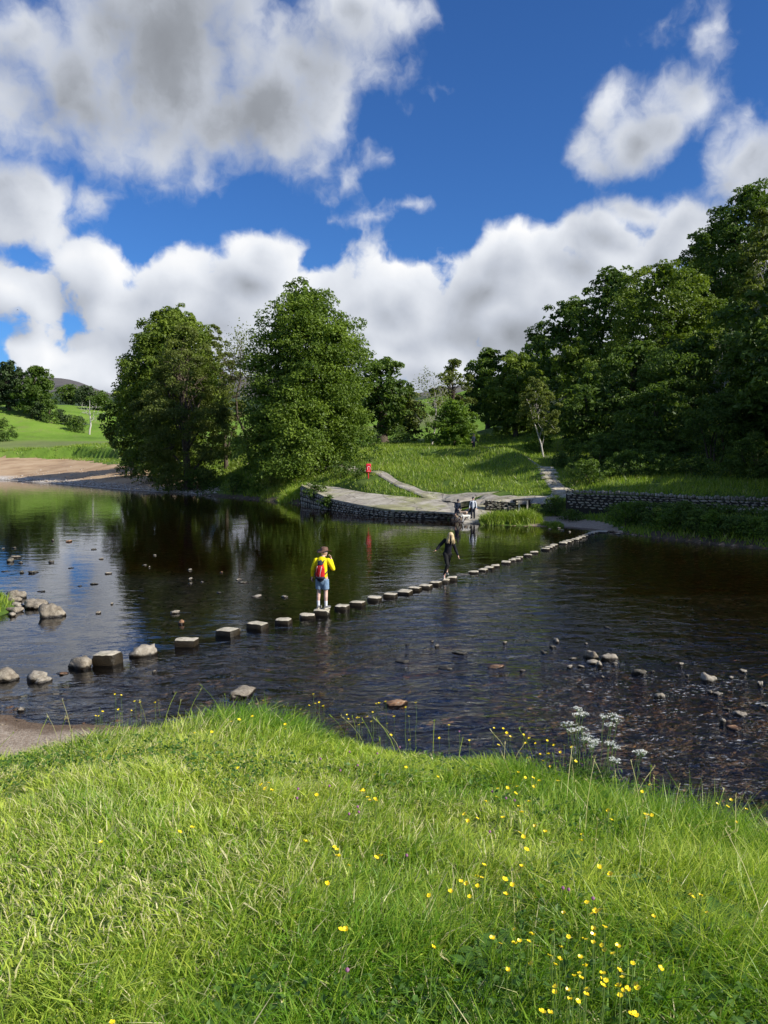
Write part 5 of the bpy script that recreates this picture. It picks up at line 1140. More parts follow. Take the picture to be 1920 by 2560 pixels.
def shingle():
    """pale pebbles and driftwood bits along the far beach"""
    rng = np.random.default_rng(31); bf = Buf(); base = rock_mesh('c', 1600, (1, 1, 1), 1, 2.5, .12, None); V = np.array([v.co[:] for v in base.vertices]); F = np.array([p.vertices[:] for p in base.polygons]); bpy.data.meshes.remove(base)
    N = 2600; px = rng.uniform(0, 520, N); X = np.interp(px, [0, 160, 320, 480, 520], [-64, -45.7, -31, -21, -18.5]) + rng.normal(0, .5, N); off = np.abs(rng.normal(0, 1.0, N)) * np.where(rng.random(N) < .75, 1.3, 7); Y = Ys(X) + .9 + off; Z = H(X, Y)
    cols = np.array([(.50, .46, .40), (.62, .58, .52), (.34, .29, .24), (.26, .20, .15), (.44, .33, .24)])
    for x, y, z in zip(X, Y, Z):
        s = min(.34, rng.gamma(2.5, .045) + .05); a = rng.uniform(0, 6.28); c, s_ = math.cos(a), math.sin(a); v = V * [s * 1.2, s * .9, s * .6]
        bf.add(np.column_stack([v[:, 0] * c - v[:, 1] * s_, v[:, 0] * s_ + v[:, 1] * c, v[:, 2]]) + [x, y, z + s * .1], t=F, c=cols[rng.integers(5)] * rng.uniform(.8, 1.15))
    o = link('beach_shingle', bf.mesh('beach_shingle', [bpy.data.materials['cobble']], smooth=True)); tag(o, 'pale shingle along the water edge of the far beach', 'shingle', kind='stuff')
shingle()
# ------------------------------------------------------------------ the near bank: grass, flowers, plants
def crest_a(X, Y): return Y - Yc(X)
def near_height(X, Y):
    a = crest_a(X, Y)
    h = .046 + .060 * sstep(fbm(X * .8, Y * .8, 11), .42, .62) + .04 * sstep(fbm(X * 2.6, Y * 2.6, 12), .5, .7)
    h = h + .07 * sstep(X, .3, 1.6) * (.4 + fbm(X * 1.4, Y * 1.4, 13)) 
    h = h + .025 * sstep(a, -.9, -.1)
    h = h + .20 * np.exp(-(((X + .98) / .60) ** 2 + ((Y - 6.1) / .5) ** 2))           # the tussock above the rock
    h = h + .05 * np.exp(-(((X + 1.7) / .5) ** 2 + ((Y - 5.2) / .3) ** 2))
    h = h + .20 * np.exp(-(((X - 2.05) / .55) ** 2 + ((Y - 4.4) / .55) ** 2)) + .12 * np.exp(-(((X - 2.6) / .5) ** 2 + ((Y - 3.9) / .9) ** 2))
    return h
def near_grass():
    rng = np.random.default_rng(3); bf = Buf()
    def scatter(n, ymin, ymax):
        Y = ymin + (ymax - ymin) * rng.uniform(0, 1, n); X = rng.uniform(-1, 1, n) * (.60 * Y + .75)
        k = (crest_a(X, Y) < 1.5) & (rng.uniform(0, 1, n) < np.where(crest_a(X, Y) > .6, .3, 1)); return X[k], Y[k]
    X, Y = scatter(350000, 1.15, 7.8)
    keep = rng.uniform(0, 1, len(X)) < (.45 + .55 * sstep(fbm(X * 5, Y * 5, 14), .28, .50)); X, Y = X[keep], Y[keep]
    # gather blades into tufts
    X = X + (np.round(X * 9 + .5 * np.sin(Y * 7)) / 9 - X) * .22; Y = Y + (np.round(Y * 9) / 9 - Y) * .22
    n = len(X); Z = H_near(X, Y); h = near_height(X, Y) * rng.uniform(.45, 1.45, n)
    lf = fbm(X * .7 + 9, Y * .7, 15) * 6.28 * 1.6 + rng.normal(0, 1.3, n)
    w = (.0030 + .0009 * Y * .6) * rng.uniform(.6, 1.5, n) * np.where(rng.uniform(0, 1, n) < .12, 1.9, 1)
    lush = sstep(fbm(X * .9, Y * .9, 11), .40, .65)
    yel = fbm(X * .55 + 3, Y * .55, 16)
    t0 = .60 - .42 * lush + .8 * (yel - .5) + rng.normal(0, .26, n) - .12 * sstep(X, .8, 2.4) - .35 * np.exp(-(((X + 1.0) / .55) ** 2 + ((Y - 6.1) / .45) ** 2)) - .3 * np.exp(-(((X - 2.05) / .5) ** 2 + ((Y - 4.4) / .5) ** 2))
    straw = np.where(rng.uniform(0, 1, n) < .05 + .20 * sstep(yel, .48, .66) * (X < 1.0), rng.uniform(.8, 1, n), rng.uniform(0, .7, n))
    lean = .55 + .35 * fbm(X * 1.2, Y * 1.2, 18)
    blades(bf, np.column_stack([X, Y, Z - .01]), h, w, rng, lean_dir=lf, lean=lean.mean(), seg=2, tint=np.clip(np.stack([t0, straw, rng.uniform(0, 1, n)], -1), 0, 1))
    o = link('meadow_grass', bf.mesh('meadow_grass', [L_BLADE])); tag(o, 'lush sunlit grass of the near bank', 'grass', kind='stuff')
    # thatch: short lying blades and dry bits between
    bf = Buf(); X, Y = scatter(34000, 1.15, 7.0); n = len(X); Z = H_near(X, Y)
    t0 = rng.uniform(.1, .9, n); straw = np.where(rng.uniform(0, 1, n) < .33, 1.0, .2)
    blades(bf, np.column_stack([X, Y, Z]), np.full(n, .06) * rng.uniform(.5, 1.6, n), np.full(n, .006), rng, lean=1.0, seg=2, tint=np.stack([t0, straw, t0], -1))
    o = link('grass_thatch', bf.mesh('grass_thatch', [L_BLADE])); tag(o, 'short and dry blades lying between the grass', 'grass', kind='stuff')
    # seed stalks along the crest and in the taller patches
    bf = Buf(); N = 9000; SY = rng.uniform(1.4, 7.2, N); SX = rng.uniform(-.58, .62, N) * SY; SA = crest_a(SX, SY)
    pr = .05 + .22 * np.exp(-(SA / .45) ** 2) + .22 * (SX > 1.0); k = (SA < .7) & (rng.random(N) < pr * .15); SX, SY, SA = SX[k], SY[k], SA[k]; SZ = H_near(SX, SY)
    for X_, Y_, a, z in zip(SX, SY, SA, SZ):
        hh = rng.uniform(.20, .42) * (1.0 if a > -.8 or X_ > 1 else .65)
        ln = rng.normal(0, .10, 2); tt = np.linspace(0, 1, 5); pts = np.column_stack([X_ + ln[0] * tt ** 2, Y_ + ln[1] * tt ** 2, z + hh * tt])
        g = rng.uniform(0, 1); tube(bf, pts, np.linspace(.0014, .0009, 5) * (1 + Y_ * .12), 3, (rng.uniform(.3, .9), .9 if g < .4 else .3, 0))
        for j in range(rng.integers(4, 8)):
            q = pts[-1] * (1 - j * .05) + pts[-2] * (j * .05); e = q + rng.normal(0, .006, 3) + [0, 0, .008]
            tube(bf, [q, e], [.0016 * (1 + Y_ * .12), .0004], 3, (.6, 1.0 if g < .6 else .5, 0))
    o = link('seed_stalks', bf.mesh('seed_stalks', [L_BLADE])); tag(o, 'thin grass stalks with seed heads standing above the bank', 'grass', kind='stuff')
    # clover and other small round leaves
    bf = Buf(); X, Y = scatter(26000, 1.2, 6.6); f = fbm(X * 1.1, Y * 1.1, 19); k = (f > .53) | ((X > .5) & (f > .46)); X, Y = X[k], Y[k]; n = len(X)
    C = np.column_stack([X, Y, H_near(X, Y) + rng.uniform(.02, .10, n)]); leaves(bf, C, np.tile([0, 0, 1.0], (n, 1)), .024, rng, rng.uniform(.1, .7, n), aspect=.85, jitter=.45)
    o = link('clover_leaves', bf.mesh('clover_leaves', [L_CLOVER])); tag(o, 'small round clover leaves low in the grass', 'ground cover', kind='stuff')
L_CLOVER = leaf_mat('clover_leaf', (.04, .10, .015), (.13, .24, .04), .3)
near_grass()

def on_bank(px, py, up):
    """the point above the near bank seen at this pixel, 'up' metres over the ground"""
    d = ray(px, py); T_ = np.arange(1.2, 9.0, .012); P = np.array([0, 0, CAMZ]) + d * T_[:, None]
    below = np.nonzero((P[:, 2] < H_near(P[:, 0], P[:, 1]) + up) & (P[:, 2] > 1.3))[0]
    if len(below): return P[below[0]]
    k = (T_ > 3.5) & (T_ < 7.5); P = P[k]; return P[np.argmin(np.abs(P[:, 1] - Yc(P[:, 0]) + .05))]   # beyond the silhouette: on the crest
def buttercup_meshes():
    my = simple('buttercup_petal', (.85, .62, .01), (.95, .75, .02), rough=.28, scale=60, spec=.5); mc = simple('buttercup_centre', (.55, .42, .02), rough=.7)
    ms = simple('flower_stem', (.10, .17, .03), (.15, .22, .05), rough=.6)
    heads = []
    for s in range(3):
        rng = np.random.default_rng(70 + s); v = []; q = []; mi = []
        cup = (.35, .6, .15)[s]
        for k in range(5):
            a = k * 2 * math.pi / 5; ca, sa = math.cos(a), math.sin(a); b0 = len(v)
            for r, wd in ((.0015, .0015), (.006, .0055), (.011, .0062), (.0135, .0035)):
                z = cup * r * (r / .0135) * 1.2 + .0015 + rng.normal(0, .0003)
                for sg in (-1, 1): v.append((ca * r - sa * wd * sg, sa * r + ca * wd * sg, z + abs(sg) * .0012 * (r / .0135)))
            for j in range(3): q.append((b0 + 2 * j, b0 + 2 * j + 1, b0 + 2 * j + 3, b0 + 2 * j + 2)); mi.append(0)
        b0 = len(v); v.append((0, 0, .006)); 
        for k in range(6): v.append((.003 * math.cos(k), .003 * math.sin(k), .003))
        t = [(b0, b0 + 1 + k, b0 + 1 + (k + 1) % 6) for k in range(6)]
        heads.append(np_mesh('flower_head', v, quads=q, tris=t, mats=[my, mc], mati=[0] * len(q) + [1] * 6))
    stems = []
    for s in range(3):
        bf = Buf(); tube(bf, curve_pts((0, 0, -.30), (0, 0, 0), 0, .004, 5, np.random.default_rng(s)), [.0018, .0016, .0014, .0012, .001], 4); stems.append(bf.mesh('stem', [ms]))
    return heads, stems
R6 = [(15,190),(45,160),(95,118),(138,100),(8,95),(108,158),(30,240),(240,253),(95,378),(232,420),(112,262),(280,195),(370,262),(475,210),(515,210),(530,230),(545,248),(495,282),(603,238),(612,275),(628,252),(655,275),(590,318),(622,337),(675,322),(685,352),(705,262),(735,283),(712,322),(780,283),(812,292),(762,315),(828,352),(718,375),(580,403),(610,422),(643,425),(672,438),(548,450),(577,462),(532,470),(492,470),(653,455),(645,465),(568,490),(628,527),(440,528),(488,508),(583,548),(597,575),(752,437),(350,583),(362,612),(403,598),(515,597),(653,633),(585,660),(602,680),(697,660),(615,733),(857,670),(852,698),(857,733),(432,802),(593,808),(522,862),(555,887),(400,852),(422,855),(332,873),(357,883),(395,895),(405,892),(288,918),(195,932),(370,937),(525,930),(655,942),(930,810),(980,843),(1328,927),(1333,940),(1367,935),(1397,1005),(1440,537),(1500,522),(1485,548),(1565,560),(1520,617),(1060,495),(1115,484),(1150,455),(1128,580),(1132,600),(1145,588),(1157,585),(983,607),(970,567),(565,1078),(728,1083),(638,1103),(625,1130),(585,1130),(563,1143),(503,1140),(467,1118),(210,1158),(797,1110),(767,1157),(907,1078),(950,1065),(958,1072),(900,1105),(877,1122),(865,1122),(905,1138),(942,1147),(953,1170),(1007,1155),(718,1193),(740,1232),(758,1210),(637,1225),(848,1200),(873,1240),(1075,1225),(1193,1248),(1015,1260),(1030,1285),(945,1272),(943,1300),(958,1297),(943,1322),(823,1283),(845,1268),(850,1290),(535,1255),(742,1325),(738,1350),(793,1345),(878,1340),(873,1362),(1017,1328),(1020,1363),(1035,1345),(1050,1340),(1090,1318),(1097,1335),(803,1385),(838,1388),(683,1437),(717,1443),(1070,1443),(1083,1447),(778,1008),(903,1010),(935,998),(915,1003),(877,962),(1230,873),(1163,1025),(990,1183)]
R5 = [(497,63),(523,68),(583,92),(607,97),(670,100),(685,88),(567,133),(513,130),(430,122),(443,138),(427,158),(413,155),(1355,62),(1335,112),(1363,103),(1380,98),(1398,115),(1300,128),(1228,115),(1138,90),(1000,180),(1033,173),(1092,160),(1232,192),(1232,213),(840,232),(915,225),(1030,382),(1128,456),(1147,470),(1162,447),(1173,480),(1368,497),(1560,483),(1568,480),(1588,507),(1598,522),(1620,517),(1628,522),(1618,410),(1320,702),(1445,722),(1455,735),(1463,765),(776,657),(830,640),(1413,882),(1625,768),(1643,762),(1493,1080),(1472,1078),(1508,805),(435,705),(1490,130),(1505,170),(1545,165),(1553,163),(1565,187),(1587,160),(1610,140),(1625,105),(1638,103),(1605,180),(1552,195),(1500,152),(485,1480)]
def flowers():
    heads, stems = buttercup_meshes(); rs = random.Random(4)
    pts = [(960 + x * .5787, 1700 + y * .5787) for x, y in R6] + [(x * .5787, 1700 + y * .5787) for x, y in R5]
    for i, (px, py) in enumerate(pts):
        up = .17 + .10 * rs.random(); p = on_bank(px, py, up); g = hz(p[0], p[1]); L = max(.12, p[2] - g)
        z_ = (('in the thick patch at the bottom right' if py > 2280 else 'in the taller grass on the right') if px > 1180 and py > 2000 else
              ('in the flowery edge before the white umbels' if py < 1950 and px > 1180 else ('at the edge of the bank against the water' if py < 1850 else ('scattered in the short grass on the left' if px < 900 else 'scattered in the middle of the grass'))))
        o = empty('buttercup', (p[0], p[1], g), rs.uniform(0, 6)); 
        col = ['at the far left', 'left of centre', 'just left of the middle', 'just right of the middle', 'right of centre', 'at the far right'][min(5, int(px / 320))]
        row = ['against the river', 'near the crest', 'halfway down the bank', 'low on the bank', 'at the bottom'][0 if py < 1800 else 1 if py < 1960 else 2 if py < 2150 else 3 if py < 2370 else 4]
        lb = 'yellow buttercup %s, %s of the picture' % (row, col.replace('at the ', 'on the ').replace('just ', '')) if False else 'small yellow buttercup %s, %s' % (row, col)
        tag(o, lb, 'buttercup', 'buttercups ' + row + ', ' + col)
        s = rs.uniform(.60, .85) * (.85 if py > 2200 else 1.0)
        link('flower_head', heads[i % 3], o, (0, 0, L), (rs.uniform(-.5, .5), rs.uniform(-.5, .5), 0), (s, s, s))
        st = link('stem', stems[i % 3], o, (0, 0, L), (0, 0, 0), (1, 1, L / .30))
    mp = simple('clover_bloom', (.22, .07, .16), (.36, .16, .28), rough=.8, scale=80); bm = bmesh.new(); bmesh.ops.create_icosphere(bm, subdivisions=2, radius=.0065)
    for v in bm.verts: v.co *= 1 + .22 * mnoise.noise(v.co * 400)
    bl = bpy.data.meshes.new('flower_head'); bm.to_mesh(bl); bm.free(); bl.materials.append(mp)
    cl = [(960 + x * .5787, 1700 + y * .5787) for x, y in [(468,482),(527,510),(565,520),(457,655),(98,757),(773,898),(798,905),(903,943),(68,290),(325,222)]] + [(x * .5787, 1700 + y * .5787) for x, y in [(1500,213),(1510,310),(1545,368),(1630,317),(1385,340),(1423,457),(1288,470),(1283,510),(1545,547),(1550,570),(1508,578),(1470,390),(1500,1252)]]
    for i, (px, py) in enumerate(cl):
        p = on_bank(px, py, .15); g = hz(p[0], p[1]); L = max(.1, p[2] - g)
        o = empty('red_clover', (p[0], p[1], g)); w_ = 'on the right half of the bank' if px > 960 else 'left of the middle of the bank'; tag(o, 'purple clover bloom standing in the grass ' + w_, 'clover', 'clover blooms ' + w_)
        link('flower_head', bl, o, (0, 0, L), (0, 0, 0), (1, 1, 1.15)); link('stem', stems[i % 3], o, (0, 0, L), (0, 0, 0), (1.2, 1.2, L / .30))
flowers()
def cow_parsley(base_px, Yb, tips, label, seed):
    """base pixel column and metres away; tips = pixels of the umbels"""
    rng = np.random.default_rng(seed); x = (base_px - 960) / FPX * Yb; zb = hz(x, Yb); root = empty('cow_parsley', (x, Yb, zb)); tag(root, label, 'wildflower', 'white cow parsley at the water edge')
    mw = simple('parsley_floret', (.70, .70, .62), (.86, .86, .80), rough=.8, scale=90); ms = simple('parsley_stem', (.10, .17, .04), (.16, .22, .07), rough=.6)
    tb = Buf(); main = np.array([0, 0, 0.0]); 
    for (px, py) in tips:
        Yt = Yb + rng.uniform(-.15, .1); t = at_Y(px, py, Yt) - np.array([x, Yb, zb]); k = rng.uniform(.3, .6)
        fork = np.array([t[0] * .35, t[1] * .3, t[2] * k]); tube(tb, curve_pts(main, fork, 0, .006, 4, rng), [.004, .0035, .003, .003], 4); tube(tb, curve_pts(fork, t, 0, .008, 5, rng), [.003, .0025, .002, .002, .0018], 4)
        ub = Buf(); nr = 11
        for j in range(nr):
            a = rng.uniform(0, 6.28); r = .032 * math.sqrt((j + .3) / nr) * 1.1; e = t + np.array([math.cos(a) * r, math.sin(a) * r, .012 + .010 * (1 - (r / .035) ** 2)])
            tube(tb, [t - [0, 0, .015], e], [.0011, .0009], 3)
            m_ = 9; c = e + rng.normal(0, .0052, (m_, 3)) * [1, 1, .5]; leaves(ub, c, np.tile([0, 0, 1.0], (m_, 1)), .0062, rng, np.ones(m_), aspect=.95, jitter=.5)
        link('umbel', ub.mesh('umbel', [mw]), root)
    link('stems', tb.mesh('stems', [ms]), root)
    lb = Buf(); n = 420; zt = rng.uniform(.03, .30, n); c = np.column_stack([rng.normal(0, .09, n), rng.normal(0, .07, n), zt]); leaves(lb, c, rng.normal(0, .5, (n, 3)) + [0, 0, 1], .034, rng, rng.uniform(.1, .9, n), aspect=.4, jitter=.4)
    link('leaves', lb.mesh('leaves', [L_CLOVER]), root)
_c = lambda l: [(1380 + x * .3255, 1740 + y * .3255) for x, y in l]
cow_parsley(1458, 5.35, _c([(200, 110), (240, 150), (145, 225), (140, 275), (100, 230), (175, 275), (215, 135), (190, 160)]), 'tallest white cow parsley, leftmost of the white flowers', 1)
cow_parsley(1482, 5.25, _c([(230, 265), (255, 305), (265, 345), (320, 375), (340, 360), (250, 340), (290, 330), (310, 400)]), 'densest white cow parsley, lying in front of the tallest one', 2)
cow_parsley(1520, 5.30, _c([(395, 170), (460, 160), (500, 200), (445, 235), (430, 380), (470, 375), (490, 405)]), 'cow parsley with a separate high spray against the dark water', 3)
cow_parsley(1600, 5.05, _c([(685, 440), (660, 450), (700, 450), (500, 510), (470, 500)]), 'low leafy cow parsley, rightmost of the white flowers', 4)
def broad_plant(px, py, label, seed, n=9, L=.17, name='dock_plant', mat=None, wd=.30):
    rng = np.random.default_rng(seed); p = on_bank(px, py, .08); g = hz(p[0], p[1]); L = L * .72; root = empty(name, (p[0], p[1], g)); tag(root, label, 'plant')
    m = mat or L_DOCK
    for k in range(n):
        a = k * 2.4 + rng.uniform(-.4, .4); l = L * rng.uniform(.6, 1.15); el = rng.uniform(.35, 1.1); v = []; q = []
        for i, t in enumerate(np.linspace(0, 1, 7)):
            r = l * t * math.cos(el * (1 - .6 * t)); z = l * (math.sin(el) * t - .55 * t * t * .8) + .04; w_ = l * wd * math.sin(math.pi * min(1, t * .92 + .06)) ** .8 * .8
            for s in (-1, 0, 1): v.append((r * math.cos(a) - s * w_ * math.sin(a), r * math.sin(a) + s * w_ * math.cos(a), z + abs(s) * w_ * .25 + rng.normal(0, .0015)))
        for i in range(6):
            for s in (0, 1): b0 = i * 3 + s; q.append((b0, b0 + 1, b0 + 4, b0 + 3))
        c = np.tile([rng.uniform(.2, .9)] * 3, (21, 1)); link('leaf', np_mesh('leaf', v, quads=q, mats=[m], cols=c, smooth=True), root)
L_DOCK = leaf_mat('dock_leaf', (.05, .12, .02), (.12, .23, .04), .3)
broad_plant(1205, 2370, 'broad-leaved plant in the grass left of the thick buttercups', 1, 8, .13)
broad_plant(1170, 2395, 'small rosette of pale green leaves near the bottom middle', 2, 7, .12)
broad_plant(1250, 2340, 'loose rosette of toothed leaves right of the bottom middle', 9, 6, .11)
broad_plant(1750, 2330, 'dark nettle-like plant at the lower right', 3, 14, .16)
broad_plant(1800, 2290, 'dark leafy plant at the right, above the nettle-like one', 4, 14, .17)
broad_plant(1700, 2360, 'low leafy plant at the lower right, left of the nettle-like one', 5, 12, .14)
broad_plant(1420, 2130, 'single dark dock leaf rosette under the pale stalks', 6, 5, .13)
broad_plant(1640, 1905, 'leafy plant at the crest right of the cow parsley', 7, 16, .14)
broad_plant(1330, 1850, 'bright creeping buttercup leaves at the flowery crest', 8, 16, .10)
broad_plant(1850, 2310, 'leafy plant at the right picture edge', 10, 12, .15)
# reeds and tufts of the far bank
def tuft(px, py, Y, wpx, hpx, label, seed, n=900, wd=.04, mat=None, name='reed_clump', cat='reeds', lean=.6):
    rng = np.random.default_rng(seed); x = (px - 960) / FPX * Y; g = max(-.05, hz(x, Y)); w = wpx * Y / FPX; h = hpx * Y / FPX
    root = empty(name, (x, Y, g)); tag(root, label, cat); bf = Buf()
    X = rng.uniform(-.5, .5, n) * w; D = rng.normal(0, .22, n) * min(w, 1.6)
    hh = h * (1 - .55 * (2 * np.abs(X) / w) ** 2) * rng.uniform(.5, 1.1, n); Zg = np.maximum(-.08, H(x + X, Y + D)) - g
    blades(bf, np.column_stack([X, D, Zg]), hh, np.full(n, wd) * rng.uniform(.6, 1.3, n), rng, lean=lean, seg=3, tint=np.stack([rng.uniform(.1, 1, n), rng.uniform(0, .8, n) ** .6, rng.uniform(0, 1, n)], -1))
    link('blades', bf.mesh('blades', [mat or L_FIELD]), root)
tuft(1250, 1312, 50.2, 100, 36, 'large reed clump at the water before the culvert, left half', 1, 2200)
tuft(1312, 1312, 50.0, 84, 40, 'arching reed clump right before the culvert', 2, 2200)
tuft(722, 1243, 72.0, 52, 30, 'bright rounded reed tuft at the left end of the landing', 3, 1500, mat=L_BLADE, wd=.05)
tuft(680, 1238, 75.5, 60, 22, 'low grass tuft by the water left of the bright one', 4, 900)
tuft(1390, 1318, 48.2, 40, 17, 'small green clump on the sandy spit', 5, 700)
tuft(1365, 1317, 48.8, 24, 12, 'little tuft beside the clump on the spit', 6, 400)

# weeds in the joints of the landing
for i, (px, py, Y, w, h, lb) in enumerate([(800, 1222, 69.0, 26, 8, 'weeds growing on the left end of the landing'), (850, 1238, 63.5, 30, 6, 'weeds on the landing above the trailing plant'), (905, 1250, 61.0, 34, 6, 'grassy weeds in the middle of the landing'), (940, 1258, 59.2, 22, 5, 'small weeds in the middle of the landing'),
                                           (1010, 1262, 57.5, 26, 5, 'weeds near the crack of the landing'), (985, 1245, 61.5, 60, 9, 'grass lip overhanging the back of the landing'), (1080, 1250, 59.8, 50, 8, 'grass lip at the right back of the landing'), (865, 1226, 67.5, 50, 9, 'grass lip at the left back of the landing')]):
    tuft(px, py, Y, w, h, lb, 60 + i, 260, .05, name='weed_clump', cat='weeds', lean=.7)
# ------------------------------------------------------------------ people, dogs, lifebuoy housing, bird
TMP = bpy.data.scenes.new('workbench')
def capsule(bm_v, bm_f, p0, r0, p1, r1, sides=12, flat=False, sx=1.0, sy=1.0, off=0):
    p0 = np.array(p0, float); p1 = np.array(p1, float); d = p1 - p0; L = np.linalg.norm(d); d = d / (L + 1e-9)
    ref = np.array([0, 1.0, 0]) if abs(d[1]) < .9 else np.array([1.0, 0, 0]); a = np.cross(ref, d); a /= np.linalg.norm(a); b_ = np.cross(d, a)
    rings = []
    if flat: rings = [(p0, r0 * .02), (p0, r0), (p1, r1), (p1, r1 * .02)]
    else:
        for k in range(4): t = (k + .15) / 4 * math.pi / 2; rings.append((p0 - d * r0 * math.cos(t), r0 * math.sin(t)))
        rings.append((p0, r0)); rings.append((p1, r1))
        for k in range(3, -1, -1): t = (k + .15) / 4 * math.pi / 2; rings.append((p1 + d * r1 * math.cos(t), r1 * math.sin(t)))
    an = np.linspace(0, 2 * math.pi, sides, endpoint=False); base = len(bm_v)
    for c, r in rings:
        for t in an: bm_v.append(c + r * (math.cos(t) * a * sx + math.sin(t) * b_ * sy))
    n = len(rings)
    for i in range(n - 1):
        for j in range(sides): bm_f.append((base + i * sides + j, base + i * sides + (j + 1) % sides, base + (i + 1) * sides + (j + 1) % sides, base + (i + 1) * sides + j))
    bm_f.append(tuple(base + j for j in range(sides))[::-1]); bm_f.append(tuple(base + (n - 1) * sides + j for j in range(sides)))
def skin(name, parts, mat, parent, voxel=.012, smooth=4, detail=None):
    """one continuous surface grown round a set of tapered limbs"""
    V, F = [], []
    for p in parts:
        kw = p[4] if len(p) > 4 else {}
        capsule(V, F, p[0], p[1], p[2], p[3], **kw)
    me = bpy.data.meshes.new(name); me.from_pydata([tuple(v) for v in V], [], F); me.update()
    bm = bmesh.new(); bm.from_mesh(me); bmesh.ops.recalc_face_normals(bm, faces=bm.faces); bm.to_mesh(me); bm.free()
    o = bpy.data.objects.new(name, me); TMP.collection.objects.link(o)
    m = o.modifiers.new('r', 'REMESH'); m.mode = 'VOXEL'; m.voxel_size = voxel; m.use_smooth_shade = True
    m2 = o.modifiers.new('s', 'SMOOTH'); m2.factor = .5; m2.iterations = smooth
    
    with bpy.context.temp_override(scene=TMP, view_layer=TMP.view_layers[0]):
        dg = bpy.context.evaluated_depsgraph_get(); dg.update(); me2 = bpy.data.meshes.new_from_object(o.evaluated_get(dg))
    o.modifiers.clear(); o.data = me2; bpy.data.meshes.remove(me)
    me2.name = name; me2.materials.clear(); me2.materials.append(mat); me2.shade_smooth(); o.parent = parent; o.name = name
    TMP.collection.objects.unlink(o); COL.objects.link(o)
    return o
M_SKIN = simple('skin', (.52, .30, .22), (.60, .37, .28), rough=.55, scale=6, spec=.35)
M_SKIN_PALE = simple('pale_skin', (.60, .38, .30), (.68, .46, .37), rough=.55, scale=6, spec=.35)
def cloth(name, c1, c2, rough=.85, bump=.006, sc=9): return simple(name, c1, c2, rough=rough, scale=sc, bump=bump, bscale=14, spec=.15)
def hand(parts, w, d, side, spread=(0, 0, 1), curl=.6, s=1.0):
    """palm plus five fingers; w wrist point, d direction of the hand, side = +-1 thumb side along the vector spread"""
    w = np.array(w, float); d = np.array(d, float) / np.linalg.norm(d); t = np.array(spread, float); t = t - d * (t @ d); t /= np.linalg.norm(t); n = np.cross(d, t)
    pe = w + d * .085 * s
    parts.append((w, .022 * s, w + d * .035 * s, .030 * s)); parts.append((w + d * .03 * s - t * .018 * s, .020 * s, pe - t * .026 * s, .017 * s)); parts.append((w + d * .03 * s + t * .018 * s, .020 * s, pe + t * .026 * s, .017 * s))
    for k, ln in zip((-1.5, -.5, .5, 1.5), (.058, .072, .078, .068)):
        b0 = pe + t * k * .0195 * s; m1 = b0 + (d * math.cos(curl * .5) + n * side * math.sin(curl * .5)) * ln * .5 * s; m2 = m1 + (d * math.cos(curl * 1.3) + n * side * math.sin(curl * 1.3)) * ln * .5 * s
        parts.append((b0 - d * .01, .0098 * s, m1, .009 * s)); parts.append((m1, .009 * s, m2, .0078 * s))
    th0 = w + d * .025 * s + t * .022 * s; th1 = th0 + (d * .6 + t * .8) * .035 * s; th2 = th1 + (d * .9 + t * .3 + n * side * .3) * .034 * s
    parts.append((th0, .015 * s, th1, .012 * s)); parts.append((th1, .012 * s, th2, .009 * s))
def face_parts(c, f, up, r=.095):
    """a skull with jaw, nose, brow, ears and chin; f = direction of the face"""
    c = np.array(c, float); f = np.array(f, float) / np.linalg.norm(f); up = np.array(up, float); up = up - f * (up @ f); up /= np.linalg.norm(up); s = np.cross(f, up)
    return [(c - f * .015 + up * .025, r * .98, c + f * .015 + up * .03, r * .93), (c + f * .02 + up * -.01, r * .80, c + f * .035 - up * .062, r * .50), (c + f * .055 - up * .085, .026, c + f * .062 - up * .088, .024),
            (c + f * .088 + up * .012, .010, c + f * .112 - up * .022, .015), (c + f * .078 - up * .052 - s * .018, .011, c + f * .078 - up * .052 + s * .018, .011),
            (c + f * .080 + up * .030 - s * .035, .012, c + f * .080 + up * .030 + s * .035, .012),
            (c - s * .092 + up * .015, .014, c - s * .094 - up * .018, .011), (c + s * .092 + up * .015, .014, c + s * .094 - up * .018, .011)], (c, f, up, s)
def eyes(fr, parent, mat_iris):
    c, f, up, s = fr
    for k in (-1, 1):
        p = c + f * .083 + up * .008 + s * .031 * k; bm = bmesh.new(); bmesh.ops.create_uvsphere(bm, u_segments=10, v_segments=8, radius=.0125)
        me = bpy.data.meshes.new('eye'); bm.to_mesh(me); bm.free(); me.materials.append(mat_iris); me.shade_smooth(); link('eye', me, parent, tuple(p))
M_EYE = simple('eye', (.05, .04, .035), rough=.2)
M_YELLOW = cloth('yellow_jersey', (.80, .66, .01), (.88, .76, .015)); M_DENIM = cloth('light_denim', (.115, .195, .30), (.24, .34, .47), sc=14)
M_SOCK = cloth('white_sock', (.66, .66, .68), (.76, .76, .78)); M_SHOE = cloth('grey_trainer', (.07, .07, .075), (.16, .16, .16)); M_SHOEPALE = cloth('cream_trim', (.50, .46, .36), (.62, .57, .46))
M_HAT = cloth('brown_leather_hat', (.10, .055, .038), (.19, .11, .08), rough=.6); M_BLACK = cloth('black_jersey', (.010, .010, .014), (.020, .020, .026)); M_LEG = cloth('black_leggings', (.012, .012, .013), (.024, .024, .024))
M_RED = cloth('red_nylon', (.45, .012, .015), (.60, .025, .025), rough=.6); M_PACK = cloth('dark_nylon', (.018, .018, .035), (.04, .04, .065), rough=.6); M_TRIM = cloth('pale_trim', (.62, .55, .50), (.70, .64, .58))
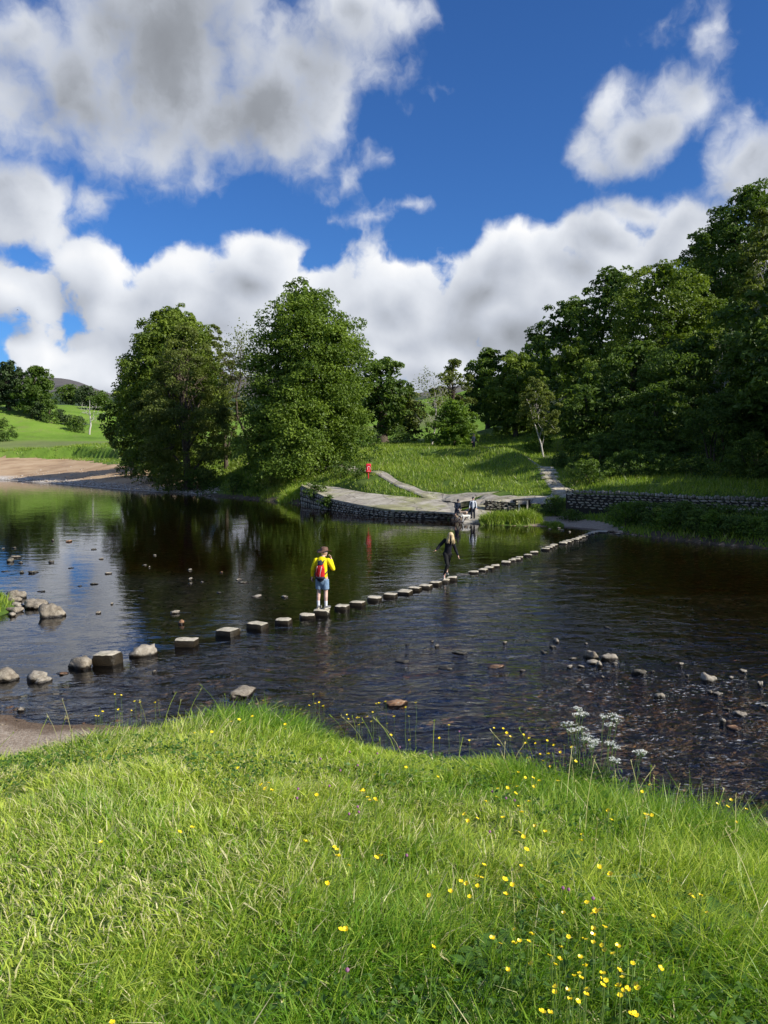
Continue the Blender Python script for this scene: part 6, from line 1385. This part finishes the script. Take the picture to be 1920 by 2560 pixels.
def shoe(parent, ankle, f, mat, sole, s=1.0, lift=0.0):
    a = np.array(ankle, float); f = np.array(f, float); f[2] = 0; f /= np.linalg.norm(f); g = a[2] - .085 * s
    fl = np.array([0, 0, 1.0]); heel = a - f * .05 * s; toe = a + f * .165 * s
    h0 = np.array([heel[0], heel[1], g + .040 * s]); t0 = np.array([toe[0], toe[1], g + .032 * s - lift])
    sh = skin('shoe', [(h0, .040 * s, (h0 + t0) / 2 + fl * .012, .044 * s), ((h0 + t0) / 2, .044 * s, t0, .034 * s), (a + fl * .0, .043 * s, h0 + fl * .02 + f * .04, .046 * s)], mat, parent, .010 * s)
    bf = Buf(); sd = np.array([-f[1], f[0], 0]); hb = np.array([heel[0], heel[1], g]); L = np.array([-.045, -.02, .06, .12, .17, .205]); W_ = np.array([.025, .038, .038, .046, .044, .018]) * s; v = []
    for z, k in ((0.0, 1.0), (.022, 1.04)):
        for l, w in zip(L, W_): v += [hb + f * (l + .045 - .03) * s - sd * w * k + fl * (z - lift * (l > .1)), hb + f * (l + .045 - .03) * s + sd * w * k + fl * (z - lift * (l > .1))]
    q = []
    for i in range(5): a_ = 2 * i; q += [(a_, a_ + 1, a_ + 3, a_ + 2), (a_ + 12, a_ + 14, a_ + 15, a_ + 13), (a_, a_ + 2, a_ + 14, a_ + 12), (a_ + 1, a_ + 13, a_ + 15, a_ + 3)]
    q += [(0, 12, 13, 1), (10, 11, 23, 22)]; bf.add(v, q=q); link('sole', bf.mesh('sole', [sole]), sh)

def man_in_yellow():
    st = at_z(806, 1521, .145); root = empty('person', (st[0], st[1], .147), math.radians(-12)); tag(root, 'man in a yellow jersey, denim shorts and brown hat standing on a stepping stone', 'person')
    S = 1.0; hipL, hipR = (-.085, 0, .90), (.085, 0, .90); knL, knR = (-.105, .015, .50), (.105, .015, .50); anL, anR = (-.115, -.02, .09), (.115, -.02, .09)
    shL, shR = (-.185, -.01, 1.42), (.185, 0, 1.42); elL, wrL = (-.275, -.05, 1.15), (-.315, .03, .92); elR, wrR = (.325, .03, 1.17), (.215, .19, 1.45)
    head = (.055, .05, 1.63); fdir = (.55, .85, -.12)
    P = [(hipL, .085, knL, .058), (knL, .056, (-.112, -.02, .34), .056), ((-.112, -.02, .34), .054, anL, .036), (hipR, .085, knR, .058), (knR, .056, (.112, -.02, .34), .056), ((.112, -.02, .34), .054, anR, .036),
         (anL, .036, (-.12, .06, .035), .03), ((-.12, .06, .035), .032, (-.125, .14, .022), .022), (anR, .036, (.12, .06, .035), .03), ((.12, .06, .035), .032, (.125, .14, .022), .022),
         ((0, 0, .92), .135, (0, 0, 1.10), .125, dict(sy=.78)), ((0, 0, 1.10), .128, (0, -.01, 1.36), .155, dict(sy=.68)), ((-.12, 0, 1.40), .07, (.12, 0, 1.40), .07), ((0, -.0, 1.43), .06, (.03, .03, 1.56), .052),
         (shL, .055, elL, .042), (elL, .040, wrL, .027), (shR, .055, elR, .042), (elR, .040, wrR, .027)]
    fp, fr = face_parts(head, fdir, (0, 0, 1)); P += fp
    hand(P, wrL, (-.03, .06, -1), 1, (0.2, 1, 0), .55); hand(P, wrR, (-.35, .15, .75), -1, (0, -.3, 1), .9, .95)
    skin('body', P, M_SKIN_PALE, root, .0105, 3); eyes(fr, root, M_EYE)
    # jersey
    skin('jersey', [((0, 0, .90), .158, (0, 0, 1.12), .150, dict(sy=.80, flat=True, sides=20)), ((0, 0, 1.08), .152, (0, -.01, 1.36), .172, dict(sy=.72, sides=20)), ((-.13, 0, 1.40), .082, (.13, 0, 1.40), .082), ((0, .0, 1.40), .085, (.02, .015, 1.50), .066, dict(flat=True)),
                    (shL, .070, elL, .058), (elL, .057, np.array(wrL) + (.004, -.01, .03), .040, dict()), (shR, .070, elR, .060), (elR, .060, np.array(wrR) - (-.02, .03, .05), .040)], M_YELLOW, root, .0105, 2)
    skin('shorts', [((0, 0, .80), .165, (0, 0, .97), .150, dict(sy=.78, sides=20)), ((-.085, 0, .86), .115, (-.105, .01, .565), .098, dict(flat=True, sides=18)), ((.085, 0, .86), .115, (.105, .01, .565), .098, dict(flat=True, sides=18))], M_DENIM, root, .011, 2)
    for s in (-1, 1): skin('sock', [((.115 * s, -.02, .075), .043, (.113 * s, -.02, .235), .050, dict(flat=True))], M_SOCK, root, .008, 1); shoe(root, (.115 * s, -.02, .088), (.18 * s + .35, 1, 0), M_SHOE, M_SHOEPALE)
    # wide-brimmed hat
    c, f, up, s_ = fr; bf = Buf(); hc = np.array(head) + [0, 0, .055]; n = 28; rings = [(.000, .125, 1.0), (.085, .115, 1), (.100, .07, 1), (.104, .02, 1), (.100, -.01, 1), (.185, .0, 0)]
    prof = [(.187, -.018), (.14, -.004), (.104, .010), (.098, .055), (.092, .095), (.060, .118), (.012, .104)]
    V = []
    fv = np.array([f[0], f[1], 0]); fv /= np.linalg.norm(fv); sv = np.array([fv[1], -fv[0], 0])
    for r, z in prof:
        for k in range(n):
            a = 2 * math.pi * k / n; ca, sa = math.cos(a), math.sin(a); rr = r * (1.10 if r > .12 else 1.08); bend = (.050 * abs(sa) ** 2 - .028 * abs(ca) ** 2) if r > .12 else 0
            V.append(hc + fv * ca * rr * (1.12 if r > .12 else 1.05) + sv * sa * rr * (.92) + np.array([0, 0, z + bend * (r / .187) ** 2]) + np.array([0, 0, -.012 if (r < .07 and abs(sa) < .5) else 0]))
    V.append(hc + np.array([0, 0, .100])); q = []; t = []
    for i in range(len(prof) - 1):
        for k in range(n): q.append((i * n + k, i * n + (k + 1) % n, (i + 1) * n + (k + 1) % n, (i + 1) * n + k))
    b0 = (len(prof) - 1) * n
    for k in range(n): t.append((b0 + k, b0 + (k + 1) % n, len(V) - 1))
    bf.add(V, q=q, t=t); hm = bf.mesh('hat', [M_HAT], smooth=True); h = link('hat', hm, root)
    sm = h.modifiers.new('t', 'SOLIDIFY'); sm.thickness = .005
    skin('hat_band', [(hc + [0, 0, .012], .1065, hc + [0, 0, .030], .105, dict(flat=True, sides=28))], M_PACK, h, .008, 1)
    # backpack, a thing of its own carried on his back
    bp = empty('backpack', tuple(root.location), root.rotation_euler.z); tag(bp, 'red rucksack with white piping and dark straps on the back of the man in yellow', 'backpack')
    yb = -.20
    skin('bag_body', [((-.0, yb, 1.02), .142, (0, yb, 1.18), .135, dict(sy=.62, sides=18)), ((0, yb, 1.16), .135, (0, yb + .02, 1.30), .095, dict(sy=.62, sides=18))], M_RED, bp, .010, 3)
    skin('bag_base', [((-.045, yb + .005, .935), .098, (.045, yb + .005, .935), .098, dict(sx=.72, sides=16)), ((0, yb + .01, .93), .12, (0, yb + .01, .99), .128, dict(sy=.62, sides=18))], M_PACK, bp, .010, 3)
    skin('bag_top', [((0, yb + .015, 1.335), .088, (0, yb + .035, 1.385), .06, dict(sy=.66, sides=18))], M_PACK, bp, .010, 3)
    def strip(name, pts, r, mat, vox=.007): skin(name, [(a, r, b_, r) for a, b_ in zip(pts[:-1], pts[1:])], mat, bp, vox, 1)
    def on(x, z): k = 1 - (z > 1.18) * (z - 1.18) * 1.6; return (x, yb - .078 * k * math.sqrt(max(.05, 1 - (x / .13) ** 2)) + .002, z)
    strip('piping', [on(-.085, .98), on(-.092, 1.08), on(-.088, 1.18), on(-.070, 1.27)], .010, M_TRIM); strip('piping', [on(.015, .98), on(.022, 1.07), on(.045, 1.18), on(.060, 1.26)], .013, M_TRIM)
    strip('side_panel', [on(.115, 1.0), on(.118, 1.1), on(.108, 1.2)], .010, M_PACK); strip('buckle_strap', [on(.0, 1.27), on(.012, 1.20), on(.016, 1.12)], .008, M_PACK)
    strip('shoulder_strap', [(-.075, yb + .04, 1.36), (-.095, -.06, 1.455), (-.10, .03, 1.475), (-.10, .11, 1.38), (-.11, .125, 1.2), (-.14, .06, 1.05), (-.13, -.12, 1.0)], .016, M_PACK)
    strip('shoulder_strap', [(.075, yb + .04, 1.36), (.095, -.06, 1.455), (.10, .03, 1.475), (.10, .11, 1.38), (.12, .125, 1.22), (.165, .03, 1.12), (.13, -.12, 1.03)], .016, M_PACK)
    strip('hanging_strap', [(.155, -.05, 1.10), (.16, -.075, 1.0), (.16, -.075, .90)], .005, M_PACK, .005); strip('side_pocket', [(-.15, yb + .03, .97), (-.15, yb + .03, 1.06)], .028, M_PACK)
    ph = Buf(); box(ph, -.018, .018, -.006, .006, -.06, .06); o = link('phone', ph.mesh('phone', [simple('dark_phone', (.01, .01, .012), rough=.25)])); tag(o, 'small dark phone held in the hanging hand of the man in yellow', 'phone')
    w = Matrix.Translation(root.location) @ Matrix.Rotation(root.rotation_euler.z, 4, 'Z'); o.location = w @ Vector((-.300, .040, .815))
man_in_yellow()

def hair_mesh(parent, c, f, length, mat, n=260, seed=1, part=.5, spread=1.0, open_face=True):
    rng = np.random.default_rng(seed); c = np.array(c, float); f = np.array(f, float) / np.linalg.norm(f); up = np.array([0, 0, 1.0]) - f * f[2]; up /= np.linalg.norm(up); s = np.cross(f, up); bf = Buf()
    for i in range(n):
        a = rng.uniform(-math.pi, math.pi)             # 0 = front
        if open_face and abs(a) < .32: continue
        e0 = rng.uniform(.15, 1.3); d0 = (f * math.cos(a) + s * math.sin(a)) * math.cos(e0) + up * math.sin(e0)
        crown = c + up * .10 - f * .01 + rng.normal(0, .008, 3); p1 = c + up * .02 + d0 * .108 + up * .015
        dh = f * math.cos(a) + s * math.sin(a); dh[2] = 0; L = length * rng.uniform(.75, 1.1)
        p2 = c + dh * (.105 + .02 * spread) + np.array([0, 0, -.06]); p3 = p2 + dh * .025 * spread + np.array([0, 0, -L * .5]) + rng.normal(0, .012, 3); p4 = p3 + dh * .006 + np.array([0, 0, -L * .45]) + rng.normal(0, .016, 3)
        tt = np.linspace(0, 4, 11); K = np.array([crown, p1, p2, p3, p4]); pts = np.column_stack([np.interp(tt, range(5), K[:, k]) for k in range(3)])
        pts[1:-1] = (pts[:-2] + 2 * pts[1:-1] + pts[2:]) / 4; pts += np.sin(tt * 3.1 + i)[:, None] * .004 * (tt[:, None] / 4) * np.array([1, 1, 0])
        tube(bf, pts, np.interp(tt, [0, .5, 2.5, 4], [.006, .010, .009, .002]), 4, (rng.uniform(0, 1),) * 3)
    link('hair', bf.mesh('hair', [mat], smooth=True), parent)
def hair_mat():
    m, b = new_mat('blonde_hair'); at = b.n('ShaderNodeAttribute', {'attribute_name': 'tint'}); sp = b.n('ShaderNodeSeparateColor', _0=at.outputs['Color'])
    p = b.n('ShaderNodeBsdfPrincipled', Base_Color=b.mix(sp.outputs[0], (.42, .29, .13), (.80, .66, .38)), Roughness=.4); return finish(m, b, p.outputs[0])
def woman_in_black():
    st = at_z(1110, 1446.5, .135); k = 1 / 73.0 * (st[1] / 26.3); root = empty('person', (st[0], st[1], .139)); tag(root, 'blonde woman in black stepping along the stones with arms held out', 'person')
    def q(px, py, y=0.0): return np.array([(px - 1110) * k, y, (1445.5 - py) * k])
    hip = q(1118.5, 1383, .05); hipL, hipR = hip + (-.075, 0, 0), hip + (.075, .02, 0); knF, knB = q(1117.5, 1410, -.10), q(1121, 1409, .16); anF = q(1110, 1439.5, -.01); anB = q(1119.5, 1430.5, .42)
    waist = q(1120.5, 1367, .02); chest = q(1121.5, 1353.5, -.02); shL, shR = q(1111.5, 1347.5, -.02), q(1131.5, 1350.5, .0); elL, wrL = q(1098.5, 1362, -.02), q(1089.5, 1372.5, -.10); elR, wrR = q(1138, 1371, .04), q(1144.5, 1386.5, -.06)
    neck = q(1124, 1343.5, -.04); head = q(1125.5, 1335.5, -.11); fd = (-.12, -.82, -.56)
    P = [(hipL, .09, knF, .056), (knF, .054, anF, .034), (hipR, .09, knB, .056), (knB, .054, anB, .034), (hip, .115, waist, .098, dict(sy=.75)), (waist, .10, chest, .12, dict(sy=.7)), (shL * .85 + chest * .15, .05, shR * .85 + chest * .15, .05), (chest, .06, neck, .045), (neck, .045, head, .05),
         (shL, .043, elL, .034), (elL, .033, wrL, .022), (shR, .043, elR, .034), (elR, .033, wrR, .022), (anF, .034, anF + (-.0, -.10, -.055), .028), (anB, .034, anB + (0, -.10, -.06), .028)]
    fp, fr = face_parts(head, fd, (0, 0, 1), .088); P += fp; hand(P, wrL, (-.75, -.25, -.55), 1, (0, -1, .3), .35, .9); hand(P, wrR, (.30, -.2, -1), -1, (-.2, -1, 0), .35, .9)
    skin('body', P, M_SKIN, root, .0105, 3); eyes(fr, root, M_EYE)
    skin('sweatshirt', [(hip + (0, 0, .06), .128, waist, .132, dict(sy=.80, sides=18)), (waist, .132, chest, .142, dict(sy=.74, sides=18)), (shL * .9 + chest * .1, .066, shR * .9 + chest * .1, .066), (chest + (0, 0, .03), .075, neck, .058), (shL, .064, elL, .062), (elL, .062, wrL * .93 + elL * .07, .040), (shR, .064, elR, .060), (elR, .060, wrR * .93 + elR * .07, .038)], M_BLACK, root, .0105, 3)
    skin('leggings', [(hipL, .097, knF, .062), (knF, .060, (knF + anF) / 2, .055), ((knF + anF) / 2, .055, anF + (0, 0, .045), .041), (hipR, .097, knB, .062), (knB, .060, (knB + anB) / 2, .055), ((knB + anB) / 2, .055, anB + (0, 0, .045), .041), (hip, .12, hip + (0, 0, .06), .115, dict(sy=.78))], M_LEG, root, .0095, 3)
    for a in (anF, anB): skin('sock', [(a + (0, 0, -.01), .040, a + (0, 0, .055), .042, dict(flat=True))], M_SOCK, root, .008, 1)
    shoe(root, anF, (-.25, -1, 0), M_SHOE, M_SOCK, .95); shoe(root, anB + np.array([0, 0, .0]), (.05, -1, 0), M_SHOE, M_SOCK, .95, lift=.03)
    hair_mesh(root, head, fd, .22, hair_mat(), 380, 2, spread=.5)
woman_in_black()

def far_person(px, pyf, Y, label, kind, seed, scale, rz=0.0):
    x = (px - 960) / FPX * Y; z = at_Y(px, pyf, Y)[2]; zg = max(hz(x, Y), -.02) + (.06 if kind != 'walker' else 0.0)
    root = empty('person', (x, Y, zg), rz); root.scale = (scale,) * 3; tag(root, label, 'person')
    # facing the camera, -Y
    bend = .22 if kind == 'man' else 0.0
    hip = np.array([0, 0, .93]); chest = np.array([0, -bend * .5, 1.30]); neck = np.array([0, -bend * .8, 1.46]); head = np.array([0, -bend * .9 - .03, 1.62])
    shL, shR = chest + (-.18, 0, .10), chest + (.18, 0, .10)
    if kind == 'man': elL, wrL, elR, wrR = shL + (-.06, -.06, -.27), shL + (.10, -.30, -.42), shR + (.03, -.08, -.28), shR + (.00, -.34, -.42)
    else: elL, wrL, elR, wrR = shL + (-.07, .02, -.27), shL + (-.10, -.06, -.50), shR + (.07, .02, -.27), shR + (.10, -.06, -.50)
    knL, anL, knR, anR = (-.10, -.03, .50), (-.11, 0, .09), (.10, -.03, .50), (.11, 0, .09)
    if kind == 'man': knL, anL = (-.14, -.03, .50), (-.17, .0, .09); knR, anR = (.12, -.12, .52), (.22, .05, .09)
    P = [(hip + (-.085, 0, 0), .09, knL, .058), (knL, .056, anL, .036), (hip + (.085, 0, 0), .09, knR, .058), (knR, .056, anR, .036), (hip, .13, chest, .15, dict(sy=.72)), (shL, .055, shR, .055), (chest, .07, neck, .05), (neck, .05, head, .05),
         (shL, .05, elL, .04), (elL, .038, wrL, .026), (shR, .05, elR, .04), (elR, .038, wrR, .026)]
    fd = (0, -1, -.35 if kind == 'man' else -.1); fp, fr = face_parts(head, fd, (0, 0, 1)); P += fp; hand(P, wrL, wrL - elL, 1, (1, -1, 0), .6); hand(P, wrR, wrR - elR, -1, (-1, -1, 0), .6)
    skin('body', P, M_SKIN, root, .014, 3)
    navy = cloth('navy_coat', (.012, .018, .035), (.03, .038, .06)); dark = cloth('dark_trousers', (.012, .014, .022), (.025, .028, .04)); white = cloth('white_top', (.58, .62, .66), (.70, .73, .76)); khaki = cloth('grey_shorts', (.03, .033, .045), (.06, .062, .075))
    long_ = kind != 'man'
    if kind == 'man':
        skin('jacket', [(hip + (0, 0, -.12), .18, chest, .175, dict(sy=.78, flat=False, sides=16)), (shL, .078, shR, .078), (chest, .09, neck, .072), (shL, .075, elL, .064), (elL, .062, wrL, .044), (shR, .075, elR, .064), (elR, .062, wrR, .044)], navy, root, .015, 2)
        skin('shorts', [(hip + (-.085, 0, -.05), .115, (knL[0], knL[1], .60), .092, dict(flat=True)), (hip + (.085, 0, -.05), .115, (knR[0], knR[1], .60), .092, dict(flat=True))], khaki, root, .015, 2)
        for a in (anL, anR): skin('sock', [((a[0], a[1], .08), .045, (a[0], a[1], .30), .055, dict(flat=True))], cloth('dark_sock', (.03, .02, .02), (.06, .04, .035)), root, .012, 1)
    else:
        top = white if kind == 'woman' else navy
        skin('top', [(hip + (0, 0, -.02), .155, chest, .155, dict(sy=.76, sides=16)), (shL, .068, shR, .068), (chest, .08, neck, .06), (shL, .064, elL, .055), (elL, .054, wrL, .038), (shR, .064, elR, .055), (elR, .054, wrR, .038)], top, root, .015, 2)
        skin('trousers', [(hip + (-.085, 0, 0), .112, knL, .085), (knL, .085, (anL[0], anL[1], .07), .070, dict(flat=True)), (hip + (.085, 0, 0), .112, knR, .085), (knR, .085, (anR[0], anR[1], .07), .070, dict(flat=True))], dark, root, .015, 2)
        if kind == 'woman':
            for s in (-1, 1): skin('gilet', [(hip + (.11 * s, .02, -.02), .095, chest + (.10 * s, .02, .05), .105), (chest + (.08 * s, .02, .05), .09, neck + (.05 * s, .03, -.02), .055)] + ([(hip + (0, .05, 0), .13, chest + (0, .05, .05), .14, dict(sy=.7))] if s > 0 else []), navy, root, .015, 2)
    for a in (anL, anR): shoe(root, a, (.1 if a[0] > 0 else -.1, -1, 0), M_SHOE if kind != 'man' else cloth('brown_boot', (.05, .03, .02), (.09, .06, .04)), M_PACK)
    c, f, up, s_ = fr; cap = navy if kind == 'woman' else khaki
    skin('cap', [(c + up * .055 - f * .01, .108, c + up * .075 - f * .01, .095), (c + up * .055 + f * .06, .075, c + up * .05 + f * .12, .06, dict(sx=1.0, sy=.25))], cap, root, .012, 2)
    return root
fm = far_person(1143, 1300, 52.0, 'man in a dark jacket and shorts bending towards a dog at the water', 'man', 1, .84, .25)
fw = far_person(1183, 1302, 51.6, 'woman in a dark gilet over a white top standing at the water', 'woman', 2, .84, -.1)
fx = far_person(1183, 1130, 84.0, 'walker in dark clothes half hidden behind the mound by the bright tree', 'walker', 3, .95, .5)

def dog(px, Y, label, colours, rz, scale, patches=None, sniff=False, z=None):
    x = (px - 960) / FPX * Y; zg = (max(hz(x, Y), -.06) + .0) if z is None else z; root = empty('dog', (x, Y, zg), rz); root.scale = (scale,) * 3; tag(root, label, 'dog')
    coat = cloth('dog_coat', *colours, rough=.9, bump=.01, sc=3)
    hd = (.40, 0, .36) if sniff else (.40, 0, .60); ms = (.52, 0, .28) if sniff else (.53, 0, .56)
    P = [((.20, 0, .42), .115, (-.02, 0, .42), .10, dict(sx=.85)), ((-.02, 0, .42), .10, (-.24, 0, .43), .09), ((.24, 0, .46), .09, hd, .062), (hd, .068, np.array(hd) + (.03, 0, .01), .066), (hd, .05, ms, .030), (ms, .030, np.array(ms) + (.02, 0, -.002), .024)]
    for s in (-1, 1):
        P += [((.20, .06 * s, .38), .055, (.19, .075 * s, .22), .032), ((.19, .075 * s, .22), .028, (.205, .075 * s, .05), .022), ((.205, .075 * s, .03), .024, (.24, .075 * s, .022), .022),
              ((-.24, .06 * s, .40), .072, (-.17, .075 * s, .27), .045), ((-.17, .075 * s, .27), .038, (-.29, .075 * s, .17), .024), ((-.29, .075 * s, .17), .022, (-.25, .075 * s, .04), .020), ((-.25, .075 * s, .03), .023, (-.215, .075 * s, .022), .021),
              (np.array(hd) + (-.015, .055 * s, .045), .022, np.array(hd) + (-.02, .085 * s, -.035), .018)]
    P += [((-.30, 0, .46), .022, (-.44, 0, .40 if sniff else .56), .010)]
    skin('body', P, coat, root, .012, 3)
    if patches:
        pm = cloth('dog_patch', *patches, rough=.9); h = np.array(hd)
        skin('head_patch', [(h + (-.01, 0, .005), .074, h + (.03, 0, .01), .070), (h + (-.015, .058, .045), .026, h + (-.02, .088, -.035), .022), (h + (-.015, -.058, .045), .026, h + (-.02, -.088, -.035), .022)], pm, root, .012, 2)
        skin('collar', [((.27, 0, .47) if not sniff else (.28, 0, .43), .088, (.30, 0, .48) if not sniff else (.31, 0, .42), .083, dict(flat=True))], M_PACK, root, .012, 1)
    return root
dog(1165, 51.2, 'white dog with a dark head standing at the water edge', ((.60, .58, .52), (.78, .76, .70)), math.radians(195), .92, ((.03, .02, .015), (.07, .05, .04)), sniff=True)
dog(1158, 52.4, 'tan and white dog held on a short lead by the bending man', ((.36, .24, .17), (.58, .50, .42)), math.radians(160), 1.0, ((.25, .14, .08), (.36, .22, .14)))
dog(1255, 80.5, 'black dog walking on the hill path behind the mound', ((.012, .012, .012), (.03, .028, .026)), math.radians(200), 1.25, sniff=True)
def lead():
    a = fm.matrix_basis @ Vector((.18, -.42, .98)); b_ = Vector(((1158 - 960) / FPX * 52.4 - .3, 52.3, .6)); bf = Buf(); tube(bf, curve_pts(a, b_, -.12, 0, 6), [.008] * 6, 4); o = link('dog_lead', bf.mesh('dog_lead', [M_PACK])); tag(o, 'short dark lead from the bending man to the tan dog', 'lead')
lead()
def lifebuoy():
    p = at_Y(921, 1181, 68.0); g = hz(p[0], 68.0); root = empty('lifebuoy_housing', (p[0], 68.0, g), math.radians(14)); tag(root, 'red lifebuoy housing on a red post beside the bend of the path', 'lifebuoy')
    s = 68.0 / FPX; ztop = (1181 - 1144) * s; hb = 21.5 * s; w = 12.5 * s; m = simple('red_plastic', (.62, .012, .03), (.70, .02, .04), rough=.35, scale=3, spec=.5); mw = simple('pale_lettering', (.75, .45, .45), (.82, .55, .55), rough=.5); md = simple('deep_red_plastic', (.30, .006, .012), rough=.4)
    bm = bmesh.new(); bmesh.ops.create_cube(bm, size=1)
    for v in bm.verts: v.co = Vector((v.co.x * w, v.co.y * .24, v.co.z * hb))
    bmesh.ops.bevel(bm, geom=bm.edges[:], offset=.075, segments=4, profile=.6, affect='EDGES'); me = bpy.data.meshes.new('housing'); bm.to_mesh(me); bm.free(); me.materials.append(m); me.shade_smooth(); link('housing', me, root, (0, 0, ztop - hb / 2))
    # raised horseshoe of the lid and the pale arch printed in it
    for nm, r, th, mt, yy, z0 in (('lid_rib', .175, .022, md, -.118, .02), ('pale_arch', .115, .026, mw, -.122, .0)):
        bf = Buf(); an = np.linspace(-.15, math.pi + .15, 18); pts = [(-r * .95, yy, -r * 1.3)] + [(-math.cos(a) * r, yy, math.sin(a) * r * 1.25) for a in an] + [(r * .95, yy, -r * 1.3)]; tube(bf, np.array(pts), [th] * len(pts), 6); link(nm, bf.mesh(nm, [mt], smooth=True), root, (0, 0, ztop - hb / 2 + z0))
    bf = Buf(); box(bf, -.10, .10, -.128, -.121, -.29, -.255); link('notice', bf.mesh('notice', [mw]), root, (0, 0, ztop - hb / 2))
    bf = Buf(); tube(bf, [(0, .02, -.2), (0, .02, ztop - hb + .03)], [.045, .045], 10); link('post', bf.mesh('post', [m], smooth=True), root)
lifebuoy()
def bird():
    p = at_Y(44, 775, 120); root = empty('bird', tuple(p), .4); tag(root, 'small dark bird flying high on the left before the clouds', 'bird'); k = simple('dark_feather', (.02, .02, .02), (.04, .035, .03), scale=20)
    skin('body', [((-.05, 0, 0), .018, (.05, 0, .01), .030), ((.05, 0, .01), .028, (.11, 0, .02), .02), ((.11, 0, .02), .018, (.15, 0, .015), .004), ((-.05, 0, 0), .02, (-.15, 0, -.01), .012, dict(sx=1, sy=.3))], k, root, .006, 2)
    for s in (-1, 1):
        v = []
        for t in np.linspace(0, 1, 6): y = s * t * .26; c = .075 * (1 - t ** 2) + .01; z = .05 * math.sin(t * 2.4) + .01; v += [(.05 - t * .06, y, z), (.05 - t * .06 - c, y, z - .005)]
        q = [(2 * i, 2 * i + 1, 2 * i + 3, 2 * i + 2) for i in range(5)]; o = link('wing', np_mesh('wing', v, quads=q, mats=[k]), root); sd = o.modifiers.new('t', 'SOLIDIFY'); sd.thickness = .006
bird()

bpy.data.scenes.remove(TMP)
